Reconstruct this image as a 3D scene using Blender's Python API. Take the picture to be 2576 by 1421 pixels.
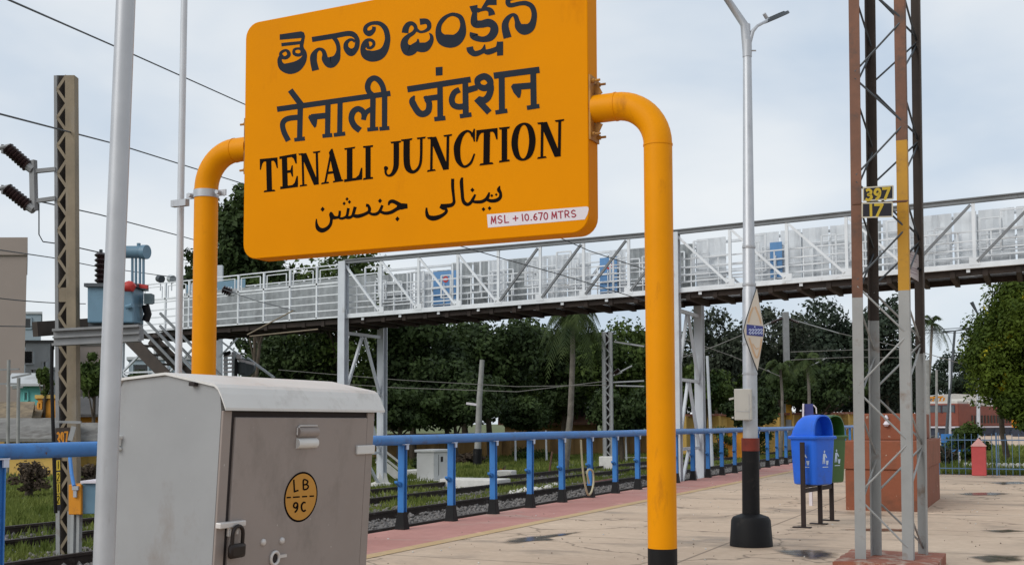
import bpy, bmesh, math, random
import numpy as np
from mathutils import Vector, Matrix
from mathutils.geometry import tessellate_polygon

for o in list(bpy.data.objects):
    bpy.data.objects.remove(o)
scene = bpy.context.scene
col = scene.collection
random.seed(7)
rng = np.random.default_rng(11)

# ------------------------------------------------------------------ camera
YAW, PITCH, ROLL = math.radians(25.3), math.radians(3.58), -0.003
LENS, SHY, EYE = 39.34, 0.0684, 1.3
cam_d = bpy.data.cameras.new("camera")
cam = bpy.data.objects.new("camera", cam_d)
col.objects.link(cam)
cam_d.lens = LENS
cam_d.sensor_width = 36.0
cam_d.shift_y = SHY
cam_d.clip_start = 0.05
cam_d.clip_end = 3000
CAMROT = (Matrix.Rotation(YAW, 3, 'Z') @ Matrix.Rotation(math.pi / 2 + PITCH, 3, 'X') @ Matrix.Rotation(ROLL, 3, 'Z'))
CAMLOC = Vector((0, 0, EYE))
cam.matrix_world = Matrix.Translation(CAMLOC) @ CAMROT.to_4x4()
scene.camera = cam

# ------------------------------------------------------------------ sky, sun, exposure
SUN_TO = Vector((-0.36, -0.74, 0.62)).normalized()
sun_el = math.asin(SUN_TO.z)
sun_az = math.atan2(SUN_TO.x, SUN_TO.y)
world = bpy.data.worlds.new("World")
scene.world = world
world.use_nodes = True
wn, wl = world.node_tree.nodes, world.node_tree.links
wn.clear()
w_out = wn.new('ShaderNodeOutputWorld')
w_bg = wn.new('ShaderNodeBackground')
w_bg.inputs['Strength'].default_value = 0.1
w_sky = wn.new('ShaderNodeTexSky')
w_sky.sky_type = 'NISHITA'
w_sky.sun_disc = False
w_sky.sun_elevation = sun_el
w_sky.sun_rotation = sun_az
w_tc = wn.new('ShaderNodeTexCoord')
w_map = wn.new('ShaderNodeMapping')
w_map.inputs['Scale'].default_value = (1.0, 1.0, 2.6)
w_map.inputs['Location'].default_value = (0.35, 0.1, 0.0)
w_noise = wn.new('ShaderNodeTexNoise')
w_noise.inputs['Scale'].default_value = 2.6
w_noise.inputs['Detail'].default_value = 5
w_noise.inputs['Roughness'].default_value = 0.45
w_noise.inputs['Distortion'].default_value = 0.3
w_ramp = wn.new('ShaderNodeValToRGB')
w_ramp.color_ramp.elements[0].position = 0.34
w_ramp.color_ramp.elements[0].color = (0.63, 0.735, 0.86, 1)
w_ramp.color_ramp.elements[1].position = 0.62
w_ramp.color_ramp.elements[1].color = (0.95, 0.98, 1.0, 1)
w_scale = wn.new('ShaderNodeVectorMath')
w_scale.operation = 'SCALE'
w_scale.inputs['Scale'].default_value = 8.2
w_mix = wn.new('ShaderNodeMix')
w_mix.data_type = 'RGBA'
w_mix.inputs['Factor'].default_value = 0.9
wl.new(w_tc.outputs['Generated'], w_map.inputs['Vector'])
wl.new(w_map.outputs['Vector'], w_noise.inputs['Vector'])
wl.new(w_noise.outputs['Fac'], w_ramp.inputs['Fac'])
wl.new(w_ramp.outputs['Color'], w_scale.inputs[0])
wl.new(w_sky.outputs['Color'], w_mix.inputs['A'])
wl.new(w_scale.outputs['Vector'], w_mix.inputs['B'])
wl.new(w_mix.outputs['Result'], w_bg.inputs['Color'])
wl.new(w_bg.outputs['Background'], w_out.inputs['Surface'])

sun_d = bpy.data.lights.new("sun", 'SUN')
sun_d.energy = 1.7
sun_d.angle = math.radians(42)
sun_d.color = (1.0, 0.96, 0.9)
sun = bpy.data.objects.new("sun", sun_d)
col.objects.link(sun)
sun.rotation_euler = SUN_TO.to_track_quat('Z', 'Y').to_euler()

scene.view_settings.view_transform = 'Standard'
scene.view_settings.look = 'None'
scene.view_settings.exposure = 0.2
scene.view_settings.gamma = 1.0
scene.render.engine = 'CYCLES'
scene.cycles.max_bounces = 6
scene.cycles.transparent_max_bounces = 8

# ------------------------------------------------------------------ survey helpers: photograph measurements -> metres
W2, H2, FW = 1288.0, 710.5, 2576.0
FWD = Vector((-math.sin(YAW), math.cos(YAW), 0))
def ray(px, py):
    k = 36.0 / LENS
    return CAMROT @ Vector(((px - W2) / FW * k, ((H2 - py) / FW + SHY) * k, -1.0))
def D(px, py, depth):
    d = ray(px, py)
    return CAMLOC + d * (depth / d.dot(FWD))
def G(px, py, z=0.0):
    d = ray(px, py)
    return CAMLOC + d * ((z - EYE) / d.z)
def PL(px, py, pt, n):
    d = ray(px, py)
    return CAMLOC + d * ((Vector(pt) - CAMLOC).dot(n) / d.dot(n))
def YP(px, py, y):
    return PL(px, py, (0, y, 0), Vector((0, 1, 0)))
def XP(px, py, x):
    return PL(px, py, (x, 0, 0), Vector((1, 0, 0)))
def M_PX(depth):
    return depth / 2815.0

# ------------------------------------------------------------------ mesh builder
class MB:
    def __init__(s):
        s.v, s.f, s.m = [], [], []
        s.xf = None
        s.mi = 0
    def add(s, vs, fs):
        b = len(s.v)
        if s.xf is not None:
            vs = [s.xf @ Vector(p) for p in vs]
        s.v += [tuple(p) for p in vs]
        s.f += [tuple(i + b for i in f) for f in fs]
        s.m += [s.mi] * len(fs)
    def box(s, lo, hi):
        x0, y0, z0 = lo
        x1, y1, z1 = hi
        s.add([(x0, y0, z0), (x1, y0, z0), (x1, y1, z0), (x0, y1, z0), (x0, y0, z1), (x1, y0, z1), (x1, y1, z1), (x0, y1, z1)],
              [(0, 3, 2, 1), (4, 5, 6, 7), (0, 1, 5, 4), (1, 2, 6, 5), (2, 3, 7, 6), (3, 0, 4, 7)])
    def cbox(s, c, size):
        c = Vector(c); h = Vector(size) / 2
        s.box(c - h, c + h)
    def beam(s, p, q, w, h=None, up=(0, 0, 1)):
        p, q = Vector(p), Vector(q)
        h = w if h is None else h
        d = (q - p).normalized()
        u = Vector(up)
        if abs(d.dot(u)) > 0.98:
            u = Vector((0, 1, 0))
        a = d.cross(u).normalized()
        b = a.cross(d).normalized()
        vs = []
        for e in (p, q):
            for i, j in ((-1, -1), (1, -1), (1, 1), (-1, 1)):
                vs.append(e + a * (i * w / 2) + b * (j * h / 2))
        s.add(vs, [(3, 2, 1, 0), (4, 5, 6, 7), (0, 1, 5, 4), (1, 2, 6, 5), (2, 3, 7, 6), (3, 0, 4, 7)])
    def tube(s, pts, r, n=12, cap=True, closed=False):
        pts = [Vector(p) for p in pts]
        k = len(pts)
        rs = [r] * k if not hasattr(r, '__len__') else list(r)
        vs, prev = [], None
        for i, p in enumerate(pts):
            if closed:
                t = (pts[(i + 1) % k] - pts[i - 1]).normalized()
            else:
                t = (pts[min(i + 1, k - 1)] - pts[max(i - 1, 0)]).normalized()
            if prev is None:
                u = Vector((0, 0, 1)) if abs(t.z) < 0.9 else Vector((1, 0, 0))
                prev = t.cross(u).normalized()
            a = (prev - t * prev.dot(t)).normalized()
            prev = a
            b = t.cross(a)
            for j in range(n):
                th = 2 * math.pi * j / n
                vs.append(p + (a * math.cos(th) + b * math.sin(th)) * rs[i])
        fs = []
        for i in range(k if closed else k - 1):
            for j in range(n):
                a0, a1 = i * n + j, i * n + (j + 1) % n
                i2 = (i + 1) % k
                fs.append((a0, a1, i2 * n + (j + 1) % n, i2 * n + j))
        if cap and not closed:
            fs.append(tuple(range(n))[::-1])
            fs.append(tuple(range((k - 1) * n, k * n)))
        s.add(vs, fs)
    def lathe(s, base, prof, n=20):
        b = Vector(base)
        vs, fs = [], []
        for r, z in prof:
            for j in range(n):
                th = 2 * math.pi * j / n
                vs.append(b + Vector((r * math.cos(th), r * math.sin(th), z)))
        for i in range(len(prof) - 1):
            for j in range(n):
                fs.append((i * n + j, i * n + (j + 1) % n, (i + 1) * n + (j + 1) % n, (i + 1) * n + j))
        fs.append(tuple(range(n))[::-1])
        fs.append(tuple(range((len(prof) - 1) * n, len(prof) * n)))
        s.add(vs, fs)
    def prism(s, poly, vec):
        n = len(poly)
        vec = Vector(vec)
        poly = [Vector(p) for p in poly]
        vs = poly + [p + vec for p in poly]
        fs = [tuple(range(n))[::-1], tuple(range(n, 2 * n))]
        for i in range(n):
            fs.append((i, (i + 1) % n, n + (i + 1) % n, n + i))
        s.add(vs, fs)
    def poly(s, pts):
        pts = [Vector(p) for p in pts]
        tris = tessellate_polygon([pts])
        s.add(pts, [tuple(t) for t in tris])
    def build(s, name, mats, parent=None, origin=None, smooth=40, bevel=0, fix=True, kind=None):
        me = bpy.data.meshes.new(name)
        org = Vector(origin) if origin is not None else Vector((0, 0, 0))
        me.from_pydata([tuple(Vector(p) - org) for p in s.v], [], s.f)
        if not isinstance(mats, (list, tuple)):
            mats = [mats]
        for m in mats:
            me.materials.append(m)
        if len(mats) > 1:
            me.polygons.foreach_set('material_index', s.m)
        if fix:
            bm = bmesh.new(); bm.from_mesh(me)
            bmesh.ops.recalc_face_normals(bm, faces=bm.faces)
            bm.to_mesh(me); bm.free()
        if smooth:
            me.polygons.foreach_set('use_smooth', [True] * len(me.polygons))
            me.set_sharp_from_angle(angle=math.radians(smooth))
        me.update()
        o = bpy.data.objects.new(name, me)
        col.objects.link(o)
        o.location = org
        if parent is not None:
            o.parent = parent
            if parent.type == 'EMPTY':
                o.matrix_parent_inverse = Matrix.Translation(-parent.location)
        if bevel:
            md = o.modifiers.new("bevel", 'BEVEL')
            md.width = bevel; md.segments = 2; md.limit_method = 'ANGLE'; md.angle_limit = math.radians(40)
            md.harden_normals = False
        if kind:
            o['kind'] = kind
        return o

def tag(o, label, cat, group=None):
    o['label'] = label
    o['category'] = cat
    if group:
        o['group'] = group
    return o
def thing(name, loc, label, cat, group=None):
    e = bpy.data.objects.new(name, None)
    e.empty_display_size = 0.2
    col.objects.link(e)
    e.location = Vector(loc)
    return tag(e, label, cat, group)
def np_mesh(name, verts, quads, mat, nper=4):
    me = bpy.data.meshes.new(name)
    nv, nf = len(verts), len(quads)
    me.vertices.add(nv)
    me.vertices.foreach_set('co', np.asarray(verts, dtype=np.float32).ravel())
    me.loops.add(nf * nper)
    me.loops.foreach_set('vertex_index', np.asarray(quads, dtype=np.int32).ravel())
    me.polygons.add(nf)
    me.polygons.foreach_set('loop_start', np.arange(0, nf * nper, nper, dtype=np.int32))
    me.polygons.foreach_set('loop_total', np.full(nf, nper, dtype=np.int32))
    me.materials.append(mat)
    me.update(calc_edges=True)
    return me
def link(name, me, parent=None, loc=None):
    o = bpy.data.objects.new(name, me)
    col.objects.link(o)
    if loc is not None:
        o.location = loc
    if parent is not None:
        o.parent = parent
    return o

# ------------------------------------------------------------------ materials
def srgb(r, g, b):
    f = lambda c: (c / 255 / 12.92) if c <= 10 else ((c / 255 + 0.055) / 1.055) ** 2.4
    return (f(r), f(g), f(b))
def mat(name, c, rough=0.6, metal=0.0, var=0.12, scale=4.0, c2=None, c2amt=0.35, c2scale=3.0, c2stretch=(1, 1, 1), bump=0.0, bscale=60.0, spec=0.4, fleck=None):
    m = bpy.data.materials.new(name)
    m.use_nodes = True
    n, l = m.node_tree.nodes, m.node_tree.links
    p = n['Principled BSDF']
    p.inputs['Roughness'].default_value = rough
    p.inputs['Metallic'].default_value = metal
    p.inputs['Specular IOR Level'].default_value = spec
    tc = n.new('ShaderNodeTexCoord')
    nz = n.new('ShaderNodeTexNoise')
    nz.inputs['Scale'].default_value = scale
    nz.inputs['Detail'].default_value = 5
    nz.inputs['Roughness'].default_value = 0.6
    l.new(tc.outputs['Object'], nz.inputs['Vector'])
    rp = n.new('ShaderNodeValToRGB')
    rp.color_ramp.elements[0].position = 0.3
    rp.color_ramp.elements[1].position = 0.7
    rp.color_ramp.elements[0].color = (*[max(0, x * (1 - var)) for x in c], 1)
    rp.color_ramp.elements[1].color = (*[min(1, x * (1 + var)) for x in c], 1)
    l.new(nz.outputs['Fac'], rp.inputs['Fac'])
    out = rp.outputs['Color']
    if c2 is not None:
        mp = n.new('ShaderNodeMapping')
        mp.inputs['Scale'].default_value = c2stretch
        l.new(tc.outputs['Object'], mp.inputs['Vector'])
        n2 = n.new('ShaderNodeTexNoise')
        n2.inputs['Scale'].default_value = c2scale
        n2.inputs['Detail'].default_value = 8
        n2.inputs['Roughness'].default_value = 0.7
        l.new(mp.outputs['Vector'], n2.inputs['Vector'])
        r2 = n.new('ShaderNodeValToRGB')
        r2.color_ramp.elements[0].position = 0.62 - c2amt * 0.4
        r2.color_ramp.elements[1].position = 0.78 - c2amt * 0.3
        l.new(n2.outputs['Fac'], r2.inputs['Fac'])
        mx = n.new('ShaderNodeMix')
        mx.data_type = 'RGBA'
        l.new(r2.outputs['Color'], mx.inputs['Factor'])
        l.new(out, mx.inputs['A'])
        mx.inputs['B'].default_value = (*c2, 1)
        out = mx.outputs['Result']
    if fleck:                      # small chips in the paint
        n3 = n.new('ShaderNodeTexNoise'); n3.inputs['Scale'].default_value = fleck[1]; n3.inputs['Detail'].default_value = 3
        l.new(tc.outputs['Object'], n3.inputs['Vector'])
        r3 = n.new('ShaderNodeValToRGB'); r3.color_ramp.elements[0].position = fleck[2]; r3.color_ramp.elements[1].position = fleck[2] + .015
        l.new(n3.outputs['Fac'], r3.inputs['Fac'])
        m3 = n.new('ShaderNodeMix'); m3.data_type = 'RGBA'
        l.new(r3.outputs['Color'], m3.inputs['Factor']); l.new(out, m3.inputs['A']); m3.inputs['B'].default_value = (*fleck[0], 1)
        out = m3.outputs['Result']
    l.new(out, p.inputs['Base Color'])
    if rough > 0.2:
        mr = n.new('ShaderNodeMapRange')
        mr.inputs['To Min'].default_value = max(0.05, rough - 0.12)
        mr.inputs['To Max'].default_value = min(1, rough + 0.12)
        l.new(nz.outputs['Fac'], mr.inputs['Value'])
        l.new(mr.outputs['Result'], p.inputs['Roughness'])
    if bump > 0:
        nb = n.new('ShaderNodeTexNoise')
        nb.inputs['Scale'].default_value = bscale
        nb.inputs['Detail'].default_value = 4
        l.new(tc.outputs['Object'], nb.inputs['Vector'])
        bp = n.new('ShaderNodeBump')
        bp.inputs['Strength'].default_value = bump
        bp.inputs['Distance'].default_value = 0.02
        l.new(nb.outputs['Fac'], bp.inputs['Height'])
        l.new(bp.outputs['Normal'], p.inputs['Normal'])
    return m
def leafmat(name, dark, light, scale=0.7, trans=0.25, flower=None):
    m = bpy.data.materials.new(name)
    m.use_nodes = True
    n, l = m.node_tree.nodes, m.node_tree.links
    p = n['Principled BSDF']
    p.inputs['Roughness'].default_value = 0.6
    p.inputs['Specular IOR Level'].default_value = 0.12
    tc = n.new('ShaderNodeTexCoord')
    nz = n.new('ShaderNodeTexNoise')
    nz.inputs['Scale'].default_value = scale
    nz.inputs['Detail'].default_value = 6
    nz.inputs['Roughness'].default_value = 0.75
    l.new(tc.outputs['Object'], nz.inputs['Vector'])
    rp = n.new('ShaderNodeValToRGB')
    rp.color_ramp.elements[0].position = 0.35
    rp.color_ramp.elements[1].position = 0.7
    rp.color_ramp.elements[0].color = (*dark, 1)
    rp.color_ramp.elements[1].color = (*light, 1)
    l.new(nz.outputs['Fac'], rp.inputs['Fac'])
    out = rp.outputs['Color']
    if flower:
        n2 = n.new('ShaderNodeTexNoise')
        n2.inputs['Scale'].default_value = flower[1]
        n2.inputs['Detail'].default_value = 3
        l.new(tc.outputs['Object'], n2.inputs['Vector'])
        r2 = n.new('ShaderNodeValToRGB')
        r2.color_ramp.elements[0].position = flower[2]
        r2.color_ramp.elements[1].position = flower[2] + 0.04
        l.new(n2.outputs['Fac'], r2.inputs['Fac'])
        mx = n.new('ShaderNodeMix'); mx.data_type = 'RGBA'
        l.new(r2.outputs['Color'], mx.inputs['Factor'])
        l.new(out, mx.inputs['A'])
        mx.inputs['B'].default_value = (*flower[0], 1)
        out = mx.outputs['Result']
    l.new(out, p.inputs['Base Color'])
    t = n.new('ShaderNodeBsdfTranslucent')
    l.new(out, t.inputs['Color'])
    mx2 = n.new('ShaderNodeMixShader')
    mx2.inputs['Fac'].default_value = trans
    l.new(p.outputs['BSDF'], mx2.inputs[1])
    l.new(t.outputs['BSDF'], mx2.inputs[2])
    l.new(mx2.outputs['Shader'], n['Material Output'].inputs['Surface'])
    return m

MT = {}
MT['yellow'] = mat('sign_yellow_paint', (0.66, 0.235, 0.0), 0.55, var=0.04, scale=1.3, spec=0.04, c2=(0.52, 0.17, 0.001), c2amt=0.05, c2scale=1.2, c2stretch=(1.5, 1.5, 0.5))
MT['yellow_pipe'] = mat('pipe_yellow_paint', (0.68, 0.255, 0.0), 0.45, var=0.07, scale=2.0, spec=0.12, c2=(0.42, 0.15, 0.006), c2amt=0.07, c2scale=2.2, c2stretch=(2, 2, 0.5), bump=0.05, bscale=20)
MT['ink'] = mat('navy_letter_paint', (0.022, 0.028, 0.040), 0.7, var=0.1, spec=0.04)
MT['black_ink'] = mat('black_letter_paint', (0.007, 0.005, 0.005), 0.7, var=0.1, spec=0.03)
MT['red_ink'] = mat('red_letter_paint', (0.30, 0.03, 0.05), 0.6, spec=0.2)
MT['label_white'] = mat('label_white_paint', (0.62, 0.58, 0.62), 0.6, var=0.05)
MT['black'] = mat('black_paint', (0.007, 0.007, 0.008), 0.55, var=0.2, spec=0.2, c2=(0.03, 0.026, 0.024), c2amt=0.08, c2scale=5, bump=0.08)
MT['galv'] = mat('galvanised_steel', (0.42, 0.44, 0.47), 0.42, 0.35, var=0.08, scale=6, c2=(0.28, 0.28, 0.29), c2amt=0.08, c2scale=4, c2stretch=(3, 3, 0.6))
MT['white_steel'] = mat('silver_white_steel_paint', (0.50, 0.53, 0.57), 0.45, 0.1, var=0.08, scale=3, c2=(0.30, 0.27, 0.24), c2amt=0.08, c2scale=3, c2stretch=(2, 2, 0.7))
MT['bridge_white'] = mat('bridge_silver_paint', (0.62, 0.65, 0.68), 0.5, 0.1, var=0.12, scale=2, c2=(0.2, 0.16, 0.13), c2amt=0.06, c2scale=2.5)
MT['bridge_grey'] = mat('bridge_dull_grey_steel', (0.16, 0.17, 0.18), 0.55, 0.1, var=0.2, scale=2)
MT['sheet'] = mat('pale_sheet_metal', (0.56, 0.59, 0.62), 0.5, 0.05, var=0.16, scale=2.2, c2=(0.34, 0.36, 0.38), c2amt=0.2, c2scale=1.5, c2stretch=(2, 2, 0.5))
MT['mesh_grey'] = mat('grey_mesh_panel', (0.26, 0.28, 0.29), 0.6, 0.05, var=0.3, scale=3)
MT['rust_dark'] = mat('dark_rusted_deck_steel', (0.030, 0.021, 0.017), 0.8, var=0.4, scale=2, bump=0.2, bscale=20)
MT['panel_blue'] = mat('blue_advert_panel', (0.10, 0.24, 0.46), 0.5, var=0.12)
MT['cab_grey'] = mat('grey_cabinet_paint', (0.275, 0.285, 0.295), 0.4, 0.05, var=0.07, scale=2.5, spec=0.35, c2=(0.22, 0.205, 0.195), c2amt=0.2, c2scale=3.0, c2stretch=(1, 1, 0.6), bump=0.10, bscale=5, fleck=((0.52, 0.53, 0.54), 34, 0.745))
MT['cab_door'] = mat('grey_door_warm_bounce', (0.262, 0.225, 0.208), 0.42, 0.0, var=0.06, scale=2.5, spec=0.3, c2=(0.19, 0.165, 0.15), c2amt=0.25, c2scale=3.0, c2stretch=(1, 1, 0.6), bump=0.12, bscale=5, fleck=((0.42, 0.39, 0.37), 32, 0.75))  # cabinet grey with warm light bounced off the ground put into its colour
MT['cab_white'] = mat('off_white_roof_paint', (0.58, 0.58, 0.57), 0.42, var=0.05, scale=2.5, c2=(0.4, 0.39, 0.37), c2amt=0.12, c2scale=4)
MT['cab_chip'] = mat('bare_worn_metal', (0.55, 0.53, 0.52), 0.45, 0.3)
MT['dark_gap'] = mat('dark_shadowed_rubber', (0.02, 0.015, 0.015), 0.8)
MT['lock'] = mat('black_padlock_metal', (0.018, 0.013, 0.012), 0.4, 0.4, var=0.3)
MT['emblem'] = mat('mustard_emblem_paint', (0.46, 0.22, 0.03), 0.6, var=0.08)
MT['fence_blue'] = mat('fence_blue_paint', (0.040, 0.185, 0.49), 0.4, 0.0, var=0.14, scale=3, c2=(0.05, 0.10, 0.22), c2amt=0.16, c2scale=3.5, c2stretch=(1, 1, 1), fleck=((0.10, 0.06, 0.045), 22, 0.72))
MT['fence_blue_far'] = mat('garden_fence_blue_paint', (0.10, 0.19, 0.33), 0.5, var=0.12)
MT['rust'] = mat('rust_brown_steel', (0.155, 0.075, 0.048), 0.7, 0.05, var=0.2, scale=5, c2=(0.08, 0.055, 0.045), c2amt=0.3, c2scale=6, bump=0.1)
MT['rust_deep'] = mat('deep_brown_steel', (0.045, 0.034, 0.028), 0.7, 0.05, var=0.25, scale=5)
MT['mast_grey'] = mat('mast_grey_paint', (0.30, 0.31, 0.31), 0.55, 0.1, var=0.1, scale=4, c2=(0.2, 0.15, 0.12), c2amt=0.15, c2scale=4)
MT['mast_yellow'] = mat('mast_yellow_paint', (0.42, 0.215, 0.012), 0.55, var=0.1, c2=(0.25, 0.12, 0.02), c2amt=0.15, c2scale=6)
MT['ohe_brown'] = mat('weathered_mast_channel', (0.22, 0.18, 0.125), 0.7, 0.1, var=0.2, scale=3, c2=(0.25, 0.22, 0.18), c2amt=0.2, c2scale=3, c2stretch=(2, 2, 0.5))
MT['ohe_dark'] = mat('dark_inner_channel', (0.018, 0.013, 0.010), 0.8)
MT['ohe_grey'] = mat('grey_mast_flange', (0.22, 0.225, 0.23), 0.6, 0.1, var=0.15)
MT['trafo'] = mat('pale_blue_enamel', (0.125, 0.225, 0.305), 0.4, var=0.08, c2=(0.07, 0.11, 0.14), c2amt=0.1, c2scale=4)
MT['porcelain'] = mat('dark_brown_porcelain', (0.028, 0.014, 0.014), 0.25, var=0.2, spec=0.6)
MT['red'] = mat('red_enamel', (0.42, 0.035, 0.03), 0.5)
MT['orange'] = mat('orange_yellow_paint', (0.62, 0.24, 0.012), 0.5, c2=(0.3, 0.12, 0.03), c2amt=0.2, c2scale=9)
MT['planter'] = mat('terracotta_painted_masonry', (0.235, 0.072, 0.034), 0.75, var=0.12, scale=2, c2=(0.14, 0.055, 0.03), c2amt=0.35, c2scale=2, bump=0.25, bscale=14, fleck=((0.36, 0.26, 0.2), 11, 0.72))
MT['plinth'] = mat('red_plinth_masonry', (0.26, 0.095, 0.06), 0.85, var=0.2, scale=5, c2=(0.42, 0.36, 0.30), c2amt=0.3, c2scale=7, bump=0.3, bscale=25)
MT['bin_blue'] = mat('blue_bin_plastic', (0.015, 0.125, 0.66), 0.42, var=0.08, spec=0.4, c2=(0.03, 0.10, 0.42), c2amt=0.2, c2scale=5)
MT['bin_green'] = mat('green_bin_plastic', (0.035, 0.105, 0.022), 0.4, var=0.06, spec=0.45)
MT['pict_white'] = mat('white_pictogram_print', (0.5, 0.6, 0.75), 0.6)
MT['stand'] = mat('dark_brown_stand_steel', (0.022, 0.013, 0.012), 0.6, 0.1, var=0.2)
MT['cream'] = mat('cream_box_enamel', (0.52, 0.51, 0.47), 0.5, var=0.05, c2=(0.36, 0.34, 0.3), c2amt=0.12, c2scale=6)
MT['red_band'] = mat('dull_red_band_paint', (0.16, 0.022, 0.012), 0.6, var=0.3, scale=9)
MT['cloth_white'] = mat('cream_sign_panel', (0.50, 0.46, 0.40), 0.6, var=0.06)
MT['peach'] = mat('pale_orange_print', (0.48, 0.33, 0.21), 0.6)
MT['navy'] = mat('navy_print', (0.04, 0.05, 0.2), 0.6)
MT['pale_blue'] = mat('pale_blue_print', (0.36, 0.42, 0.62), 0.6)
MT['digit'] = mat('yellow_digit_paint', (0.50, 0.36, 0.03), 0.55)
MT['plate_black'] = mat('black_plate_paint', (0.012, 0.011, 0.018), 0.45)
MT['plate_edge'] = mat('cream_plate_border', (0.5, 0.47, 0.38), 0.6)
MT['notice'] = mat('white_notice_enamel', (0.56, 0.52, 0.54), 0.5, var=0.06)
MT['notice_ink'] = mat('faded_notice_print', (0.36, 0.30, 0.35), 0.6)
MT['rail'] = mat('rusty_rail_steel', (0.035, 0.024, 0.02), 0.6, 0.4, var=0.3, c2=(0.12, 0.11, 0.10), c2amt=0.15, c2scale=3)
MT['sleeper'] = mat('concrete_sleeper', (0.24, 0.225, 0.2), 0.9, var=0.2, bump=0.2)
MT['grit'] = mat('dull_platform_grit', (0.22, 0.175, 0.14), 0.95, var=0.4, scale=9)
MT['stone'] = mat('grey_ballast_stone', (0.15, 0.14, 0.135), 0.9, var=0.55, scale=9)
MT['stone_white'] = mat('whitewashed_stone', (0.6, 0.59, 0.56), 0.85, var=0.12, bump=0.2)
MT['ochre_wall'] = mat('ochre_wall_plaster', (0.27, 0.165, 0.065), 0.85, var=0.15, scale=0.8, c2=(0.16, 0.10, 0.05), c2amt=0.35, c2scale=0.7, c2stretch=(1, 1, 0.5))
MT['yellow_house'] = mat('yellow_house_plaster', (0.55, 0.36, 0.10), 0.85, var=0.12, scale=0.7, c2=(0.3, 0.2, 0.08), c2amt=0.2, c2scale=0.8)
MT['orange_house'] = mat('orange_house_plaster', (0.55, 0.24, 0.03), 0.85, var=0.12, scale=0.8)
MT['beige_wall'] = mat('beige_grey_render', (0.27, 0.225, 0.20), 0.9, var=0.05, scale=0.3, c2=(0.20, 0.17, 0.15), c2amt=0.15, c2scale=0.25, c2stretch=(1, 1, 0.3))
MT['grey_white_wall'] = mat('grey_white_plaster', (0.40, 0.42, 0.43), 0.9, var=0.12, scale=0.5, c2=(0.24, 0.24, 0.24), c2amt=0.25, c2scale=0.5, c2stretch=(1, 1, 0.4))
MT['bluegrey_wall'] = mat('blue_grey_plaster', (0.26, 0.32, 0.36), 0.9, var=0.1, scale=0.5)
MT['teal'] = mat('teal_plaster', (0.13, 0.40, 0.38), 0.85, var=0.12, scale=0.7)
MT['window_dark'] = mat('dark_window_glass', (0.012, 0.014, 0.016), 0.15, spec=0.5)
MT['tile_roof'] = mat('weathered_tile_roof', (0.20, 0.155, 0.10), 0.9, var=0.35, scale=2.0, c2=(0.08, 0.065, 0.05), c2amt=0.35, c2scale=1.2, bump=0.5, bscale=8)
MT['sheet_roof'] = mat('weathered_sheet_roof', (0.17, 0.165, 0.155), 0.85, var=0.3, scale=1.5, c2=(0.07, 0.06, 0.05), c2amt=0.3, c2scale=0.9, bump=0.3, bscale=6)
MT['dark_roof'] = mat('dark_sheet_roof', (0.07, 0.068, 0.068), 0.8, var=0.2)
MT['bark'] = mat('brown_bark', (0.07, 0.055, 0.04), 0.95, var=0.3, scale=6, bump=0.5, bscale=15)
MT['palm_bark'] = mat('grey_palm_bark', (0.15, 0.135, 0.115), 0.95, var=0.3, scale=5, bump=0.4, bscale=12)
MT['wood_pole'] = mat('grey_pole', (0.26, 0.26, 0.25), 0.85, var=0.2, scale=3)
MT['wire'] = mat('dark_wire', (0.05, 0.055, 0.06), 0.6)
MT['wire_pale'] = mat('pale_copper_wire', (0.22, 0.21, 0.19), 0.6)
MT['cable'] = mat('cream_cable', (0.45, 0.41, 0.27), 0.6)
MT['loco_red'] = mat('locomotive_brick_red', (0.20, 0.055, 0.035), 0.6, var=0.2, scale=1.0)
MT['loco_blue'] = mat('locomotive_dark_frame', (0.028, 0.035, 0.055), 0.7, var=0.2)
MT['loco_white'] = mat('locomotive_pale_roof', (0.50, 0.49, 0.46), 0.6, var=0.1)
MT['glass'] = mat('grey_cab_glass', (0.10, 0.11, 0.12), 0.2, spec=0.6)
MT['coral'] = mat('coral_pillar_paint', (0.56, 0.085, 0.085), 0.6, var=0.1, scale=4)
MT['pink_edge'] = mat('pale_pink_paint', (0.66, 0.34, 0.30), 0.6, var=0.1)
MT['lamp_dark'] = mat('dark_lamp_housing', (0.06, 0.07, 0.08), 0.5, 0.2)
MT['lamp_glass'] = mat('pale_lamp_lens', (0.35, 0.38, 0.4), 0.3)
MT['puddle'] = mat('standing_water', (0.045, 0.036, 0.028), 0.08, var=0.2, spec=0.6)
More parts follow.
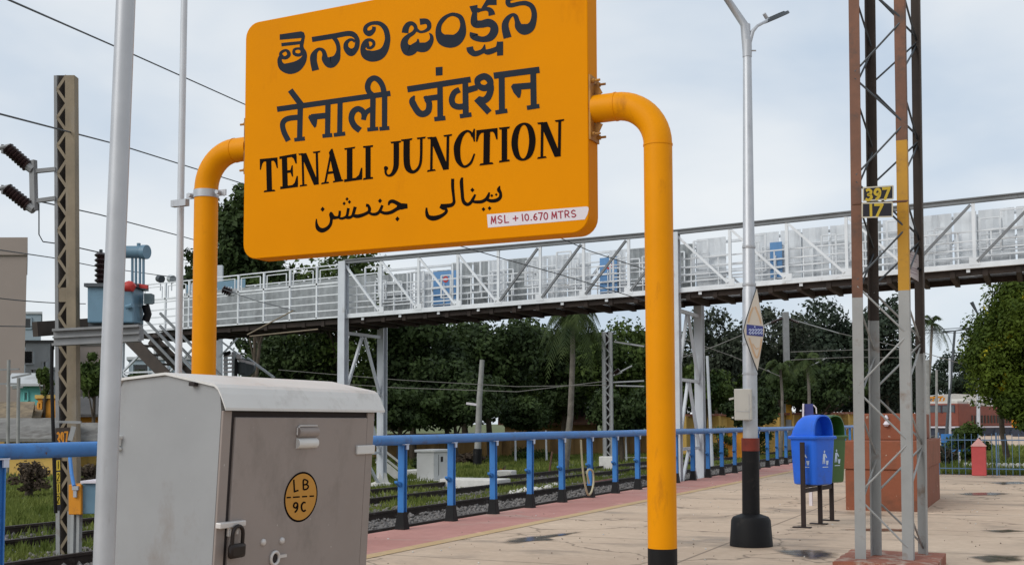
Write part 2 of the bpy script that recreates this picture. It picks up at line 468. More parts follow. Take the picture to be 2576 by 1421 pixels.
def puddle_fn():
    m = bpy.data.materials.new('standing_water'); m.use_nodes = True
    n, l = m.node_tree.nodes, m.node_tree.links
    p = n['Principled BSDF']
    p.inputs['Base Color'].default_value = (0.085, 0.068, 0.052, 1)
    p.inputs['Roughness'].default_value = 0.16
    p.inputs['Specular IOR Level'].default_value = 0.4
    at = n.new('ShaderNodeAttribute'); at.attribute_name = 'wet'
    tc = n.new('ShaderNodeTexCoord')
    nz = n.new('ShaderNodeTexNoise'); nz.inputs['Scale'].default_value = 7; nz.inputs['Detail'].default_value = 7
    l.new(tc.outputs['Object'], nz.inputs['Vector'])
    ad = n.new('ShaderNodeMath'); ad.operation = 'MULTIPLY_ADD'; ad.inputs[1].default_value = 0.9
    l.new(nz.outputs['Fac'], ad.inputs[0]); l.new(at.outputs['Fac'], ad.inputs[2])
    rp = n.new('ShaderNodeValToRGB'); rp.color_ramp.elements[0].position = 0.42; rp.color_ramp.elements[1].position = 0.95
    rp.color_ramp.elements[1].color = (0.9, 0.9, 0.9, 1)
    l.new(ad.outputs[0], rp.inputs['Fac'])
    tr = n.new('ShaderNodeBsdfTransparent'); mx = n.new('ShaderNodeMixShader')
    l.new(rp.outputs['Color'], mx.inputs['Fac']); l.new(tr.outputs[0], mx.inputs[1]); l.new(p.outputs[0], mx.inputs[2])
    l.new(mx.outputs[0], n['Material Output'].inputs['Surface'])
    return m
MT['puddle'] = puddle_fn()
MT['leaf_a'] = leafmat('dark_green_leaves', (0.013, 0.023, 0.010), (0.064, 0.098, 0.030), 0.6, 0.15)
MT['leaf_b'] = leafmat('mid_green_leaves', (0.018, 0.036, 0.011), (0.105, 0.150, 0.034), 0.5, 0.2)
MT['leaf_c'] = leafmat('grey_green_flowering_leaves', (0.03, 0.04, 0.028), (0.075, 0.09, 0.06), 0.8, flower=((0.34, 0.33, 0.31), 3.5, 0.66))
MT['leaf_d'] = leafmat('yellow_green_leaves', (0.022, 0.042, 0.008), (0.125, 0.175, 0.022), 0.6, flower=((0.42, 0.36, 0.02), 1.6, 0.66))
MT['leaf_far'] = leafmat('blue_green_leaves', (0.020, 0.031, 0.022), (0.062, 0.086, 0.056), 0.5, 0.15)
MT['leaf_palm'] = leafmat('palm_fronds', (0.02, 0.036, 0.014), (0.085, 0.115, 0.035), 1.2)
MT['leaf_dry'] = leafmat('dry_brown_scrub', (0.05, 0.035, 0.028), (0.13, 0.10, 0.07), 1.5)
MT['grass'] = leafmat('grass_blades', (0.075, 0.110, 0.022), (0.225, 0.25, 0.065), 0.5, 0.3)

# ------------------------------------------------------------------ the setting: ground, platform, tracks
def nodemat(name, fn):
    m = bpy.data.materials.new(name)
    m.use_nodes = True
    fn(m.node_tree.nodes, m.node_tree.links, m.node_tree.nodes['Principled BSDF'])
    return m
def N(n, t, **kw):
    x = n.new(t)
    for k, v in kw.items():
        if k in x.inputs.keys() if hasattr(x.inputs, 'keys') else False:
            x.inputs[k].default_value = v
        else:
            setattr(x, k, v)
    return x
def ramp(n, l, src, p0, p1, c0, c1):
    r = n.new('ShaderNodeValToRGB')
    r.color_ramp.elements[0].position = p0
    r.color_ramp.elements[1].position = p1
    r.color_ramp.elements[0].color = (*c0, 1)
    r.color_ramp.elements[1].color = (*c1, 1)
    l.new(src, r.inputs['Fac'])
    return r.outputs['Color']
def mixc(n, l, f, a, b, mode='MIX'):
    x = n.new('ShaderNodeMix')
    x.data_type = 'RGBA'
    x.blend_type = mode
    for s, v in (('Factor', f), ('A', a), ('B', b)):
        if isinstance(v, (int, float)):
            x.inputs[s].default_value = v
        elif isinstance(v, tuple):
            x.inputs[s].default_value = (*v, 1)
        else:
            l.new(v, x.inputs[s])
    return x.outputs['Result']
def noise(n, l, vec, scale, detail=6, rough=0.6, dist=0.0, stretch=None):
    if stretch:
        mp = n.new('ShaderNodeMapping')
        mp.inputs['Scale'].default_value = stretch
        l.new(vec, mp.inputs['Vector'])
        vec = mp.outputs['Vector']
    z = n.new('ShaderNodeTexNoise')
    z.inputs['Scale'].default_value = scale
    z.inputs['Detail'].default_value = detail
    z.inputs['Roughness'].default_value = rough
    z.inputs['Distortion'].default_value = dist
    l.new(vec, z.inputs['Vector'])
    return z.outputs['Fac']

def concrete_nodes(base_a, base_b, stain, cracks=True):
    def fn(n, l, p):
        tc = n.new('ShaderNodeTexCoord').outputs['Object']
        c = ramp(n, l, noise(n, l, tc, 0.55, 8, 0.65), 0.32, 0.68, base_a, base_b)
        c = mixc(n, l, ramp(n, l, noise(n, l, tc, 9, 5, 0.7), 0.25, 0.8, (0, 0, 0), (0.55, 0.55, 0.55)), c, tuple(x * 0.72 for x in base_a))
        st = ramp(n, l, noise(n, l, tc, 0.5, 9, 0.68, 0.9, (.8, 1.6, 1)), 0.53, 0.68, (0, 0, 0), (0.85, 0.85, 0.85))
        c = mixc(n, l, st, c, stain)
        wp = ramp(n, l, noise(n, l, tc, 1.7, 8, 0.7, 0.3), 0.62, 0.72, (0, 0, 0), (0.5, 0.5, 0.5))
        c = mixc(n, l, wp, c, tuple(min(1, x * 1.35) for x in base_b))
        rg = ramp(n, l, st, 0, 1, (0.85, 0.85, 0.85), (0.4, 0.4, 0.4))
        if cracks:
            v = n.new('ShaderNodeTexVoronoi')
            v.feature = 'DISTANCE_TO_EDGE'
            v.inputs['Scale'].default_value = 0.42
            wv = n.new('ShaderNodeVectorMath'); wv.operation = 'ADD'
            nz = n.new('ShaderNodeTexNoise'); nz.inputs['Scale'].default_value = 1.6; nz.inputs['Detail'].default_value = 6
            l.new(tc, nz.inputs['Vector'])
            sc = n.new('ShaderNodeVectorMath'); sc.operation = 'SCALE'; sc.inputs['Scale'].default_value = 0.9
            l.new(nz.outputs['Color'], sc.inputs[0])
            l.new(tc, wv.inputs[0]); l.new(sc.outputs['Vector'], wv.inputs[1])
            l.new(wv.outputs['Vector'], v.inputs['Vector'])
            cr = ramp(n, l, v.outputs['Distance'], 0.003, 0.012, (0.6, 0.6, 0.6), (0, 0, 0))
            c = mixc(n, l, cr, c, tuple(x * 0.3 for x in stain))
            br = n.new('ShaderNodeTexBrick')
            br.offset = 0.0
            br.inputs['Scale'].default_value = 1.0
            br.inputs['Brick Width'].default_value = 3.1
            br.inputs['Row Height'].default_value = 2.4
            br.inputs['Mortar Size'].default_value = 0.018
            br.inputs['Mortar Smooth'].default_value = 0.3
            l.new(tc, br.inputs['Vector'])
            c = mixc(n, l, ramp(n, l, br.outputs['Fac'], 0.2, 0.9, (0, 0, 0), (0.6, 0.6, 0.6)), c, tuple(x * 0.4 for x in stain))
        p.inputs['Specular IOR Level'].default_value = 0.3
        l.new(c, p.inputs['Base Color'])
        l.new(rg, p.inputs['Roughness'])
        b = n.new('ShaderNodeBump'); b.inputs['Strength'].default_value = 0.35; b.inputs['Distance'].default_value = 0.01
        l.new(noise(n, l, tc, 22, 6, 0.7), b.inputs['Height'])
        l.new(b.outputs['Normal'], p.inputs['Normal'])
    return fn
MT['concrete'] = nodemat('weathered_platform_concrete', concrete_nodes((0.50, 0.375, 0.275), (0.64, 0.50, 0.375), (0.235, 0.175, 0.125)))
MT['red_strip'] = nodemat('faded_red_platform_paint', concrete_nodes((0.42, 0.195, 0.165), (0.55, 0.285, 0.245), (0.40, 0.275, 0.22), False))
MT['yellow_line'] = nodemat('faded_yellow_platform_line', concrete_nodes((0.50, 0.34, 0.17), (0.58, 0.42, 0.24), (0.38, 0.30, 0.21), False))
def earth_fn(n, l, p):
    tc = n.new('ShaderNodeTexCoord').outputs['Object']
    g = ramp(n, l, noise(n, l, tc, 1.3, 8, 0.7), 0.3, 0.7, (0.055, 0.08, 0.018), (0.12, 0.15, 0.042))
    d = ramp(n, l, noise(n, l, tc, 4, 8, 0.7), 0.3, 0.7, (0.09, 0.075, 0.055), (0.17, 0.15, 0.12))
    m = ramp(n, l, noise(n, l, tc, 0.22, 6, 0.65, 0.4, (1, 0.35, 1)), 0.52, 0.60, (0, 0, 0), (1, 1, 1))
    l.new(mixc(n, l, m, g, d), p.inputs['Base Color'])
    p.inputs['Roughness'].default_value = 0.95
    b = n.new('ShaderNodeBump'); b.inputs['Strength'].default_value = 0.8; b.inputs['Distance'].default_value = 0.05
    l.new(noise(n, l, tc, 12, 6, 0.7), b.inputs['Height'])
    l.new(b.outputs['Normal'], p.inputs['Normal'])
MT['earth'] = nodemat('grass_and_earth', earth_fn)
def ballast_fn(n, l, p):
    tc = n.new('ShaderNodeTexCoord').outputs['Object']
    v = n.new('ShaderNodeTexVoronoi'); v.inputs['Scale'].default_value = 14
    l.new(tc, v.inputs['Vector'])
    c = ramp(n, l, v.outputs['Color'], 0.1, 0.9, (0.07, 0.064, 0.06), (0.20, 0.188, 0.178))
    l.new(c, p.inputs['Base Color'])
    p.inputs['Roughness'].default_value = 0.95
    b = n.new('ShaderNodeBump'); b.inputs['Strength'].default_value = 1.0; b.inputs['Distance'].default_value = 0.05
    b.invert = True
    l.new(v.outputs['Distance'], b.inputs['Height'])
    l.new(b.outputs['Normal'], p.inputs['Normal'])
MT['ballast'] = nodemat('grey_ballast', ballast_fn)

GZ = -0.45          # ground level beside the tracks
m = MB(); m.add([(-900, -600, GZ), (900, -600, GZ), (900, 1200, GZ), (-900, 1200, GZ)], [(0, 1, 2, 3)])
m.build('ground', MT['earth'], smooth=0, kind='structure')
EDGE = -7.22
m = MB(); m.box((EDGE, -25, GZ - 0.3), (70, 140, 0)); m.build('platform', MT['concrete'], smooth=0, kind='structure')
m = MB(); m.add([(EDGE + 0.02, -25, .004), (-6.08, -25, .004), (-6.08, 140, .004), (EDGE + 0.02, 140, .004)], [(0, 1, 2, 3)])
m.build('platform_edge_strip', MT['red_strip'], smooth=0, kind='structure')
m = MB(); m.add([(-6.08, -25, .005), (-5.9, -25, .005), (-5.9, 140, .005), (-6.08, 140, .005)], [(0, 1, 2, 3)])
m.build('platform_line', MT['yellow_line'], smooth=0, kind='structure')

# puddles and wet hollows on the platform
def puddle(pix, seed, z=0.006):
    r = random.Random(seed)
    pts = []
    k = len(pix)
    for i in range(k):
        a, b = pix[i], pix[(i + 1) % k]
        for t in (0, .33, .66):
            pts.append(G(a[0] + (b[0] - a[0]) * t + r.uniform(-2.5, 2.5), a[1] + (b[1] - a[1]) * t + r.uniform(-.8, .8), z))
    k = len(pts)
    c = sum(pts, Vector()) / k
    grow = [c + (q - c) * 1.25 for q in pts]
    core = [c + (q - c) * .55 for q in pts]
    mm = MB()
    mm.add(grow + core + [c], [(i, (i + 1) % k, k + (i + 1) % k, k + i) for i in range(k)] + [(k + i, k + (i + 1) % k, 2 * k) for i in range(k)])
    o = mm.build('puddle', MT['puddle'], smooth=0, kind='structure', fix=False)
    at = o.data.attributes.new('wet', 'FLOAT', 'POINT')
    at.data.foreach_set('value', [-.45] * k + [.45] * (k + 1))
    return o
puddle([(1240, 1364), (1270, 1354), (1330, 1348), (1400, 1340), (1490, 1333), (1440, 1343), (1380, 1352), (1420, 1358), (1330, 1362), (1270, 1370)], 1)
puddle([(1925, 1382), (1990, 1378), (2060, 1381), (2120, 1388), (2118, 1402), (2060, 1410), (1995, 1400), (1960, 1390)], 2)
puddle([(2095, 1330), (2200, 1327), (2330, 1330), (2300, 1337), (2180, 1336)], 3)
puddle([(2395, 1240), (2480, 1236), (2560, 1240), (2500, 1246), (2420, 1246)], 4)
puddle([(2460, 1212), (2570, 1209), (2600, 1216), (2520, 1219)], 5)
puddle([(2420, 1398), (2500, 1392), (2576, 1396), (2580, 1412), (2480, 1416)], 6)
puddle([(2450, 1332), (2540, 1330), (2600, 1335), (2520, 1339)], 9)

# railway tracks: ballast bed, sleepers, rails
TRACKS = [(-9.6, 'nearest'), (-13.3, 'far')]
RZ = -0.23          # rail head
for tx, nm in TRACKS:
    m = MB()
    hw = 1.25 if tx < -10 else 1.9
    ys = np.linspace(-20, 150, 120)
    vs, fs = [], []
    rr = random.Random(int(-tx * 10))
    for y in ys:
        for dx, z in ((-hw - 0.45, GZ - 0.02), (-hw, -0.385), (0, -0.37), (hw, -0.385), (hw + .45, GZ - 0.02)):
            vs.append((tx + dx + rr.uniform(-.06, .06), y, z + rr.uniform(-.012, .012)))
    for i in range(len(ys) - 1):
        for j in range(4):
            a = i * 5 + j
            fs.append((a, a + 1, a + 6, a + 5))
    m.add(vs, fs)
    m.build('ballast_bed', MT['ballast'], smooth=0, kind='structure')
    t = thing('railway_track', (tx, 20, GZ), 'rusty railway track on grey ballast right under the blue railing' if nm == 'nearest' else 'second rusty railway track, half sunk in the grass beyond the ballast', 'railway track', 'parallel railway tracks')
    for s in (-1, 1):
        m = MB()
        x = tx + s * 0.838
        prof = [(-.07, -.16), (.07, -.16), (.07, -.145), (.012, -.12), (.012, -.045), (.036, -.035), (.036, 0), (-.036, 0), (-.036, -.035), (-.012, -.045), (-.012, -.12), (-.07, -.145)]
        m.prism([(x + a, -20, RZ + b) for a, b in prof], (0, 165, 0))
        m.build('rail', MT['rail'], t, smooth=0)
    m = MB(); m.box((tx - 1.3, -.12, -.44), (tx + 1.3, .12, RZ - .162))
    sl = m.build('sleeper', MT['sleeper'], t, smooth=0, bevel=0.015)
    for i in range(46 if tx > -15 else 30):
        c = sl if i == 0 else sl.copy()
        if i:
            col.objects.link(c)
        c.location = (0, 7 + i * 0.68, 0)

# loose ballast stones where the photograph shows them
def stones(name, spots, matl, smin, smax, z0):
    k = len(spots)
    base = np.array([(1, 0, 0), (-1, 0, 0), (0, 1, 0), (0, -1, 0), (0, 0, 1), (0, 0, -1)], float)
    V = np.repeat(base[None], k, 0) * rng.uniform(0.55, 1.15, (k, 6, 1))
    V += rng.uniform(-.18, .18, V.shape)
    V[:, :, 2] *= 0.75
    a = rng.uniform(0, 6.28, k)
    ca, sa = np.cos(a)[:, None], np.sin(a)[:, None]
    X = V[:, :, 0] * ca - V[:, :, 1] * sa
    Y = V[:, :, 0] * sa + V[:, :, 1] * ca
    V[:, :, 0], V[:, :, 1] = X, Y
    V *= rng.uniform(smin, smax, (k, 1, 1))
    V += np.asarray(spots)[:, None, :]
    F = np.array([(0, 2, 4), (2, 1, 4), (1, 3, 4), (3, 0, 4), (2, 0, 5), (1, 2, 5), (3, 1, 5), (0, 3, 5)])
    Q = (F[None] + (np.arange(k) * 6)[:, None, None]).reshape(-1, 3)
    me = np_mesh(name, V.reshape(-1, 3), Q, matl, 3)
    return link(name, me)
k = 26000
yy = 6 + 44 * rng.random(k) ** 1.6
xx = rng.uniform(-11.6, EDGE - 0.02, k)
keep = (np.abs(xx - (-10.438)) > 0.06) & (np.abs(xx + 8.762) > 0.06)
sp = np.stack([xx, yy, np.full(k, -.37) + rng.uniform(-.02, .03, k)], 1)[keep]
sb = stones('loose_ballast', sp, MT['stone'], .028, .062, 0); sb['kind'] = 'stuff'
k = 700
gy = 5 + 26 * rng.random(k) ** 1.5
sb = stones('platform_grit', np.stack([rng.uniform(-6.9, 2.5, k), gy, np.full(k, .006)], 1), MT['grit'], .005, .013, 0); sb['kind'] = 'stuff'
k = 170
gy = 6 + 24 * rng.random(k) ** 1.3
sb = stones('platform_grit', np.stack([rng.uniform(-6.9, 2.5, k), gy, np.full(k, .006)], 1), MT['stone_white'], .006, .018, 0); sb['kind'] = 'stuff'
k = 7000
sp = np.stack([rng.uniform(-14.5, -12.1, k), 9 + 45 * rng.random(k) ** 1.4, np.full(k, -.37)], 1)
sb = stones('loose_ballast', sp, MT['stone'], .03, .065, 0); sb['kind'] = 'stuff'

# grass between and beyond the tracks
def grass(name, xr, yr, k, h, zb, dens=None, matl='grass'):
    x = rng.uniform(*xr, k); y = yr[0] + (yr[1] - yr[0]) * rng.random(k) ** 1.35
    if dens is not None:
        q = dens(x, y); keep = rng.random(k) < q
        x, y = x[keep], y[keep]
    k = len(x)
    a = rng.uniform(0, 6.28, k)
    hh = h * rng.uniform(.4, 1.35, k) * (0.6 + 0.8 * (np.sin(x * 2.1 + np.sin(y * 1.3) * 2) * .5 + .5))
    w = rng.uniform(.010, .022, k) * (1 + y / 30)
    lean = rng.uniform(-.6, .6, (k, 2)) * hh[:, None]
    b = np.stack([x, y, np.full(k, zb)], 1)
    d = np.stack([np.cos(a) * w, np.sin(a) * w, np.zeros(k)], 1)
    tip = b + np.stack([lean[:, 0], lean[:, 1], hh], 1)
    V = np.stack([b - d, b + d, tip], 1).reshape(-1, 3)
    Q = np.arange(k * 3).reshape(-1, 3)
    o = link(name, np_mesh(name, V, Q, MT[matl], 3))
    o['kind'] = 'stuff'
    return o
pt = lambda x, y: .15 + .85 * (np.sin(x * .9 + 1.5 * np.sin(y * .31)) + np.sin(y * .55 + x * .4) > -.35)
grass('grass', (-12.6, -11.0), (6, 60), 34000, .11, GZ + .03)
grass('grass', (-14.2, -12.5), (7, 60), 12000, .10, -.39, pt)
grass('grass', (-24.0, -14.3), (7, 62), 120000, .13, GZ, pt)
grass('grass', (-52, -24.0), (14, 62), 70000, .13, GZ, pt)
grass('grass', (-8.3, EDGE - .03), (8, 40), 1600, .20, -.40, lambda x, y: (np.sin(y * 1.9) * np.sin(y * .63 + 1) > .25) * 1.0)
m = MB(); m.add([(-3.6, 29.6, .02), (40, 29.6, .02), (40, 62, .02), (-3.6, 62, .02)], [(0, 1, 2, 3)])
m.build('garden_lawn', MT['earth'], smooth=0, kind='structure')
grass('grass', (-3.4, 6), (29.7, 60), 26000, .16, .02)

# ------------------------------------------------------------------ painted lettering: strokes laid on a flat surface
def smoothpts(pts, closed=False, sub=6):
    k = len(pts)
    out = []
    P = [np.array(p, float) for p in pts]
    rngi = range(k) if closed else range(k - 1)
    for i in rngi:
        p0 = P[(i - 1) % k] if (closed or i > 0) else 2 * P[i] - P[i + 1]
        p1, p2 = P[i], P[(i + 1) % k]
        p3 = P[(i + 2) % k] if (closed or i + 2 < k) else 2 * p2 - p1
        for t in np.linspace(0, 1, sub, endpoint=False):
            out.append(.5 * ((2 * p1) + (-p0 + p2) * t + (2 * p0 - 5 * p1 + 4 * p2 - p3) * t * t + (-p0 + 3 * p1 - 3 * p2 + p3) * t ** 3))
    if not closed:
        out.append(P[-1])
    return out
class Paint:
    """strokes given in measured image units of one close-up, mapped by fn onto the surface"""
    def __init__(s, fn, normal, base=0.0012):
        s.fn, s.n, s.base, s.mb, s.k = fn, Vector(normal), base, MB(), 0
    def lift(s):
        s.k += 1
        return s.n * (s.base + 0.00004 * s.k)
    def R(s, pts, sc, closed=False, smooth=True):
        ox, oy, k = sc
        if len(pts) > 2 and smooth:
            pts = smoothpts(pts, closed)
        pts = [(ox + p[0] * k, oy + p[1] * k, max(p[2], 0.5) * k) for p in pts]
        n = len(pts)
        L, Rr = [], []
        for i in range(n):
            a = pts[(i - 1) % n] if (closed or i > 0) else pts[i]
            b = pts[(i + 1) % n] if (closed or i < n - 1) else pts[i]
            dx, dy = b[0] - a[0], b[1] - a[1]
            q = math.hypot(dx, dy) or 1
            nx, ny = -dy / q, dx / q
            w = pts[i][2] / 2
            L.append((pts[i][0] + nx * w, pts[i][1] + ny * w))
            Rr.append((pts[i][0] - nx * w, pts[i][1] - ny * w))
        off = s.lift()
        vs = [s.fn(*p) + off for p in L] + [s.fn(*p) + off for p in Rr]
        fs = []
        for i in range(n if closed else n - 1):
            j = (i + 1) % n
            fs.append((i, j, n + j, n + i))
            if i % 2:
                pass
        # successive quads of one stroke may fold over themselves; alternate them onto two levels a hair apart
        s.mb.add(vs, fs)
    def P(s, pts, sc, smooth=False):
        ox, oy, k = sc
        if smooth:
            pts = smoothpts([(p[0], p[1]) for p in pts], True, 4)
        off = s.lift()
        s.mb.poly([s.fn(ox + p[0] * k, oy + p[1] * k) + off for p in pts])
    def dot(s, c, r, sc, n=10):
        s.P([(c[0] + r * math.cos(t * 2 * math.pi / n) * .85, c[1] + r * math.sin(t * 2 * math.pi / n) * 1.1) for t in range(n)], sc)
    def build(s, name, m, parent):
        return s.mb.build(name, m, parent, smooth=0, fix=False)
SRC = 2576 / 4096      # close-ups are measured on the full-size photograph
FONT = {
 'M': [[(0, 0), (.1, 1)], [(.1, 1), (.5, .2)], [(.5, .2), (.9, 1)], [(.9, 1), (1, 0)]], 'S': [[(.9, .85), (.5, 1), (.1, .8), (.2, .58), (.75, .42), (.92, .2), (.5, 0), (.05, .15)]],
 'L': [[(.1, 1), (.1, 0), (.9, 0)]], '+': [[(.5, .85), (.5, .15)], [(.05, .5), (.95, .5)]], '1': [[(.5, 1), (.5, 0)]],
 '0': [[(.5, 1), (.1, .75), (.1, .25), (.5, 0), (.9, .25), (.9, .75), (.5, 1)]], '.': [[(.4, .05), (.62, .05)]],
 '6': [[(.85, .95), (.35, .75), (.1, .3), (.5, 0), (.9, .25), (.55, .5), (.15, .35)]], '7': [[(.05, 1), (.95, 1), (.4, 0)]],
 'T': [[(0, 1), (1, 1)], [(.5, 1), (.5, 0)]], 'R': [[(.1, 0), (.1, 1), (.7, .95), (.85, .72), (.6, .5), (.12, .48)], [(.4, .48), (.95, 0)]],
 '3': [[(.1, .9), (.5, 1), (.85, .8), (.7, .58), (.4, .52), (.8, .42), (.92, .2), (.5, 0), (.05, .12)]],
 '9': [[(.85, .65), (.5, .45), (.12, .65), (.3, .95), (.7, .95), (.88, .7), (.75, .25), (.3, 0)]],
 'B': [[(.1, 0), (.1, 1), (.6, .97), (.8, .77), (.55, .54), (.12, .52)], [(.55, .54), (.9, .3), (.65, .03), (.1, 0)]],
 'C': [[(.9, .9), (.5, 1), (.12, .75), (.12, .25), (.5, 0), (.92, .1)]], '2': [[(.1, .8), (.5, 1), (.88, .75), (.5, .35), (.05, 0), (.95, 0)]],
}
SHARP = set('ML+1.7T')
def text(pt, s, quad, w, sc=(0, 0, 1), adv=None, gap=.35):
    """quad: top-left, top-right, bottom-right, bottom-left of the line of writing"""
    ad = [(.5 if c in ' .1' else 1.0) for c in s]
    tot = sum(ad) + gap * (len(s) - 1)
    x = 0
    for c, a in zip(s, ad):
        for st in FONT.get(c, []):
            q = []
            for u, v in st:
                U = (x + u * a) / tot
                t = [quad[0][i] + (quad[1][i] - quad[0][i]) * U for i in (0, 1)]
                b = [quad[3][i] + (quad[2][i] - quad[3][i]) * U for i in (0, 1)]
                q.append((b[0] + (t[0] - b[0]) * v, b[1] + (t[1] - b[1]) * v, w))
            if c in SHARP:
                for a_, b_ in zip(q, q[1:]):
                    dx_, dy_ = b_[0] - a_[0], b_[1] - a_[1]
                    e_ = w * .42 / (math.hypot(dx_, dy_) or 1)
                    pt.R([(a_[0] - dx_ * e_, a_[1] - dy_ * e_, w), (b_[0] + dx_ * e_, b_[1] + dy_ * e_, w)], sc)
            else:
                pt.R(q, sc)
        x += a + gap

# ------------------------------------------------------------------ station name board
SY = 7.18                                # front face of the board
BX0, BX1 = YP(612, 600, SY).x, YP(1481, 500, SY).x
BZ0 = YP(640, 651, SY).z
BZ1 = YP(652, 55, SY).z
sign = thing('station_sign', ((BX0 + BX1) / 2, SY + .09, 0), 'big orange-yellow station name board lettered in four scripts on two bent yellow pipes', 'station sign')
m = MB()
r = 0.125
prof = []
for cx, cz, a0 in ((BX1 - r, BZ1 - r, 0), (BX0 + r, BZ1 - r, 90), (BX0 + r, BZ0 + r, 180), (BX1 - r, BZ0 + r, 270)):
    for i in range(7):
        t = math.radians(a0 + i * 15)
        prof.append((cx + r * math.cos(t), SY, cz + r * math.sin(t)))
m.prism(prof, (0, 0.185, 0))
board = m.build('board', MT['yellow'], sign, smooth=30, bevel=0.006)
NY = (0, -1, 0)
sfn = lambda x, y: YP(x * SRC, y * SRC, SY)
# Telugu
T1, T2, T3 = (1090, 110, .1941), (1580, 0, .1689), (1860, 0, .16887)
p = Paint(sfn, NY)
p.P([(150, 150), (590, 85), (650, 110), (672, 190), (660, 260), (590, 225), (150, 262)], T1)
p.R([(640, 200, 55), (615, 300, 75), (600, 400, 78), (630, 490, 90)], T1)
p.R([(185, 362, 72), (590, 318, 66)], T1)
p.R([(262, 478, 55), (325, 510, 72), (335, 580, 78), (270, 630, 72), (185, 610, 70), (175, 530, 62)], T1, True)
p.R([(535, 440, 50), (600, 470, 60), (600, 545, 66), (530, 575, 68), (450, 545, 68), (450, 465, 56)], T1, True)
p.R([(205, 560, 60), (155, 640, 85), (155, 730, 105), (215, 820, 165), (350, 850, 232), (490, 812, 225), (605, 715, 165), (660, 610, 105), (655, 520, 90), (610, 440, 70)], T1)
p.R([(815, 255, 105), (1250, 185, 105), (1520, 135, 105), (1640, 140, 110), (1725, 195, 100)], T1)
p.R([(1700, 170, 100), (1748, 260, 95), (1745, 370, 100), (1710, 460, 110), (1620, 520, 160), (1530, 450, 120), (1515, 350, 92), (1570, 275, 66), (1640, 258, 55), (1700, 300, 55)], T1)
p.R([(1255, 210, 80), (1320, 290, 90), (1357, 400, 85), (1355, 520, 95), (1310, 650, 170), (1195, 725, 235), (1090, 660, 150), (1075, 560, 95), (1040, 480, 80), (960, 452, 62), (890, 505, 90), (850, 600, 140), (850, 720, 140), (890, 890, 148)], T1)
p.R([(2095, -10, 75), (2080, 70, 85), (1995, 130, 120), (1920, 90, 95), (1920, 10, 85), (1985, -55, 75), (2090, -85, 75), (2220, -70, 90), (2320, 20, 110), (2365, 150, 112), (2370, 280, 118), (2320, 450, 150), (2215, 560, 210), (2060, 600, 226), (1930, 560, 200), (1868, 470, 115), (1880, 370, 100), (1930, 290, 85), (2010, 262, 66), (2080, 300, 66), (2085, 375, 62), (2020, 428, 60), (1950, 415, 62)], T1)
p.R([(1925, 320, 120), (1945, 420, 120)], T1)
p.R([(240, 790, 160), (255, 690, 148), (310, 595, 125), (390, 562, 98), (470, 610, 92), (490, 700, 88), (430, 790, 90), (320, 865, 105), (240, 960, 150), (225, 1080, 195), (300, 1190, 265), (400, 1190, 235), (480, 1110, 190), (540, 1010, 85), (545, 930, 30)], T2)
p.R([(480, 1110, 185), (600, 1130, 225), (720, 1120, 220), (820, 1040, 148), (870, 940, 98), (860, 850, 72), (812, 795, 22)], T2)
p.R([(500, 700, 85), (590, 762, 62), (700, 750, 66), (800, 680, 95), (805, 580, 112), (740, 515, 130), (590, 525, 150)], T2)
p.R([(1390, 350, 85), (1550, 420, 115), (1610, 600, 130), (1580, 800, 205), (1460, 945, 275), (1310, 985, 312), (1130, 940, 275), (1035, 790, 155), (1050, 610, 115), (1140, 470, 105), (1260, 380, 80)], T2, True)
p.P([(530, -30), (750, -30), (750, 130), (560, 130), (470, 205), (390, 195)], T3)
p.P([(105, 160), (295, 125), (300, 195), (400, 215), (340, 300), (160, 300)], T3)
p.R([(220, 220, 115), (230, 320, 120), (215, 450, 150), (240, 570, 180), (400, 580, 175), (560, 550, 195), (680, 620, 185), (690, 760, 195), (600, 890, 178), (450, 940, 135), (300, 920, 140), (205, 860, 175), (215, 790, 205)], T3)
p.R([(290, 275, 80), (400, 240, 75), (520, 220, 95), (610, 270, 135), (640, 370, 165)], T3)
p.R([(112, 1120, 160), (135, 1210, 160), (230, 1280, 135), (370, 1245, 115), (440, 1190, 105), (470, 1060, 20)], T3)
p.R([(440, 1210, 85), (540, 1240, 132), (680, 1200, 125), (780, 1140, 115), (830, 1010, 140)], T3)
p.P([(760, 1000), (905, 990), (905, 1318), (760, 1330)], T3)
p.R([(1200, -30, 60), (1080, -10, 75), (1020, 20, 110), (1030, 105, 120), (1100, 135, 105), (1300, 92, 100), (1450, 88, 112), (1580, 160, 122), (1640, 320, 128), (1620, 520, 148), (1540, 660, 215), (1400, 705, 260), (1280, 640, 195), (1240, 520, 122), (1200, 400, 110), (1130, 358, 75), (1030, 430, 112), (960, 560, 155), (960, 700, 175), (1010, 905, 195)], T3)
p.build('telugu_lettering', MT['ink'], board)
# Hindi
H1_, H2_ = (1090, 310, .1941), (1620, 250, .21739)
p = Paint(sfn, NY)
p.R([(95, 660, 112), (2430, 332, 112)], H1_)
p.R([(365, 265, 118), (600, 575, 125)], H1_)
p.R([(575, 560, 112), (560, 1290, 110)], H1_)
p.R([(450, 1290, 75), (668, 1262, 85)], H1_)
p.R([(530, 825, 112), (350, 845, 112), (250, 890, 112), (208, 980, 108), (240, 1130, 112), (328, 1310, 115)], H1_)
p.R([(1145, 530, 112), (1135, 1200, 108)], H1_)
p.R([(1030, 1212, 80), (1232, 1190, 85)], H1_)
p.R([(1100, 790, 120), (800, 820, 120)], H1_)
p.P([(735, 830), (760, 775), (930, 790), (922, 900), (905, 1010), (870, 1045), (810, 970)], H1_)
p.R([(1395, 500, 106), (1385, 1170, 106)], H1_)
p.R([(1265, 1190, 80), (1500, 1160, 85)], H1_)
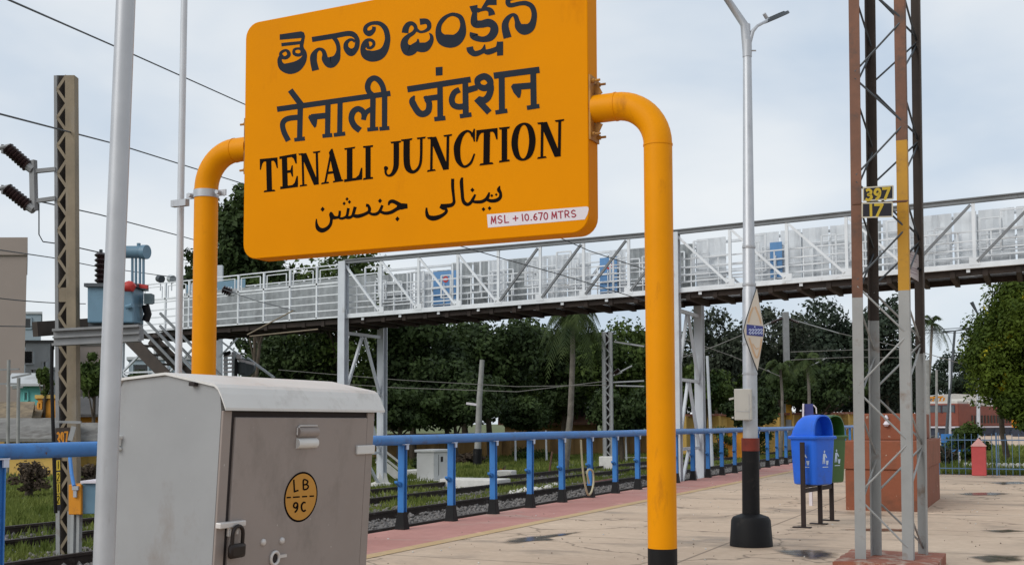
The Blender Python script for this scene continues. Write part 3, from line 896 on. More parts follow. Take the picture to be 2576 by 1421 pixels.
p.R([(1805, 1095, 128), (1690, 1000, 128), (1628, 860, 122), (1660, 720, 122), (1760, 652, 120), (1860, 700, 115), (1888, 790, 105), (1875, 880, 100)], H1_)
p.R([(1875, 860, 95), (1930, 730, 100), (2040, 655, 105)], H1_)
p.R([(2072, 380, 115), (2065, 1060, 110)], H1_)
p.R([(1955, 1080, 80), (2180, 1058, 80)], H1_)
p.R([(2312, 330, 112), (2310, 1060, 110)], H1_)
p.R([(2205, 1065, 80), (2410, 1045, 80)], H1_)
p.R([(2305, 350, 118), (2272, 190, 112), (2200, 70, 118), (2100, 18, 112), (2005, 70, 118), (1962, 190, 118), (1990, 300, 112), (2080, 380, 105)], H1_)
p.R([(45, 500, 112), (1210, 318, 108)], H2_)
p.P([(565, 95), (692, 83), (692, 240), (568, 250)], H2_)
p.R([(645, 400, 100), (650, 1040, 106)], H2_)
p.R([(540, 1048, 80), (745, 1025, 85)], H2_)
p.R([(630, 640, 105), (430, 665, 100)], H2_)
p.R([(345, 640, 30), (400, 670, 112), (445, 760, 110), (430, 890, 115), (350, 950, 118), (260, 930, 122), (180, 820, 120), (135, 710, 115), (175, 615, 25)], H2_)
p.R([(1110, 340, 105), (1120, 975, 110)], H2_)
p.R([(1010, 995, 80), (1225, 962, 82)], H2_)
p.R([(1005, 505, 105), (910, 560, 106), (862, 680, 110), (890, 780, 110), (980, 820, 110), (1100, 810, 110)], H2_)
p.R([(1130, 520, 115), (1240, 490, 110), (1330, 465, 105)], H2_)
p.R([(1455, 262, 122), (1545, 310, 125), (1572, 400, 115), (1500, 470, 115), (1420, 470, 115), (1350, 420, 105), (1342, 320, 118)], H2_, True)
p.R([(1570, 390, 115), (1580, 500, 115), (1530, 640, 125), (1450, 700, 125), (1350, 680, 115)], H2_)
p.R([(1315, 670, 118), (1400, 760, 118), (1552, 925, 118)], H2_)
p.R([(1780, 230, 110), (1785, 915, 110)], H2_)
p.R([(1665, 925, 80), (1885, 892, 80)], H2_)
p.R([(1635, 250, 116), (2475, 140, 116)], H2_)
p.R([(2360, 170, 108), (2370, 840, 110)], H2_)
p.R([(2245, 840, 80), (2475, 805, 80)], H2_)
p.R([(2330, 430, 115), (2020, 455, 115)], H2_)
p.P([(1952, 450), (1990, 398), (2140, 400), (2140, 560), (2120, 650), (2080, 658), (2000, 560)], H2_)
p.build('hindi_lettering', MT['ink'], board)
# English: serif capitals drawn in a unit box
SER = {
 'T': ([[(.35, .03), (.65, .03), (.65, .95), (.35, .95)], [(.16, 0), (.84, 0), (.78, .055), (.22, .055)], [(0, 1), (1, 1), (1, .91), (0, .91)], [(0, .92), (-.01, .68), (.05, .68), (.14, .85), (.24, .92)], [(1, .92), (1.01, .68), (.95, .68), (.86, .85), (.76, .92)]], []),
 'E': ([[(.13, .02), (.43, .02), (.43, .98), (.13, .98)], [(0, 1), (.96, 1), (.96, .92), (0, .92)], [(.97, .93), (.97, .70), (.90, .70), (.80, .86), (.66, .93)], [(.40, .54), (.74, .54), (.74, .46), (.40, .46)], [(.74, .67), (.74, .33), (.68, .33), (.60, .46), (.60, .54), (.68, .67)], [(0, 0), (1, 0), (1, .08), (0, .08)], [(1.01, .07), (1.01, .33), (.94, .33), (.82, .14), (.66, .07)]], []),
 'N': ([[(.13, .03), (.23, .03), (.23, .93), (.13, .97)], [(.06, .99), (.36, .99), (.92, -.01), (.68, -.01), (.1, .96)], [(.80, .1), (.91, -.01), (.91, .97), (.80, .97)], [(0, 0), (.37, 0), (.33, .05), (.03, .05)], [(.66, 1), (1.03, 1), (1, .95), (.70, .95)], [(-.02, 1), (.2, 1), (.2, .95), (.02, .95)]], []),
 'A': ([[(.38, .90), (.50, 1.0), (.55, 1.0), (.93, .03), (.62, .03)], [(.14, .03), (.23, .03), (.53, .90), (.47, .99)], [(.24, .27), (.70, .27), (.68, .34), (.27, .34)], [(0, 0), (.36, 0), (.33, .05), (.03, .05)], [(.52, 0), (1.0, 0), (.97, .05), (.55, .05)]], []),
 'L': ([[(.15, .02), (.46, .02), (.46, .98), (.15, .98)], [(0, 1), (.62, 1), (.58, .95), (.03, .95)], [(0, 0), (1, 0), (1, .08), (0, .08)], [(1.01, .07), (1.01, .35), (.94, .35), (.82, .15), (.62, .07)]], []),
 'I': ([[(.25, .02), (.75, .02), (.75, .98), (.25, .98)], [(0, 0), (1, 0), (.95, .055), (.05, .055)], [(0, 1), (1, 1), (.95, .945), (.05, .945)]], []),
 'J': ([[(.40, 1), (1.0, 1), (.96, .95), (.44, .95)]], [([(.72, .97, .30), (.72, .5, .30), (.69, .25, .28), (.52, .08, .2), (.30, .04, .12), (.16, .10, .12), (.12, .2, .13)], False), ([(.12, .20, .13), (.16, .27, .24), (.2, .31, .12)], False)]),
 'U': ([[(-.02, 1), (.48, 1), (.44, .95), (.02, .95)], [(.66, 1), (1.05, 1), (1.02, .95), (.69, .95)]], [([(.23, .97, .27), (.23, .4, .27), (.30, .16, .25), (.50, .05, .14), (.72, .13, .12), (.84, .36, .11), (.86, .97, .11)], False)]),
 'C': ([[(.92, 1), (.98, 1), (.98, .66), (.93, .66), (.84, .84), (.86, .9)]], [([(.88, .80, .12), (.78, .92, .11), (.60, .97, .11), (.36, .88, .2), (.19, .66, .29), (.17, .46, .29), (.24, .22, .24), (.48, .045, .12), (.78, .11, .11), (.96, .34, .07)], False)]),
 'O': ([], [([(.5, .965, .09), (.76, .84, .22), (.87, .5, .27), (.76, .16, .22), (.5, .035, .09), (.24, .16, .22), (.13, .5, .27), (.24, .84, .22)], True)]),
}
C_, D_ = (900, 550, .42216), (1600, 450, .47493)
ENG = [  # letter, close-up, left x, right x, top y left/right, bottom y left/right
 ('T', C_, 334, 502, 206, 190, 524, 508), ('E', C_, 520, 688, 182, 152, 492, 470), ('N', C_, 703, 903, 155, 128, 468, 440),
 ('A', C_, 907, 1120, 118, 100, 446, 414), ('L', C_, 1130, 1300, 104, 80, 424, 400), ('I', C_, 1308, 1405, 84, 74, 404, 392),
 ('J', C_, 1500, 1672, 50, 32, 384, 360), ('U', D_, 12, 208, 230, 206, 528, 506), ('N', D_, 230, 432, 212, 184, 502, 474),
 ('C', D_, 450, 636, 168, 138, 486, 456), ('T', D_, 642, 820, 152, 132, 452, 432), ('I', D_, 834, 926, 130, 120, 424, 412),
 ('O', D_, 940, 1142, 100, 72, 424, 396), ('N', D_, 1158, 1376, 88, 58, 394, 364)]
p = Paint(sfn, NY)
for ch, sc, x0, x1, tl, tr, bl, br in ENG:
    def mp(u, v):
        t = tl + (tr - tl) * u; b = bl + (br - bl) * u
        sk = (14 if sc is C_ else -8) * (0.5 - v)
        return (x0 + (x1 - x0) * u + sk * (.6 if ch in 'TENA' else .0), b + (t - b) * v)
    polys, rib = SER[ch]
    for q in polys:
        p.P([mp(*a) for a in q], sc)
    for q, cl in rib:
        p.R([(*mp(a, b), w * (x1 - x0)) for a, b, w in q], sc, cl)
p.build('english_lettering', MT['black_ink'], board)
# Urdu
U1, U2 = (1230, 700, .17592), (1680, 700, .14073)
p = Paint(sfn, NY)
for q in ([(205, 1000, 20), (205, 1100, 48), (240, 1210, 84), (330, 1260, 90), (440, 1220, 74), (520, 1130, 62), (545, 1010, 58), (540, 900, 84), (535, 840, 30)],
          [(540, 900, 84), (580, 960, 84), (660, 970, 58), (720, 940, 52), (738, 815, 46)],
          [(690, 950, 46), (760, 990, 50), (850, 970, 54), (900, 920, 54), (932, 755, 56)],
          [(850, 960, 46), (930, 970, 64), (1000, 950, 54), (1040, 890, 58), (1087, 725, 62)],
          [(1020, 915, 62), (1130, 940, 74), (1260, 910, 68), (1380, 850, 62), (1412, 780, 62), (1380, 700, 58), (1330, 690, 62)],
          [(1390, 845, 52), (1460, 890, 54), (1560, 890, 64), (1640, 830, 58), (1705, 690, 50)],
          [(1640, 825, 52), (1760, 870, 64), (1900, 850, 68), (2040, 770, 74), (2130, 720, 122), (2275, 708, 92)],
          [(2130, 715, 115), (2040, 645, 78), (1940, 600, 74), (1870, 622, 62), (1842, 690, 25)]):
    p.R([(x_, y_, w_ * 1.16) for x_, y_, w_ in q], U1)
for x, y, rr in ((345, 780, 58), (835, 650, 44), (900, 550, 44), (955, 615, 44), (1650, 590, 56), (2045, 1000, 58)):
    p.P([(x, y - rr), (x + rr * .85, y - rr * .1), (x, y + rr), (x - rr * .85, y + rr * .1)], U1)
p.build('urdu_word', MT['black_ink'], board)
p = Paint(sfn, NY)
for q in ([(187, 930, 40), (190, 1060, 74), (230, 1180, 100), (350, 1230, 124), (500, 1210, 114), (650, 1140, 84), (745, 1050, 78), (740, 980, 74), (660, 930, 114), (570, 890, 84)],
          [(590, 885, 104), (760, 880, 104), (900, 855, 94), (965, 780, 78), (960, 650, 68), (930, 350, 78), (930, 110, 80)],
          [(1205, 75, 50), (1180, 200, 88), (1200, 500, 84), (1220, 700, 84), (1270, 800, 94), (1360, 840, 84), (1450, 780, 78), (1510, 680, 74), (1575, 555, 50)],
          [(1490, 755, 62), (1600, 770, 78), (1760, 760, 84), (1880, 690, 84), (1940, 600, 78), (1972, 495, 40)],
          [(1890, 695, 74), (2020, 740, 88), (2180, 720, 94), (2280, 640, 84), (2290, 520, 74), (2240, 420, 94), (2272, 310, 20)]):
    p.R([(x_, y_, w_ * 1.14) for x_, y_, w_ in q], U2)
for x, y, rr in ((1490, 430, 68), (1805, 975, 62), (1978, 948, 62), (2042, 590, 48), (2168, 560, 44)):
    p.P([(x, y - rr), (x + rr * .9, y), (x, y + rr), (x - rr * .9, y)], U2)
p.build('urdu_word', MT['black_ink'], board)
# white altitude strip with red writing
Mz = (1920, 800, .1941)
p = Paint(sfn, NY, 0.0012)
p.P([(145, 300), (2195, 135), (2235, 150), (2240, 200), (2215, 300), (2160, 402), (165, 572)], Mz)
p.build('altitude_strip', MT['label_white'], board)
p = Paint(sfn, NY, 0.0024)
text(p, 'MSL', ((235, 345), (590, 312), (600, 460), (235, 492)), 24, Mz, gap=.45)
p.build('altitude_word', MT['red_ink'], board)
p = Paint(sfn, NY, 0.0024)
text(p, '+', ((675, 320), (785, 310), (790, 440), (685, 450)), 24, Mz)
text(p, '10.670', ((850, 300), (1395, 255), (1400, 400), (865, 430)), 24, Mz)
p.build('altitude_figure', MT['red_ink'], board)
p = Paint(sfn, NY, 0.0024)
text(p, 'MTRS', ((1480, 255), (1975, 210), (1985, 350), (1485, 390)), 24, Mz)
p.build('altitude_word', MT['red_ink'], board)

# the two bent pipes
PYY = SY + .095
PR = 0.098
for sgn, px, pz in ((1, 1661, 3.50), (-1, 513, 3.55)):
    bx = BX1 if sgn > 0 else BX0
    x = YP(px, 900, PYY).x
    R_ = 0.30
    pts = [(bx + sgn * .012, PYY, pz)]
    cx, cz = x - sgn * R_, pz - R_
    pts.append((cx - sgn * .02 if sgn * (cx - bx) > .05 else bx + sgn * .03, PYY, pz))
    for i in range(0, 13):
        t = math.radians(90 - i * 7.5)
        pts.append((cx + sgn * R_ * math.cos(t), PYY, cz + R_ * math.sin(t)))
    pts += [(x, PYY, 1.8), (x + sgn * .0, PYY, .46)]
    m = MB(); m.tube(pts, PR, 28)
    pipe = m.build('bent_pipe_post', MT['yellow_pipe'], sign, smooth=60)
    m = MB(); m.tube([(x, PYY, .46), (x, PYY, -.02)], PR + .001, 28)
    m.build('black_base', MT['black'], pipe, smooth=60)
    m = MB()
    for zz in (cz - .005,):
        m.tube([(x, PYY, zz - .006), (x, PYY, zz + .006)], PR + .0035, 28)
    m.build('weld_seam', MT['yellow_pipe'], pipe, smooth=60)
    m = MB()
    m.tube([(cx - .006, PYY, pz), (cx + .006, PYY, pz)], PR + .0035, 28)
    m.build('weld_seam', MT['yellow_pipe'], pipe, smooth=60)
    # flange plate with bolts on the side of the board
    m = MB()
    m.cbox((bx + sgn * .007, PYY, pz), (.014, .172, .46))
    for dz in (-.19, .19):
        for dy in (-.055, .055):
            m.tube([(bx + sgn * .014, PYY + dy, pz + dz), (bx + sgn * .035, PYY + dy, pz + dz)], .017, 6)
            m.tube([(bx + sgn * .03, PYY + dy, pz + dz), (bx + sgn * .075, PYY + dy, pz + dz)], .009, 8)
    for dz in (-.14, .14):
        m.beam((bx + sgn * .012, PYY, pz + dz * 1.25), (bx + sgn * .05, PYY, pz + dz * .72), .012, .05)
    m.build('flange_plate', mat('flange_rusty_yellow', (0.40, 0.19, 0.03), 0.6, c2=(0.14, 0.06, 0.03), c2amt=0.4, c2scale=8), sign, smooth=40)
    if sgn < 0:
        cl = MB()
        zc = YP(513, 490, PYY).z
        cl.tube([(x, PYY, zc - .032), (x, PYY, zc + .032)], PR + .006, 28)
        for s2 in (-1, 1):
            cl.cbox((x + s2 * (PR + .055), PYY, zc), (.11, .012, .05))
            cl.tube([(x + s2 * (PR + .05), PYY - .05, zc), (x + s2 * (PR + .05), PYY + .05, zc)], .018, 8)
        cl.cbox((x - .245, PYY - .04, zc - .06), (.16, .05, .055))
        cl.build('pole_clamp', MT['galv'], sign, smooth=40)

# slim white pole beside the left pipe, held by the clamp
bp = D(446, 1200, 9.45); bp.z = 0
tp = D(464, -40, 9.45)
m = MB(); m.tube([bp, D(455, 480, 9.45), tp], [.030, .029, .028], 14)
m2 = m
o = m.build('slim_pole', MT['white_steel'], None, origin=bp, smooth=60)
tag(o, 'slim white vertical pole clamped beside the left yellow pipe of the name board', 'pole')

# thick leaning grey pole close to the camera
PD = 3.25
b0 = D(262, 1421, PD); b0 = b0 + (D(262, 1421, PD) - D(316, 0, PD)).normalized() * (b0.z + .01)
t0 = D(319, -60, PD)
m = MB(); k_ = PD / 4.2
m.tube([b0, D(261, 1421, PD), D(287, 720, PD), t0], [.0405 * k_, .039 * k_, .0375 * k_, .0355 * k_], 24)
o = m.build('leaning_pole', MT['galv'], None, origin=b0, smooth=60)
tag(o, 'thick silvery grey pole leaning slightly in front of the cabinet side', 'pole')

# ------------------------------------------------------------------ grey equipment cabinet
PC = Vector((-2.78, 3.33, 1.355))
TILT = Matrix.Translation(PC) @ Matrix.Rotation(0.06, 4, 'Y') @ Matrix.Translation(-PC)
TI = TILT.inverted()
cab = thing('equipment_cabinet', (-3.04, 3.85, 0), 'grey steel trackside cabinet with white pitched roof and round yellow LB 9C mark', 'cabinet')
X0, X1, Y0, Y1 = PC.x - .525, PC.x, PC.y, PC.y + 1.045
def MBt():
    q = MB(); q.xf = TILT
    return q
ZE = PC.z
roofp = [(X0 - .024, ZE), (X0 - .018, ZE + .02), (X0 - .002, ZE + .062), (X0 + .030, ZE + .090), ((X0 + X1) / 2 - .01, ZE + .120), (X1 - .030, ZE + .086), (X1 - .012, ZE + .074), (X1 + .004, ZE + .050), (X1 + .024, ZE + .012), (X1 + .030, ZE)]
m = MBt()
low = [(x, z - .006) for x, z in roofp]
m.prism([(X0, Y0, -.02)] + [(X1, Y0, -.02), (X1, Y0, ZE - .004)] + [(x, Y0, z) for x, z in low[::-1] if X0 <= x <= X1] + [(X0, Y0, ZE)], (0, Y1 - Y0, 0))
m.build('body', MT['cab_grey'], cab, smooth=0)
m = MBt()
outer = [(x, z + .006) for x, z in roofp]
ring = outer + [(x, z - .004) for x, z in roofp[::-1]]
m.prism([(x, Y0 - .012, z) for x, z in ring], (0, Y1 - Y0 + .075, 0))
m.build('roof', MT['cab_white'], cab, smooth=0)
NXT = (TILT.to_3x3() @ Vector((1, 0, 0))).normalized()
PF = TILT @ Vector((X1, Y0, 1))
def door_at(px, py, off=0.0):        # a measured point on the door plane, in the cabinet's own frame
    return TI @ PL(px, py, PF + NXT * (off + .0155), NXT)
dl, dr = Y0 + .085, Y1 - .13
m = MBt()
m.box((X1 - .002, Y0 + .055, -.015), (X1 + .004, Y1 - .05, ZE - .008))
m.build('door_gap', MT['dark_gap'], cab, smooth=0)
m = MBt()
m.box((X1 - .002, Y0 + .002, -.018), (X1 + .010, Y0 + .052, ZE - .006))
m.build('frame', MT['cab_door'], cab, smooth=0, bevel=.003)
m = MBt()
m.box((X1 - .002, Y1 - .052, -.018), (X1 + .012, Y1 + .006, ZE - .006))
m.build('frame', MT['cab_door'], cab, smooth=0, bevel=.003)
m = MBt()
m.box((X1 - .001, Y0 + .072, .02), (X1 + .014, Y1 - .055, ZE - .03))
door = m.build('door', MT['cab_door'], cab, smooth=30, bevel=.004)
XD = X1 + .014
# louvre with two hooded slots, upper one hollow
c1, c2_ = door_at(772, 1086), door_at(770, 1114)
for c in (c1, c2_):
    m = MBt()
    w, h = .068, .024
    for i in range(9):
        t0_, t1_ = math.pi * i / 9, math.pi * (i + 1) / 9
        a = [(XD - .002 + .022 * math.sin(t0_), y, c.z + h * .9 * math.cos(t0_)) for y in (c.y - w, c.y + w)]
        b = [(XD - .002 + .022 * math.sin(t1_), y, c.z + h * .9 * math.cos(t1_)) for y in (c.y - w, c.y + w)]
        m.add([a[0], a[1], b[1], b[0]], [(0, 1, 2, 3)])
    for y in (c.y - w, c.y + w):
        m.add([(XD - .002 + .022 * math.sin(math.pi * i / 9), y, c.z + h * .9 * math.cos(math.pi * i / 9)) for i in range(10)], [tuple(range(10))])
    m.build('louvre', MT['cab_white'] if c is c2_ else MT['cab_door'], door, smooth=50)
    if c is c1:
        m = MBt(); m.tube([(XD + .003, c.y - w, c.z - .012), (XD + .003, c.y - w, c.z + .016), (XD + .003, c.y - w + .015, c.z + .026), (XD + .003, c.y + w, c.z + .026)], .004, 6); m.build('louvre_edge', MT['cab_chip'], door)
# bevelled round emblem
ce = (door_at(715, 1250) + door_at(799, 1248)) / 2
er = (door_at(799, 1248).y - door_at(715, 1250).y) / 2 / .104
def disc(mb, x, c, r, n=40, sy=1.0):
    mb.add([(x, c.y + r * sy * math.cos(2 * math.pi * i / n), c.z + r * math.sin(2 * math.pi * i / n)) for i in range(n)], [tuple(range(n))])
m = MBt(); disc(m, XD + .0008, ce, .104, sy=er)
m.build('emblem_border', MT['black_ink'], door, smooth=0)
m = MBt(); disc(m, XD + .0014, ce, .096, sy=er)
m.build('emblem', MT['emblem'], door, smooth=0)
E_ = (800, 1450, .5695)
efn = lambda x, y: PL(x * SRC, y * SRC, PF + NXT * .0156, NXT)
p = Paint(efn, NXT, .0004)
text(p, 'L', ((655, 825), (690, 818), (690, 895), (660, 905)), 11, E_)
text(p, 'B', ((722, 825), (765, 820), (765, 885), (722, 892)), 11, E_)
text(p, '9', ((652, 985), (690, 978), (690, 1045), (655, 1052)), 12, E_)
text(p, 'C', ((708, 985), (745, 975), (745, 1038), (712, 1045)), 12, E_)
for a, b in ((608, 638), (652, 700), (716, 752), (768, 800)):
    p.R([(a, 946 - (a - 608) * .06, 10), (b, 946 - (b - 608) * .06, 10)], E_)
p.build('emblem_lettering', MT['black_ink'], door)
# hinge tab, rivets, drill hole, lock hasp and padlock
ch = door_at(921, 1130)
m = MBt(); m.box((XD - .001, ch.y - .085, ch.z - .020), (XD + .012, ch.y + .06, ch.z + .020))
m.build('hinge', MT['cab_white'], cab, smooth=0, bevel=.004)
for px, py in ((662, 1363), (709, 1359)):
    c = door_at(px, py)
    m = MBt(); m.tube([(XD - .001, c.y, c.z), (XD + .007, c.y, c.z), (XD + .010, c.y, c.z)], [.014, .013, .006], 12)
    m.build('rivet', MT['cab_chip'], door, smooth=60)
c = door_at(690, 1403)
m = MBt(); m.tube([(XD + .004, c.y + .026 * math.cos(t * .5236), c.z + .026 * math.sin(t * .5236)) for t in range(12)], .007, 8, closed=True)
m.cbox((XD + .004, c.y + .05, c.z + .004), (.010, .045, .012))
m.build('lock_escutcheon', MT['cab_chip'], door, smooth=50)
m = MBt(); disc(m, XD + .002, c, .022, 16)
m.build('keyhole', MT['dark_gap'], door, smooth=0)
c = door_at(580, 1318)
m = MBt(); m.box((X1 + .008, Y0 - .004, c.z - .010), (XD + .020, Y0 + .145, c.z + .012))
m.box((XD - .001, Y0 + .055, c.z - .045), (XD + .012, Y0 + .072, c.z)); m.box((XD - .001, Y0 + .098, c.z - .040), (XD + .016, Y0 + .112, c.z))
m.build('hasp', MT['cab_chip'], cab, smooth=0, bevel=.004)
pl = thing('padlock', TILT @ Vector((XD + .03, Y0 + .085, c.z - .10)), 'old black padlock hanging from the hasp of the grey cabinet', 'padlock')
m = MBt(); m.cbox((XD + .028, Y0 + .088, c.z - .098), (.024, .090, .056))
m.build('lock_case', MT['lock'], pl, smooth=30, bevel=.012)
m = MBt()
m.tube([(XD + .028, Y0 + .058, c.z - .075), (XD + .028, Y0 + .058, c.z - .035)] + [(XD + .028, Y0 + .088 - .030 * math.cos(t * math.pi / 8), c.z - .035 + .030 * math.sin(t * math.pi / 8)) for t in range(9)] + [(XD + .028, Y0 + .118, c.z - .075)], .0075, 10)
m.build('shackle', MT['lock'], pl, smooth=60)
# small earthing lug and latch on the gable side
m = MBt()
q = TI @ PL(782 * SRC + 0, 1536 * SRC, TILT @ Vector((X0, Y0, 1)), (TILT.to_3x3() @ Vector((0, 1, 0))))
m.cbox((q.x, Y0 - .012, q.z), (.028, .024, .016))
m.build('dark_lug', MT['dark_gap'], cab, smooth=0, bevel=.003)
m = MBt()
q = TI @ PL(303, 1112, TILT @ Vector((X0, Y0, 1)), (TILT.to_3x3() @ Vector((0, 1, 0))))
m.cbox((q.x, Y0 - .012, q.z + .02), (.022, .03, .014)); m.cbox((q.x, Y0 - .008, q.z), (.012, .018, .03)); m.cbox((q.x, Y0 - .01, q.z - .025), (.02, .022, .012))
m.build('white_latch', MT['cab_white'], cab, smooth=0, bevel=.003)

# ------------------------------------------------------------------ blue platform railing
FX = -7.12
fence = thing('platform_railing', (FX, 20, 0), 'blue platform edge railing with thick tube handrail and black-footed posts', 'railing')
RZT = 1.095
m = MB(); m.tube([(FX, y, RZT + .004 * math.sin(y * .9)) for y in np.linspace(2.5, 76, 60)], .062, 18)
rail = m.build('handrail', MT['fence_blue'], fence, smooth=60)
for y in (22.2, 40.0, 31.0):
    m = MB(); m.tube([(FX, y - .05, RZT), (FX, y + .05, RZT)], .075, 18)
    m.build('coupling', MT['fence_blue'], rail, smooth=60)
def post_mesh():
    m = MB()
    w, d, t = .085, .082, .014
    prof = [(-w / 2, -d / 2), (w / 2, -d / 2), (w / 2, -d / 2 + t), (t, -d / 2 + t), (t, d / 2 - t), (w / 2, d / 2 - t), (w / 2, d / 2), (-w / 2, d / 2), (-w / 2, d / 2 - t), (-t, d / 2 - t), (-t, -d / 2 + t), (-w / 2, -d / 2 + t)]
    m.prism([(a, b, .2) for a, b in prof], (0, 0, RZT - .2 - .05))
    m.add([(-.035, -d / 2 - .002, .52), (-.035, -d / 2 - .002, .58), (-.035, -d / 2 - .09, .60), (-.035, -d / 2 - .09, .57), (.01, -d / 2 - .002, .52), (.01, -d / 2 - .002, .58), (.01, -d / 2 - .09, .60), (.01, -d / 2 - .09, .57)],
          [(0, 1, 2, 3), (7, 6, 5, 4), (1, 5, 6, 2), (0, 3, 7, 4), (3, 2, 6, 7)])
    return m
pm = post_mesh().build('post', MT['fence_blue'], None, smooth=0, bevel=.004)
m = MB(); m.box((-.050, -.047, .17), (.050, .047, .2)); m.add([(-.072, -.066, 0), (.072, -.066, 0), (.072, .066, 0), (-.072, .066, 0), (-.047, -.044, .215), (.047, -.044, .215), (.047, .044, .215), (-.047, .044, .215)], [(0, 1, 5, 4), (1, 2, 6, 5), (2, 3, 7, 6), (3, 0, 4, 7), (4, 5, 6, 7)])
bm_ = m.build('black_foot', MT['black'], pm, smooth=0, bevel=.006)
m = MB(); m.box((.044, .0, RZT - .12), (.060, .05, RZT - .05)); m.box((-.02, -.045, RZT - .062), (.064, .055, RZT - .05))
br_ = m.build('pale_bracket', MT['pict_white'], pm, smooth=0)
ys = [6.0, 7.35, 8.6, 9.8] + [11.9 + 1.265 * i for i in range(0, 50)]
first = True
for y in ys:
    if y > 75: break
    if first:
        o, kids = pm, [bm_, br_]; first = False
    else:
        o = pm.copy(); col.objects.link(o)
        for kq in (bm_, br_):
            c = kq.copy(); col.objects.link(c); c.parent = o
    o.parent = fence
    o.matrix_parent_inverse = Matrix.Translation(-fence.location)
    o.location = (FX, y, 0)
    o.rotation_euler = (random.uniform(-.006, .006), random.uniform(-.008, .008), random.uniform(-.03, .03))
# cream cable looped over the handrail
pts = [XP(a, b, FX + .09) for a, b in ((1461, 1106), (1463, 1140), (1466, 1180), (1471, 1215), (1479, 1243), (1488, 1236), (1493, 1212), (1491, 1186), (1482, 1180), (1477, 1190), (1482, 1215))]
pts = [Vector(q) for q in smoothpts([tuple(q) for q in pts], False, 5)]
m = MB(); m.tube(pts, .018, 8)
tag(m.build('hanging_cable', MT['cable'], None, smooth=60), 'cream cable hanging in a loop from the blue handrail', 'cable')

# ------------------------------------------------------------------ footbridge over the tracks
YN, YF = 24.0, 25.8
def lerp(x, tab):
    if x <= tab[0][0]:
        a, b = tab[0], tab[1]
    elif x >= tab[-1][0]:
        a, b = tab[-2], tab[-1]
    else:
        for a, b in zip(tab, tab[1:]):
            if a[0] <= x <= b[0]: break
    return a[1] + (b[1] - a[1]) * (x - a[0]) / (b[0] - a[0])
ZB = lambda x: lerp(x, [(-22.8, 3.90), (-16.1, 4.03), (-7.34, 4.22), (-.3, 4.42)])
ZT = lambda x: lerp(x, [(-22.8, 5.25), (-16.1, 5.42), (-7.34, 5.52), (-.3, 5.72)])
bridge = thing('footbridge', (-9, 24.9, GZ), 'long silver steel truss footbridge crossing above the railway tracks', 'footbridge')
XL, XM0, XM1, XR = -22.9, -16.1, -7.3, 4.2
def Pn(x, f, y=YN):
    return Vector((x, y, ZB(x) + (ZT(x) - ZB(x)) * f))
m = MB()
for y in (YN, YF):
    m.beam(Pn(XM0, 0, y), Pn(XM1, 0, y), .07, .11); m.beam(Pn(XM1, 0, y), Pn(XR, 0, y), .07, .11)
bc = m.build('bottom_chord', MT['bridge_white'], bridge, smooth=0, bevel=.006)
m = MB()
for y in (YN,):
    for a, b in ((XM0, XM1), (XM1, -.3), (-.3, XR)):
        m.beam(Pn(a, 1, y), Pn(b, 1, y), .09, .085)
        m.beam(Pn(a, 1, y) + Vector((0, -.06, .05)), Pn(b, 1, y) + Vector((0, -.06, .05)), .03, .03)
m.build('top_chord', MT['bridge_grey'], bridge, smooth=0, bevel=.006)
m = MB()
for a, b in ((XM0, XM1), (XM1, -.3), (-.3, XR)):
    m.beam(Pn(a, 1, YF), Pn(b, 1, YF), .06, .06)
m.build('far_chord', MT['sheet'], bridge, smooth=0)
nodes1 = [XM0 + (XM1 - XM0) * i / 8 for i in range(9)]
nodes2 = [XM1 + (8 * 1.235) * i / 8 for i in range(9)]
for y in (YN, YF):
    for nodes in (nodes1, nodes2):
        for i, x in enumerate(nodes):
            if nodes is nodes2 and i == 0:
                continue
            mv = MB()
            mv.beam(Pn(x, .03, y), Pn(x, .97, y), .065, .05)
            mv.cbox(Pn(x, .05, y) + Vector((0, -.035, .02)), (.2, .012, .16))
            mv.build('truss_post', MT['bridge_white'], bridge, smooth=0)
        for i in range(8):
            md = MB()
            a, b = nodes[i], nodes[i + 1]
            if i < 4:
                md.beam(Pn(a, .94, y) + Vector((.05, -.03, 0)), Pn(b, .06, y) + Vector((-.05, -.03, 0)), .055, .05)
            else:
                md.beam(Pn(a, .06, y) + Vector((.05, -.03, 0)), Pn(b, .94, y) + Vector((-.05, -.03, 0)), .055, .05)
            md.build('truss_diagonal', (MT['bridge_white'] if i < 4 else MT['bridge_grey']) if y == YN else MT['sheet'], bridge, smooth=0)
# deck and its dark under-structure
m = MB()
for a, b in ((XL, XM0), (XM0, XM1), (XM1, -.3), (-.3, XR)):
    m.add([Pn(a, .03, YN + .07), Pn(b, .03, YN + .07), Pn(b, .03, YF - .07), Pn(a, .03, YF - .07)], [(0, 1, 2, 3)])
    for y in (YN + .12, YF - .12):
        m.beam(Pn(a, 0, y) + Vector((0, 0, -.115)), Pn(b, 0, y) + Vector((0, 0, -.115)), .08, .12)
x = XL
rr = random.Random(3)
while x < XR:
    m.beam(Pn(x, 0, YN + .05) + Vector((0, 0, -.14)), Pn(x, 0, YF - .05) + Vector((0, 0, -.14)), .10, .13 + rr.uniform(-.02, .02))
    x += .61
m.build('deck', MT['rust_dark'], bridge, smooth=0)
x = XM0 + .55
while x < XR:      # small white connection lugs under the bottom chord
    m = MB(); m.cbox(Pn(x, 0, YN) + Vector((0, .02, -.085)), (.07, .03, .08)); x += 1.1
    m.build('white_lug', MT['bridge_white'], bc, smooth=0)
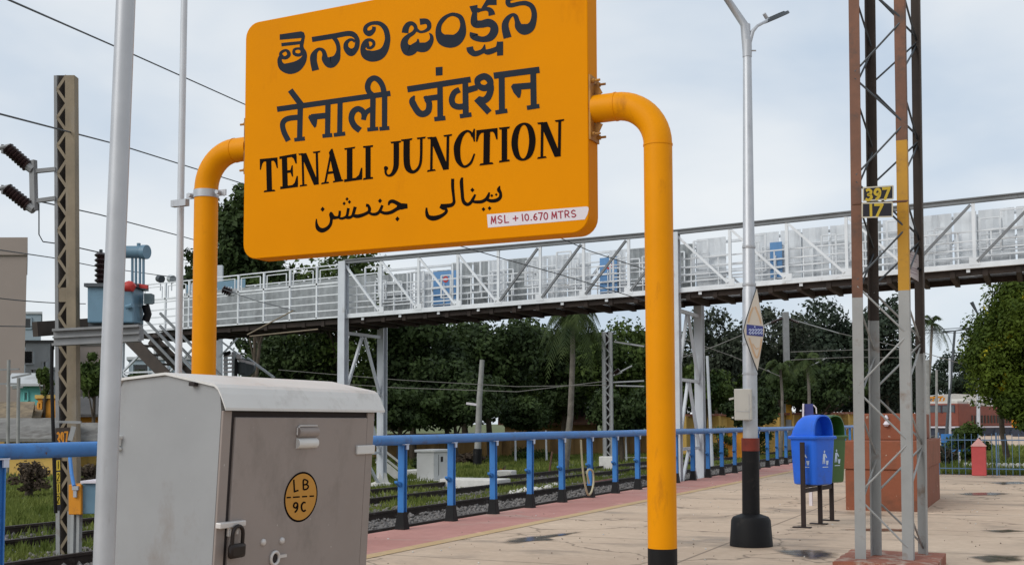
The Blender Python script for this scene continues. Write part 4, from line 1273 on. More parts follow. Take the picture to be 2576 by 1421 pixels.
# inner cladding: corrugated pale sheets along the far side with frames and walkway handrails
def cladding(x0, x1, f0, f1, y, matl, name, pitch=.07, amp=.018):
    m = MB()
    n = max(2, int((x1 - x0) / pitch))
    vs = []
    for i in range(n + 1):
        xx = x0 + (x1 - x0) * i / n
        o = amp if i % 2 else -amp
        vs += [Pn(xx, f0, y) + Vector((0, o, 0)), Pn(xx, f1, y) + Vector((0, o, 0))]
    m.add(vs, [(2 * i, 2 * i + 2, 2 * i + 3, 2 * i + 1) for i in range(n)])
    return m.build(name, matl, bridge, smooth=0, fix=False)
rq = random.Random(21)
for nodes, base_ in ((nodes1, 0), (nodes2, 8)):      # sheets of different height and tone, bay by bay, with open gaps
    for i in range(8):
        a, b = nodes[i], nodes[i + 1]
        mid_ = a + (b - a) * rq.choice([.42, .5, .6])
        for u, v in ((a, mid_), (mid_, b)):
            k_ = rq.random()
            if k_ < .09:
                continue
            dark = k_ < (.62 if base_ + i < 4 else .30 if base_ + i < 8 else .16)
            hi = .9 if base_ + i < 2 else (1.0 if base_ == 0 else 1.07)
            cladding(u + .02, v - .02, rq.choice([.08, .08, .20]), hi, YF - .12 - .02 * rq.random(), MT['mesh_grey'] if dark else MT['sheet'], 'cladding_sheet', .07 if base_ == 0 else .13, .016 if base_ == 0 else .009)
for nodes in (nodes1, nodes2):                       # white tube frames standing inside the walkway
    for i in range(8):
        a, b = nodes[i], nodes[i + 1]
        for _ in range(2):
            u = a + (b - a) * rq.uniform(.05, .6); v = u + (b - a) * rq.uniform(.2, .38)
            h0, h1 = rq.choice([.04, .3, .36]), rq.choice([.72, .82, .93])
            y = YN + rq.uniform(.5, 1.1)
            m = MB()
            for x in (u, v):
                m.beam(Pn(x, h0, y), Pn(x, h1, y), .045, .03)
            for f in (h0, h1, (h0 + h1) / 2):
                m.beam(Pn(u, f, y), Pn(v, f, y), .035, .03)
            m.build('inner_frame', MT['bridge_white'], bridge, smooth=0)
m = MB()
rr = random.Random(9)
for nodes in (nodes1, nodes2):
    for f in (.16, .27, .40, .55):
        for i in range(8):
            m.beam(Pn(nodes[i], f, YN + .16), Pn(nodes[i + 1], f, YN + .16), .028, .028)
    for i in range(16):
        x = nodes[0] + (nodes[-1] - nodes[0]) * (i + .5) / 16
        m.beam(Pn(x, .05, YN + .17), Pn(x, .56, YN + .17), .025, .025)
m.build('walkway_handrails', MT['bridge_white'], bridge, smooth=0)
m = MB()
for nodes in (nodes1, nodes2):
    for i in range(8):
        a, b = nodes[i], nodes[i + 1]
        h0, h1 = rr.choice([.30, .36, .12]), rr.choice([.80, .86, .74])
        u, v = a + (b - a) * rr.uniform(.1, .3), a + (b - a) * rr.uniform(.65, .95)
        y = YF - .22
        m.beam(Pn(u, h0, y), Pn(u, h1, y), .035, .03); m.beam(Pn(v, h0, y), Pn(v, h1, y), .035, .03)
        m.beam(Pn(u, h1, y), Pn(v, h1, y), .035, .03); m.beam(Pn(a, h0, y), Pn(b, h0, y), .035, .03)
        for q in range(2):
            f = h0 + (h1 - h0) * (.25 + .33 * q) + rr.uniform(-.05, .05)
            m.beam(Pn(a, f, y), Pn(b, f, y), .022, .022)
        w = a + (b - a) * .5
        m.beam(Pn(w, .02, y), Pn(w, h0 + .1, y), .02, .02)
        for q in range(5):
            w = a + (b - a) * (q + .5) / 5
            m.beam(Pn(w, .03, y + .02), Pn(w, .20, y + .02), .02, .02)
m.build('window_frames', MT['bridge_white'], bridge, smooth=0)
for k, (pa, pb) in enumerate(((1090, 1147), (1509, 1552), (1938, 1968))):
    y = YF - .30
    a, b = YP(pa, 700, y).x, YP(pb, 690, y).x
    m = MB(); m.add([Pn(a, .08, y), Pn(b, .08, y), Pn(b, .86, y), Pn(a, .86, y), Pn(a, .08, y + .03), Pn(b, .08, y + .03), Pn(b, .86, y + .03), Pn(a, .86, y + .03)], [(0, 1, 2, 3), (7, 6, 5, 4), (0, 4, 5, 1), (1, 5, 6, 2), (2, 6, 7, 3), (3, 7, 4, 0)])
    pb_ = m.build('blue_panel', MT['panel_blue'], bridge, smooth=0)
    if k < 2:
        c = Pn(a + (b - a) * .55, .70, y - .006)
        m = MB(); m.add([c + Vector((.085 * math.cos(t * .3142), 0, .085 * math.sin(t * .3142))) for t in range(20)], [tuple(range(20))[::-1]])
        m.build('red_disc', MT['red'], pb_, smooth=0)
        m = MB()
        for dz, w in ((.025, .06), (-.02, .08)):
            m.cbox(c + Vector((0, -.004, dz)), (w, .003, .016))
        m.build('disc_print', MT['pale_blue'], pb_, smooth=0)
    m = MB()
    for f in (.22, .40, .56):
        m.beam(Pn(a, f, y - .03), Pn(b, f, y - .03), .02, .025)
    m.beam(Pn((a + b) / 2, .08, y - .03), Pn((a + b) / 2, .62, y - .03), .02, .02)
    m.build('panel_bars', MT['bridge_white'], pb_, smooth=0)
# approach span to the left: railings with grey mesh infill
m = MB()
posts = [XL + (XM0 - XL) * i / 8 for i in range(9)]
for y in (YN, YF):
    for f in (0, .13, .27, .42, .58, .64, .97):
        m.beam(Pn(XL, f, y), Pn(XM0, f, y), .05 if f in (0, .64) else .034, .045 if f in (0, .64) else .03)
    for i, x in enumerate(posts):
        m.beam(Pn(x, 0, y), Pn(x, .98, y), .05, .05)
        if i < 8:
            u, v = x + .12, posts[i + 1] - .10
            m.beam(Pn(u, .66, y - .03), Pn(u, .9, y - .03), .025, .02); m.beam(Pn(v, .66, y - .03), Pn(v, .9, y - .03), .025, .02); m.beam(Pn(u, .9, y - .03), Pn(v, .9, y - .03), .025, .02)
m.build('approach_railing', MT['bridge_white'], bridge, smooth=0)
cladding(XL, XM0 - .1, .15, .93, YF - .10, MT['mesh_grey'], 'mesh_infill', .10, .012)
cladding(XL, XL + 2.2, .62, 1.12, YF - .02, MT['trafo'], 'light_blue_sheet', .2, .01)
# columns with braced bents
def column(x, y, z1, parent, w=.20):
    m = MB()
    t = .03
    for s in (-1, 1):
        m.box((x - w / 2, y + s * w * .45 - t / 2, GZ), (x + w / 2, y + s * w * .45 + t / 2, z1))
    m.box((x - t / 2, y - w * .44, GZ), (x + t / 2, y + w * .44, z1))
    c = m.build('column', MT['white_steel'], parent, smooth=0)
    m = MB(); m.lathe((x, y, GZ), [(.36, 0), (.34, .14), (.22, .17), (.13, .42)], 4)
    m.build('column_foot', MT['stone_white'], c, smooth=0)
for x, ztop in ((XM0, ZT(XM0) + .02), (XM1, ZT(XM1) + .0)):
    for y in (YN - .04, YF + .04):
        column(x, y, ztop if y < 25 else ZB(x), bridge)
    m = MB()
    z0_ = ZB(x) - .42
    for k in range(3):
        za, zb_ = z0_ - 1.55 * k, z0_ - 1.55 * (k + 1)
        zb_ = max(zb_, GZ + .05)
        ym = (YN + YF) / 2
        for y in (YN + .1, YF - .1):
            m.beam((x, ym + (.06 if y > ym else -.06), za - .05), (x, y, zb_ + .05), .06, .07)
        m.beam((x, YN, zb_), (x, YF, zb_), .06, .07)
    m.beam((x, YN, z0_), (x, YF, z0_), .06, .08)
    m.build('bent_bracing', MT['white_steel'], bridge, smooth=0)
# trestle and stair at the left end
m = MB()
for y in (YN, YF):
    xa, xb = YP(308, 900, YN).x, YP(392, 900, YN).x
    for x in (xa, xb):
        m.beam((x, y, GZ), (x, y, 3.75), .09, .09)
    for za, zb_ in ((3.7, 2.75), (2.75, 1.8), (1.8, .8)):
        m.beam((xa, y, za), (xb, y, zb_), .06, .05); m.beam((xb, y, za), (xa, y, zb_), .06, .05); m.beam((xa, y, zb_), (xb, y, zb_), .06, .05)
m.build('trestle', MT['white_steel'], bridge, smooth=0)
m = MB()
sa, sb_ = YP(384, 852, YN - .2), YP(640, 1110, YN - .2)
sb_ = sa + (sb_ - sa) * ((sa.z - GZ) / (sa.z - sb_.z)) - Vector((2.2, 0, -1.05))
for y in (YN - .25, YN - 1.15):
    m.beam((sa.x, y, sa.z), (sb_.x + 2.2, y, sb_.z - 1.05), .05, .34)
for i in range(16):
    t = i / 16
    m.box((sa.x + (sb_.x + 2.2 - sa.x) * t, YN - 1.15, sa.z + (sb_.z - 1.05 - sa.z) * t - .02), (sa.x + (sb_.x + 2.2 - sa.x) * t + .28, YN - .25, sa.z + (sb_.z - 1.05 - sa.z) * t + .02))
m.build('stair_flight', MT['rust_deep'], bridge, smooth=0)
m = MB()
for y in (YN - .25, YN - 1.15):
    for dz in (.45, .8):
        m.beam((sa.x + .3, y, sa.z + dz - .1), (sb_.x + 2.2, y, sb_.z - 1.05 + dz), .05, .06)
m.build('stair_railing', MT['bridge_grey'], bridge, smooth=0)
# two small floodlights on the left end
for px in (404, 432):
    c = YP(px, 702, YF)
    t = thing('floodlight', (c.x, c.y, c.z), 'small dark floodlight on a stalk over the left end of the footbridge' if px == 404 else 'small pale floodlight beside the dark one over the left end of the footbridge', 'floodlight')
    m = MB(); m.tube([c - Vector((0, 0, .35)), c - Vector((0, 0, .05))], .018, 8); m.build('stalk', MT['white_steel'], t)
    m = MB(); m.tube([c + Vector((-.10, 0, .04)), c + Vector((-.05, -.03, .02)), c + Vector((.1, -.06, -.02))], [.05, .11, .12], 14)
    m.build('lamp_head', MT['lamp_dark'] if px == 404 else MT['lamp_glass'], t)

# steel stair with white railings beyond the first column
st = thing('steel_staircase', D(990, 1200, 33), 'small steel staircase with white handrails, descending beside the bridge column', 'staircase')
for dd in (33, 34.2):
    m = MB()
    for y0, y1, x0, x1 in ((1128, 1168, 962, 1012), (1146, 1187, 962, 1012)):
        m.beam(D(x0 - 14, y0 - 10, dd), D(x1, y1, dd), .05, .06)
    m.beam(D(962, 1128, dd), D(962, 1165, dd), .05, .05); m.beam(D(1010, 1166, dd), D(1010, 1204, dd), .05, .05)
    m.build('handrail', MT['cream'], st, smooth=0)
    m = MB()
    m.beam(D(950, 1155, dd), D(1008, 1204, dd), .05, .22)
    m.build('stringer', MT['stone_white'], st, smooth=0)
m = MB()
for i in range(7):
    a, b = D(952 + 9 * i, 1156 + 7.6 * i, 33), D(952 + 9 * i, 1156 + 7.6 * i, 34.2)
    m.beam(a, b, .2, .04)
m.build('treads', MT['bridge_grey'], st, smooth=0)

# ------------------------------------------------------------------ near lattice electrification mast with transformer
MDEP = 14.2
def V3(px, py, dd=MDEP):
    return D(px, py, dd)
base = V3(171, 1420); base.z = GZ
mast = thing('electric_mast', base, 'tall weathered brown lattice mast carrying a transformer platform and dark insulators', 'mast')
dx = Vector((math.cos(YAW), math.sin(YAW), 0)).normalized()
dy = FWD
ztop = V3(165, 187).z
def mpt(px, py, dd=MDEP):
    return V3(px, py, dd)
m = MB()
def leg(pxt, pxb, w, dd, dth):
    a, b = V3(pxt, 190, dd), V3(pxb, 1400, dd)
    b = b + (b - a).normalized() * ((b.z - GZ) / abs((b - a).normalized().z))
    return a, b
def edge(xt, xb, dd):                # a straight vertical edge, top row 190, carried to the ground
    p, q = V3(xt, 190, dd), V3(xb, 1400, dd)
    return p, q + (q - p) * ((q.z - GZ) / (p.z - q.z))
def vstrip(mb, l, r_, thick, z0_=None, z1_=None):
    (a, b), (c, d_) = l, r_
    if z1_ is not None:
        f = lambda p, q, z: p + (q - p) * ((p.z - z) / (p.z - q.z))
        a, b, c, d_ = f(*l, z1_), f(*l, z0_), f(*r_, z1_), f(*r_, z0_)
    w = dy * thick
    mb.add([b, d_, c, a, b + w, d_ + w, c + w, a + w], [(0, 1, 2, 3), (7, 6, 5, 4), (0, 4, 5, 1), (1, 5, 6, 2), (2, 6, 7, 3), (3, 7, 4, 0)])
e0, e1, e2, e3, e4 = edge(135, 141, MDEP), edge(143, 151, MDEP), edge(164, 171, MDEP), edge(188, 195, MDEP), edge(167, 174, MDEP)
m = MB(); vstrip(m, e0, e1, .05); m.build('channel', MT['ohe_grey'], mast, smooth=0, bevel=.003)
m = MB(); vstrip(m, (e2[0] - dy * .01, e2[1] - dy * .01), (e3[0] - dy * .01, e3[1] - dy * .01), .14); m.build('channel', MT['ohe_brown'], mast, smooth=0, bevel=.004)
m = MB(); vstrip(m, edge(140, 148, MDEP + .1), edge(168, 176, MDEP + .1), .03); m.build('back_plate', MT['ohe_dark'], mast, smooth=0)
a, b = (e0[0] + e1[0]) / 2, (e0[1] + e1[1]) / 2
a2, b2 = (e2[0] + e3[0]) / 2, (e2[1] + e3[1]) / 2
m = MB()
n = 34
for i in range(n):
    t0_, t1_ = i / n, (i + 1) / n
    l0, l1 = e1[0].lerp(e1[1], t0_), e1[0].lerp(e1[1], t1_)
    r0, r1 = e4[0].lerp(e4[1], t0_), e4[0].lerp(e4[1], t1_)
    off = dy * .006
    if i in (15, 26):
        vs = [l1 + off, r1 + off, r0 + off, l0 + off]
        m.add(vs + [q + dy * .012 for q in vs], [(0, 1, 2, 3), (7, 6, 5, 4), (0, 4, 5, 1), (2, 6, 7, 3)])
    else:
        p, q = (l0, r1) if i % 2 else (r0, l1)
        m.beam(p + off, q + off, .035, .012, up=dy)
m.build('lacing_bars', MT['ohe_brown'], mast, smooth=0)
def seg(pt0, pt1, z):
    t = (z - pt0.z) / (pt1.z - pt0.z)
    return pt0 + (pt1 - pt0) * t
# lower section repainted pale grey, with yellow-lettered black strip
zl = V3(150, 1285).z
m = MB()
vstrip(m, (e2[0] - dy * .018, e2[1] - dy * .018), (e3[0] - dy * .018, e3[1] - dy * .018), .006, GZ, zl)
vstrip(m, (e0[0] - dy * .008, e0[1] - dy * .008), (e1[0] - dy * .008, e1[1] - dy * .008), .006, GZ, zl)
m.build('grey_paint_band', MT['mast_grey'], mast, smooth=0)
zu, zd = V3(150, 1140).z, V3(150, 1282).z
m = MB(); vstrip(m, (e0[0] - dy * .010, e0[1] - dy * .010), (e1[0] + dx * .02 - dy * .010, e1[1] + dx * .02 - dy * .010), .008, zd, zu)
strip = m.build('number_strip', MT['plate_black'], mast, smooth=0)
pt0 = seg(a, b, zd) - dy * .0115
p = Paint(lambda x, y: PL(x, y, pt0, -dy), -dy, .0006)
for ch, y0 in (('1', 1160), ('2', 1190), ('1', 1218), ('2', 1246)):
    p.P([(141.5, y0 - 3), (151, y0 - 4), (151.5, y0 + 22), (142, y0 + 23)], (0, 0, 1))
p.build('number_patches', MT['digit'], strip)
p = Paint(lambda x, y: PL(x, y, pt0, -dy), -dy, .0018)
for ch, y0 in (('1', 1160), ('2', 1190), ('1', 1218), ('2', 1246)):
    text(p, ch, ((144, y0), (149.5, y0), (149.5, y0 + 18), (144, y0 + 18)), 2.0)
for s_, qx in (('3', 146), ('9', 157), ('7', 168)):
    pass
p.build('number_digits', MT['black_ink'], strip)
p = Paint(lambda x, y: PL(x, y, pt0 - dy * .02, -dy), -dy, .0006)
text(p, '397', ((143, 1088), (170, 1086), (170, 1120), (143, 1122)), 4)
m = MB(); c0 = [PL(x, y, pt0 - dy * .02, -dy) for x, y in ((139, 1076), (174, 1074), (174, 1128), (139, 1130))]
m.add(c0 + [q + dy * .012 for q in c0], [(0, 1, 2, 3), (7, 6, 5, 4), (0, 4, 5, 1), (1, 5, 6, 2), (2, 6, 7, 3), (3, 7, 4, 0)])
m.build('kilometre_band', MT['rust_deep'], mast, smooth=0)
p.build('kilometre_digits', MT['orange'], mast)
m = MB()
m.beam(V3(128, 1060, 14.0), V3(204, 1062, 14.0), .03, .03)
m.beam(V3(186, 1072, 13.98), V3(176, 1108, 13.98), .06, .012, up=dy)
m.build('grey_collar', MT['mast_grey'], mast, smooth=0)
# transformer platform beams
m = MB()
m.beam(V3(88, 828, 14.9), V3(270, 815, 16.0), .10, .20, up=(0, 0, 1))
m.build('wooden_bearer', MT['rust_deep'], mast, smooth=0)
m = MB()
for dd in (13.9, 15.0):
    A, B = V3(136, 849, dd), V3(352, 838, dd)
    m.beam(A, B, .10, .022); 
    m.beam(A + Vector((0, 0, .09)), B + Vector((0, 0, .09)), .14, .03)
    m.beam(A - Vector((0, 0, .09)), B - Vector((0, 0, .09)), .14, .03)
    m.beam(A, B, .03, .19)
m.build('platform_beam', MT['ohe_grey'], mast, smooth=0)
m = MB()
m.tube([V3(131, 862, 13.9), V3(130, 960, 13.9), V3(136, 1150, 13.9), V3(140, 1290, 13.9)], .022, 8)
m.build('black_cable', MT['black'], mast)
# insulators on an upright at the left
def insulator(p, q, r, n, name='insulator', par=mast):
    p, q = Vector(p), Vector(q)
    pts, rs = [], []
    for i in range(n * 4 + 1):
        pts.append(p + (q - p) * (i / (n * 4)))
        rs.append(r * (.55, .8, 1.0, .85)[i % 4])
    m = MB(); m.tube(pts, rs, 14)
    return m.build(name, MT['porcelain'], par, smooth=60)
insulator(V3(72, 420), V3(18, 372), .085, 8)
insulator(V3(74, 520), V3(16, 474), .085, 8)
m = MB()
m.beam(V3(83, 404), V3(86, 530), .085, .06)
for y0, y1 in ((431, 426), (506, 499)):
    m.beam(V3(90, y0), V3(140, y1), .05, .05)
m.tube([V3(66, 415), V3(84, 428)], .06, 8); m.tube([V3(68, 516), V3(86, 528)], .06, 8)
m.build('insulator_bracket', MT['ohe_grey'], mast, smooth=40)
m = MB()
for cx, cy in ((12, 372), (12, 474)):
    m.tube([V3(cx + 16, cy - 6), V3(cx, cy - 2), V3(cx - 16, cy + 2), V3(cx - 60, cy + 10)], .028, 8)
    m.tube([V3(cx + 10, cy + 16), V3(cx - 6, cy + 12), V3(cx - 6, cy - 8)], .018, 8)
m.build('end_fitting', MT['ohe_grey'], mast)
# transformer
tc_ = V3(302, 815, 14.6)
tr = thing('transformer', tc_, 'pale blue oil transformer with cylinder on top, standing on the mast platform', 'transformer')
def tbox(x0, y0, x1, y1, d0, d1, mb):
    A = V3(x0, y1, d0); B = V3(x1, y1, d0); C = V3(x1, y0, d0); E = V3(x0, y0, d0)
    w = dy * (d1 - d0)
    mb.add([A, B, C, E, A + w, B + w, C + w, E + w], [(0, 1, 2, 3), (7, 6, 5, 4), (0, 4, 5, 1), (1, 5, 6, 2), (2, 6, 7, 3), (3, 7, 4, 0)])
m = MB(); tbox(219, 720, 336, 812, 14.2, 14.6, m); m.build('tank', MT['trafo'], tr, smooth=0, bevel=.02)
m = MB(); tbox(211, 712, 342, 721, 14.15, 14.65, m); m.build('tank_lid', MT['lamp_dark'], tr, smooth=0)
m = MB()
for k in range(5):
    tbox(362, 738 + k * 1, 384 - 2 * abs(k - 2), 764 - k, 14.25 + .16 * k, 14.33 + .16 * k, m)
m.build('radiator', mat('teal_grey_radiator', (.07, .11, .125), .5), tr, smooth=0)
m = MB(); m.tube([V3(366, 768, 14.5), V3(372, 790, 14.5), V3(366, 808, 14.5)], .05, 10); m.build('oil_pipe', MT['black'], tr)
m = MB(); tbox(222, 812, 352, 822, 14.3, 14.4, m); tbox(222, 812, 352, 822, 14.8, 14.9, m); m.build('skid', MT['lamp_dark'], tr, smooth=0)
m = MB(); tbox(298, 822, 336, 850, 14.3, 14.7, m); m.build('grey_box', MT['ohe_grey'], tr, smooth=0)
m = MB(); m.tube([V3(316, 634, 14.6), V3(359, 634, 14.6)], .082, 18); cons = m.build('conservator', MT['trafo'], tr, smooth=60)
m = MB(); m.tube([V3(359, 634, 14.6), V3(370, 634, 14.58)], [.094, .094], 18); m.tube([V3(349, 622, 14.6), V3(349, 612, 14.6)], .025, 8); m.build('end_cap', MT['trafo'], cons, smooth=60)
m = MB()
for x in (333, 342, 352, 361):
    m.tube([V3(x, 640, 14.6), V3(x, 716, 14.6)], .017, 8)
m.build('support_pipes', MT['trafo'], tr)
insulator(V3(254, 712, 14.6), V3(254, 636, 14.6), .085, 6, 'bushing', tr)
m = MB(); m.tube([V3(254, 640, 14.6), V3(254, 628, 14.6)], .022, 8); m.build('terminal', MT['lamp_dark'], tr)
m = MB()
m.tube([V3(314, 722, 14.1), V3(330, 720, 14.1), V3(338, 714, 14.1)], [.06, .075, .04], 10); m.beam(V3(326, 716, 14.3), V3(372, 722, 14.3), .05, .05)
m.build('red_valve', MT['red'], tr)
m = MB(); m.tube([V3(318, 772, 14.18), V3(334, 768, 14.12)], .03, 8); m.build('drain_cock', MT['trafo'], tr)
# yellow-fronted equipment box on posts beside the mast
be = V3(205, 1300, 13.6); be.z = GZ
eb = thing('trackside_box', be, 'blue-grey box with orange front on two thin posts beside the lattice mast', 'box')
m = MB(); tbox(203, 1215, 250, 1292, 13.45, 13.9, m); m.build('case', MT['trafo'], eb, smooth=0, bevel=.01)
m = MB(); tbox(172, 1218, 204, 1294, 13.40, 13.9, m); m.build('orange_front', MT['orange'], eb, smooth=0, bevel=.01)
m = MB(); tbox(202, 1209, 252, 1215, 13.4, 13.95, m); m.build('white_lid', MT['label_white'], eb, smooth=0)
m = MB(); m.tube([V3(176, 1150, 13.6), V3(180, 1190, 13.5), V3(186, 1222, 13.38)], .022, 8); m.build('blue_conduit', MT['fence_blue'], eb)
m = MB(); tbox(181, 1222, 196, 1232, 13.36, 13.4, m); tbox(184, 1232, 192, 1250, 13.37, 13.4, m); m.build('latch', MT['galv'], eb, smooth=0)
m = MB()
for x in (186, 200):
    q = V3(x, 1290, 13.6); m.beam((q.x, q.y, GZ), q, .05, .05)
m.build('posts', MT['mast_grey'], eb, smooth=0)

# ------------------------------------------------------------------ lamp post with banner and switch box
LB = G(1890, 1372); LD = (LB - CAMLOC).dot(FWD)
def V4(px, py, dd=None):
    return D(px, py, LD if dd is None else dd)
lampo = thing('lamp_post', LB, 'silver lamp post with black foot, red band and two raised lamp arms', 'lamp post')
top = V4(1879, 62)
zc = V4(1888, 1105).z
def on_lamp(z):
    return LB + (top - LB) * (z / top.z)
m = MB(); m.tube([on_lamp(zc), on_lamp(V4(0, 735).z), on_lamp(V4(0, 735).z + .01), on_lamp(V4(0, 108).z), on_lamp(V4(0, 105).z), top], [.078, .072, .066, .044, .038, .036], 20)
pole = m.build('pole', MT['galv'], lampo, smooth=60)
m = MB()
for py in (627, 722, 870, 945):
    z = V4(0, py).z; rr_ = .045 + .03 * (py - 108) / 900
    m.tube([on_lamp(z - .012), on_lamp(z + .012)], rr_ + .008, 18)
m.build('band_clamp', MT['galv'], pole, smooth=60)
m = MB(); m.lathe(LB, [(.225, 0), (.205, .27), (.185, .305), (.10, .335)], 24)
m.build('black_footing', MT['black'], lampo, smooth=35, bevel=.006)
m = MB(); m.tube([on_lamp(.32), on_lamp(zc - .12)], [.092, .090], 20)
m.build('black_sleeve', MT['black'], lampo, smooth=60)
m = MB(); m.tube([on_lamp(zc - .12), on_lamp(zc + .015)], .094, 14)
m.build('red_band', MT['red_band'], lampo, smooth=30)
# arms
j = on_lamp(V4(0, 120).z)
m = MB()
m.tube([j - Vector((0, 0, .08)), V4(1872, 62), V4(1822, -12), V4(1790, -60, LD - .3)], [.05, .043, .036, .032], 10)
m.tube([j - Vector((0, 0, .05)), V4(1893, 80), V4(1905, 66), V4(1935, 50, LD + .3)], [.03, .022, .017, .016], 10)
m.tube([on_lamp(V4(0, 150).z), on_lamp(V4(0, 108).z)], .05, 14)
m.tube([V4(1872, 128), V4(1902, 128)], .009, 8)
m.build('lamp_arms', MT['galv'], lampo, smooth=60)
def lamp_head(p, q, w, par):
    d = (q - p).normalized(); s = d.cross(Vector((0, 0, 1))).normalized(); u = s.cross(d)
    m = MB()
    prof = [(0, .35), (.2, .8), (.6, 1), (.9, .9), (1, .6)]
    L = (q - p).length
    vs, fs = [], []
    for t, k in prof:
        for a, b in ((-1, -.2), (-.75, .45), (.75, .45), (1, -.2), (.8, -.4), (-.8, -.4)):
            vs.append(p + d * (L * t) + s * (a * w * k) + u * (b * w * .55))
    for i in range(len(prof) - 1):
        for k in range(6):
            fs.append((i * 6 + k, i * 6 + (k + 1) % 6, (i + 1) * 6 + (k + 1) % 6, (i + 1) * 6 + k))
    fs += [tuple(range(6))[::-1], tuple(range(24, 30))]
    m.add(vs, fs)
    h = m.build('lamp_head', MT['lamp_dark'], par, smooth=30)
    m = MB()
    for i in range(5):
        c = p + d * (L * (.3 + .12 * i)) + u * (w * .27)
        m.beam(c - s * w * .6, c + s * w * .6, .012, .02)
    m.build('cooling_fins', MT['lamp_dark'], h, smooth=0)
    m = MB(); c = p + d * (L * .6) - u * (w * .235)
    m.add([c + d * (L * .3) + s * w * .6, c + d * (L * .3) - s * w * .6, c - d * (L * .3) - s * w * .6, c - d * (L * .3) + s * w * .6], [(0, 1, 2, 3)])
    m.build('lamp_lens', MT['lamp_glass'], h, smooth=0)
    m = MB(); m.tube([p + d * .04 + u * .03, p + d * .02 + u * .09], .02, 8); m.build('photocell', MT['galv'], h)
lamp_head(V4(1926, 56, LD + .25), V4(1978, 33, LD + .45), .075, lampo)
lamp_head(V4(1792, -56, LD - .28), V4(1752, -110, LD - .5), .075, lampo)
# switch box on the post
m = MB()
bz0, bz1 = V4(0, 1062).z, V4(0, 984).z
xa, xb = V4(1847, 1020, LD - .13), V4(1890, 1020, LD - .13)
e = (xb - xa)
dirx = Vector((math.cos(YAW), math.sin(YAW), 0))
m.add([Vector((xa.x, xa.y, bz0)), Vector((xb.x, xb.y, bz0)), Vector((xb.x, xb.y, bz1)), Vector((xa.x, xa.y, bz1))] + [Vector((q.x, q.y, z)) + FWD * .12 + dirx * .05 for q, z in ((xa, bz0), (xb, bz0), (xb, bz1), (xa, bz1))],
      [(0, 1, 2, 3), (7, 6, 5, 4), (0, 4, 5, 1), (1, 5, 6, 2), (2, 6, 7, 3), (3, 7, 4, 0)])
sw = thing('switch_box', (xa + xb) / 2 + Vector((0, 0, bz0 - xa.z)), 'small cream electric box strapped to the lamp post above its red band', 'electric box')
cse = m.build('case', MT['cream'], sw, smooth=0, bevel=.008)
m = MB()
for i in range(3):
    q = V4(1886, 1000 + i * 24, LD - .06) + dirx * .045
    m.cbox(q, (.02, .03, .035)); m.tube([q + Vector((.0, 0, -.02)), q + Vector((.012, .0, -.05))], .008, 6)
m.build('clip', MT['galv'], sw, smooth=0)
m = MB()
q = V4(1846, 1001, LD - .1); m.beam(q, q - dirx * .05 - Vector((0, 0, .012)), .018, .02)
q = V4(1846, 1050, LD - .1); m.beam(q, q - dirx * .02, .018, .02)
m.build('hinge', MT['cream'], sw, smooth=0)
m = MB(); m.add([V4(1852, 1057, LD - .132), V4(1885, 1058, LD - .132), V4(1885, 1034, LD - .132), V4(1852, 1034, LD - .132)], [(0, 1, 2, 3)])
# hidden seam line of the door
m = MB(); m.beam(V4(1852, 1034, LD - .131), V4(1886, 1035, LD - .131), .004, .004); m.beam(V4(1884, 990, LD - .131), V4(1885, 1058, LD - .131), .004, .004)
m.build('door_seam', MT['galv'], cse, smooth=0)
# lozenge banner
bd = LD - .14
def V5(x, y):
    return D((2900 + x * .4013) * SRC, (1150 + y * .4013) * SRC, bd)
bn = thing('lozenge_sign', V5(322, 820), 'narrow lozenge-shaped cream sign with dark blue name panel on the lamp post', 'sign')
out = [(318, 10), (340, 150), (392, 430), (380, 500), (325, 825), (205, 500), (190, 430), (215, 320)]
fr = [V5(*q) for q in out]
m = MB(); m.prism(fr, FWD * .03); m.build('panel', MT['cloth_white'], bn, smooth=0)
m = MB()
for i in range(len(fr)):
    m.tube([fr[i] + FWD * .012, fr[(i + 1) % len(fr)] + FWD * .012], .010 if i > 3 else .006, 6)
m.build('frame_tube', MT['lamp_dark'], bn)
bfn = lambda x, y: D(x, y, bd)
B5 = (2900 * SRC, 1150 * SRC, .4013 * SRC)
p = Paint(bfn, -FWD, .002)
p.R([(280, 195, 16), (250, 270, 18), (232, 350, 16)], B5); p.R([(300, 190, 16), (340, 290, 18), (358, 360, 12)], B5)
p.build('orange_scroll', MT['peach'], bn)
p = Paint(bfn, -FWD, .002)
p.R([(240, 500, 14), (265, 580, 20), (300, 680, 20), (325, 690, 14), (352, 600, 18), (362, 510, 12)], B5); p.R([(275, 560, 12), (310, 610, 12), (335, 600, 12)], B5)
p.build('orange_scroll', MT['peach'], bn)
p = Paint(bfn, -FWD, .004)
p.P([(214, 366), (378, 385), (378, 488), (214, 472)], B5); p.build('name_panel', MT['navy'], bn)
p = Paint(bfn, -FWD, .006)
p.dot((296, 391), 9, B5, 8)
rr = random.Random(5)
x = 236
for i in range(5):      # small rounded letters of the name, too fine to be told apart
    p.R([(x, 425, 9), (x + 12, 414, 9), (x + 22, 424, 9), (x + 14, 438, 9), (x + 4, 450, 9), (x + 16, 462, 9), (x + 24, 448, 9)], B5)
    x += 28
p.build('name_lettering', MT['pale_blue'], bn)

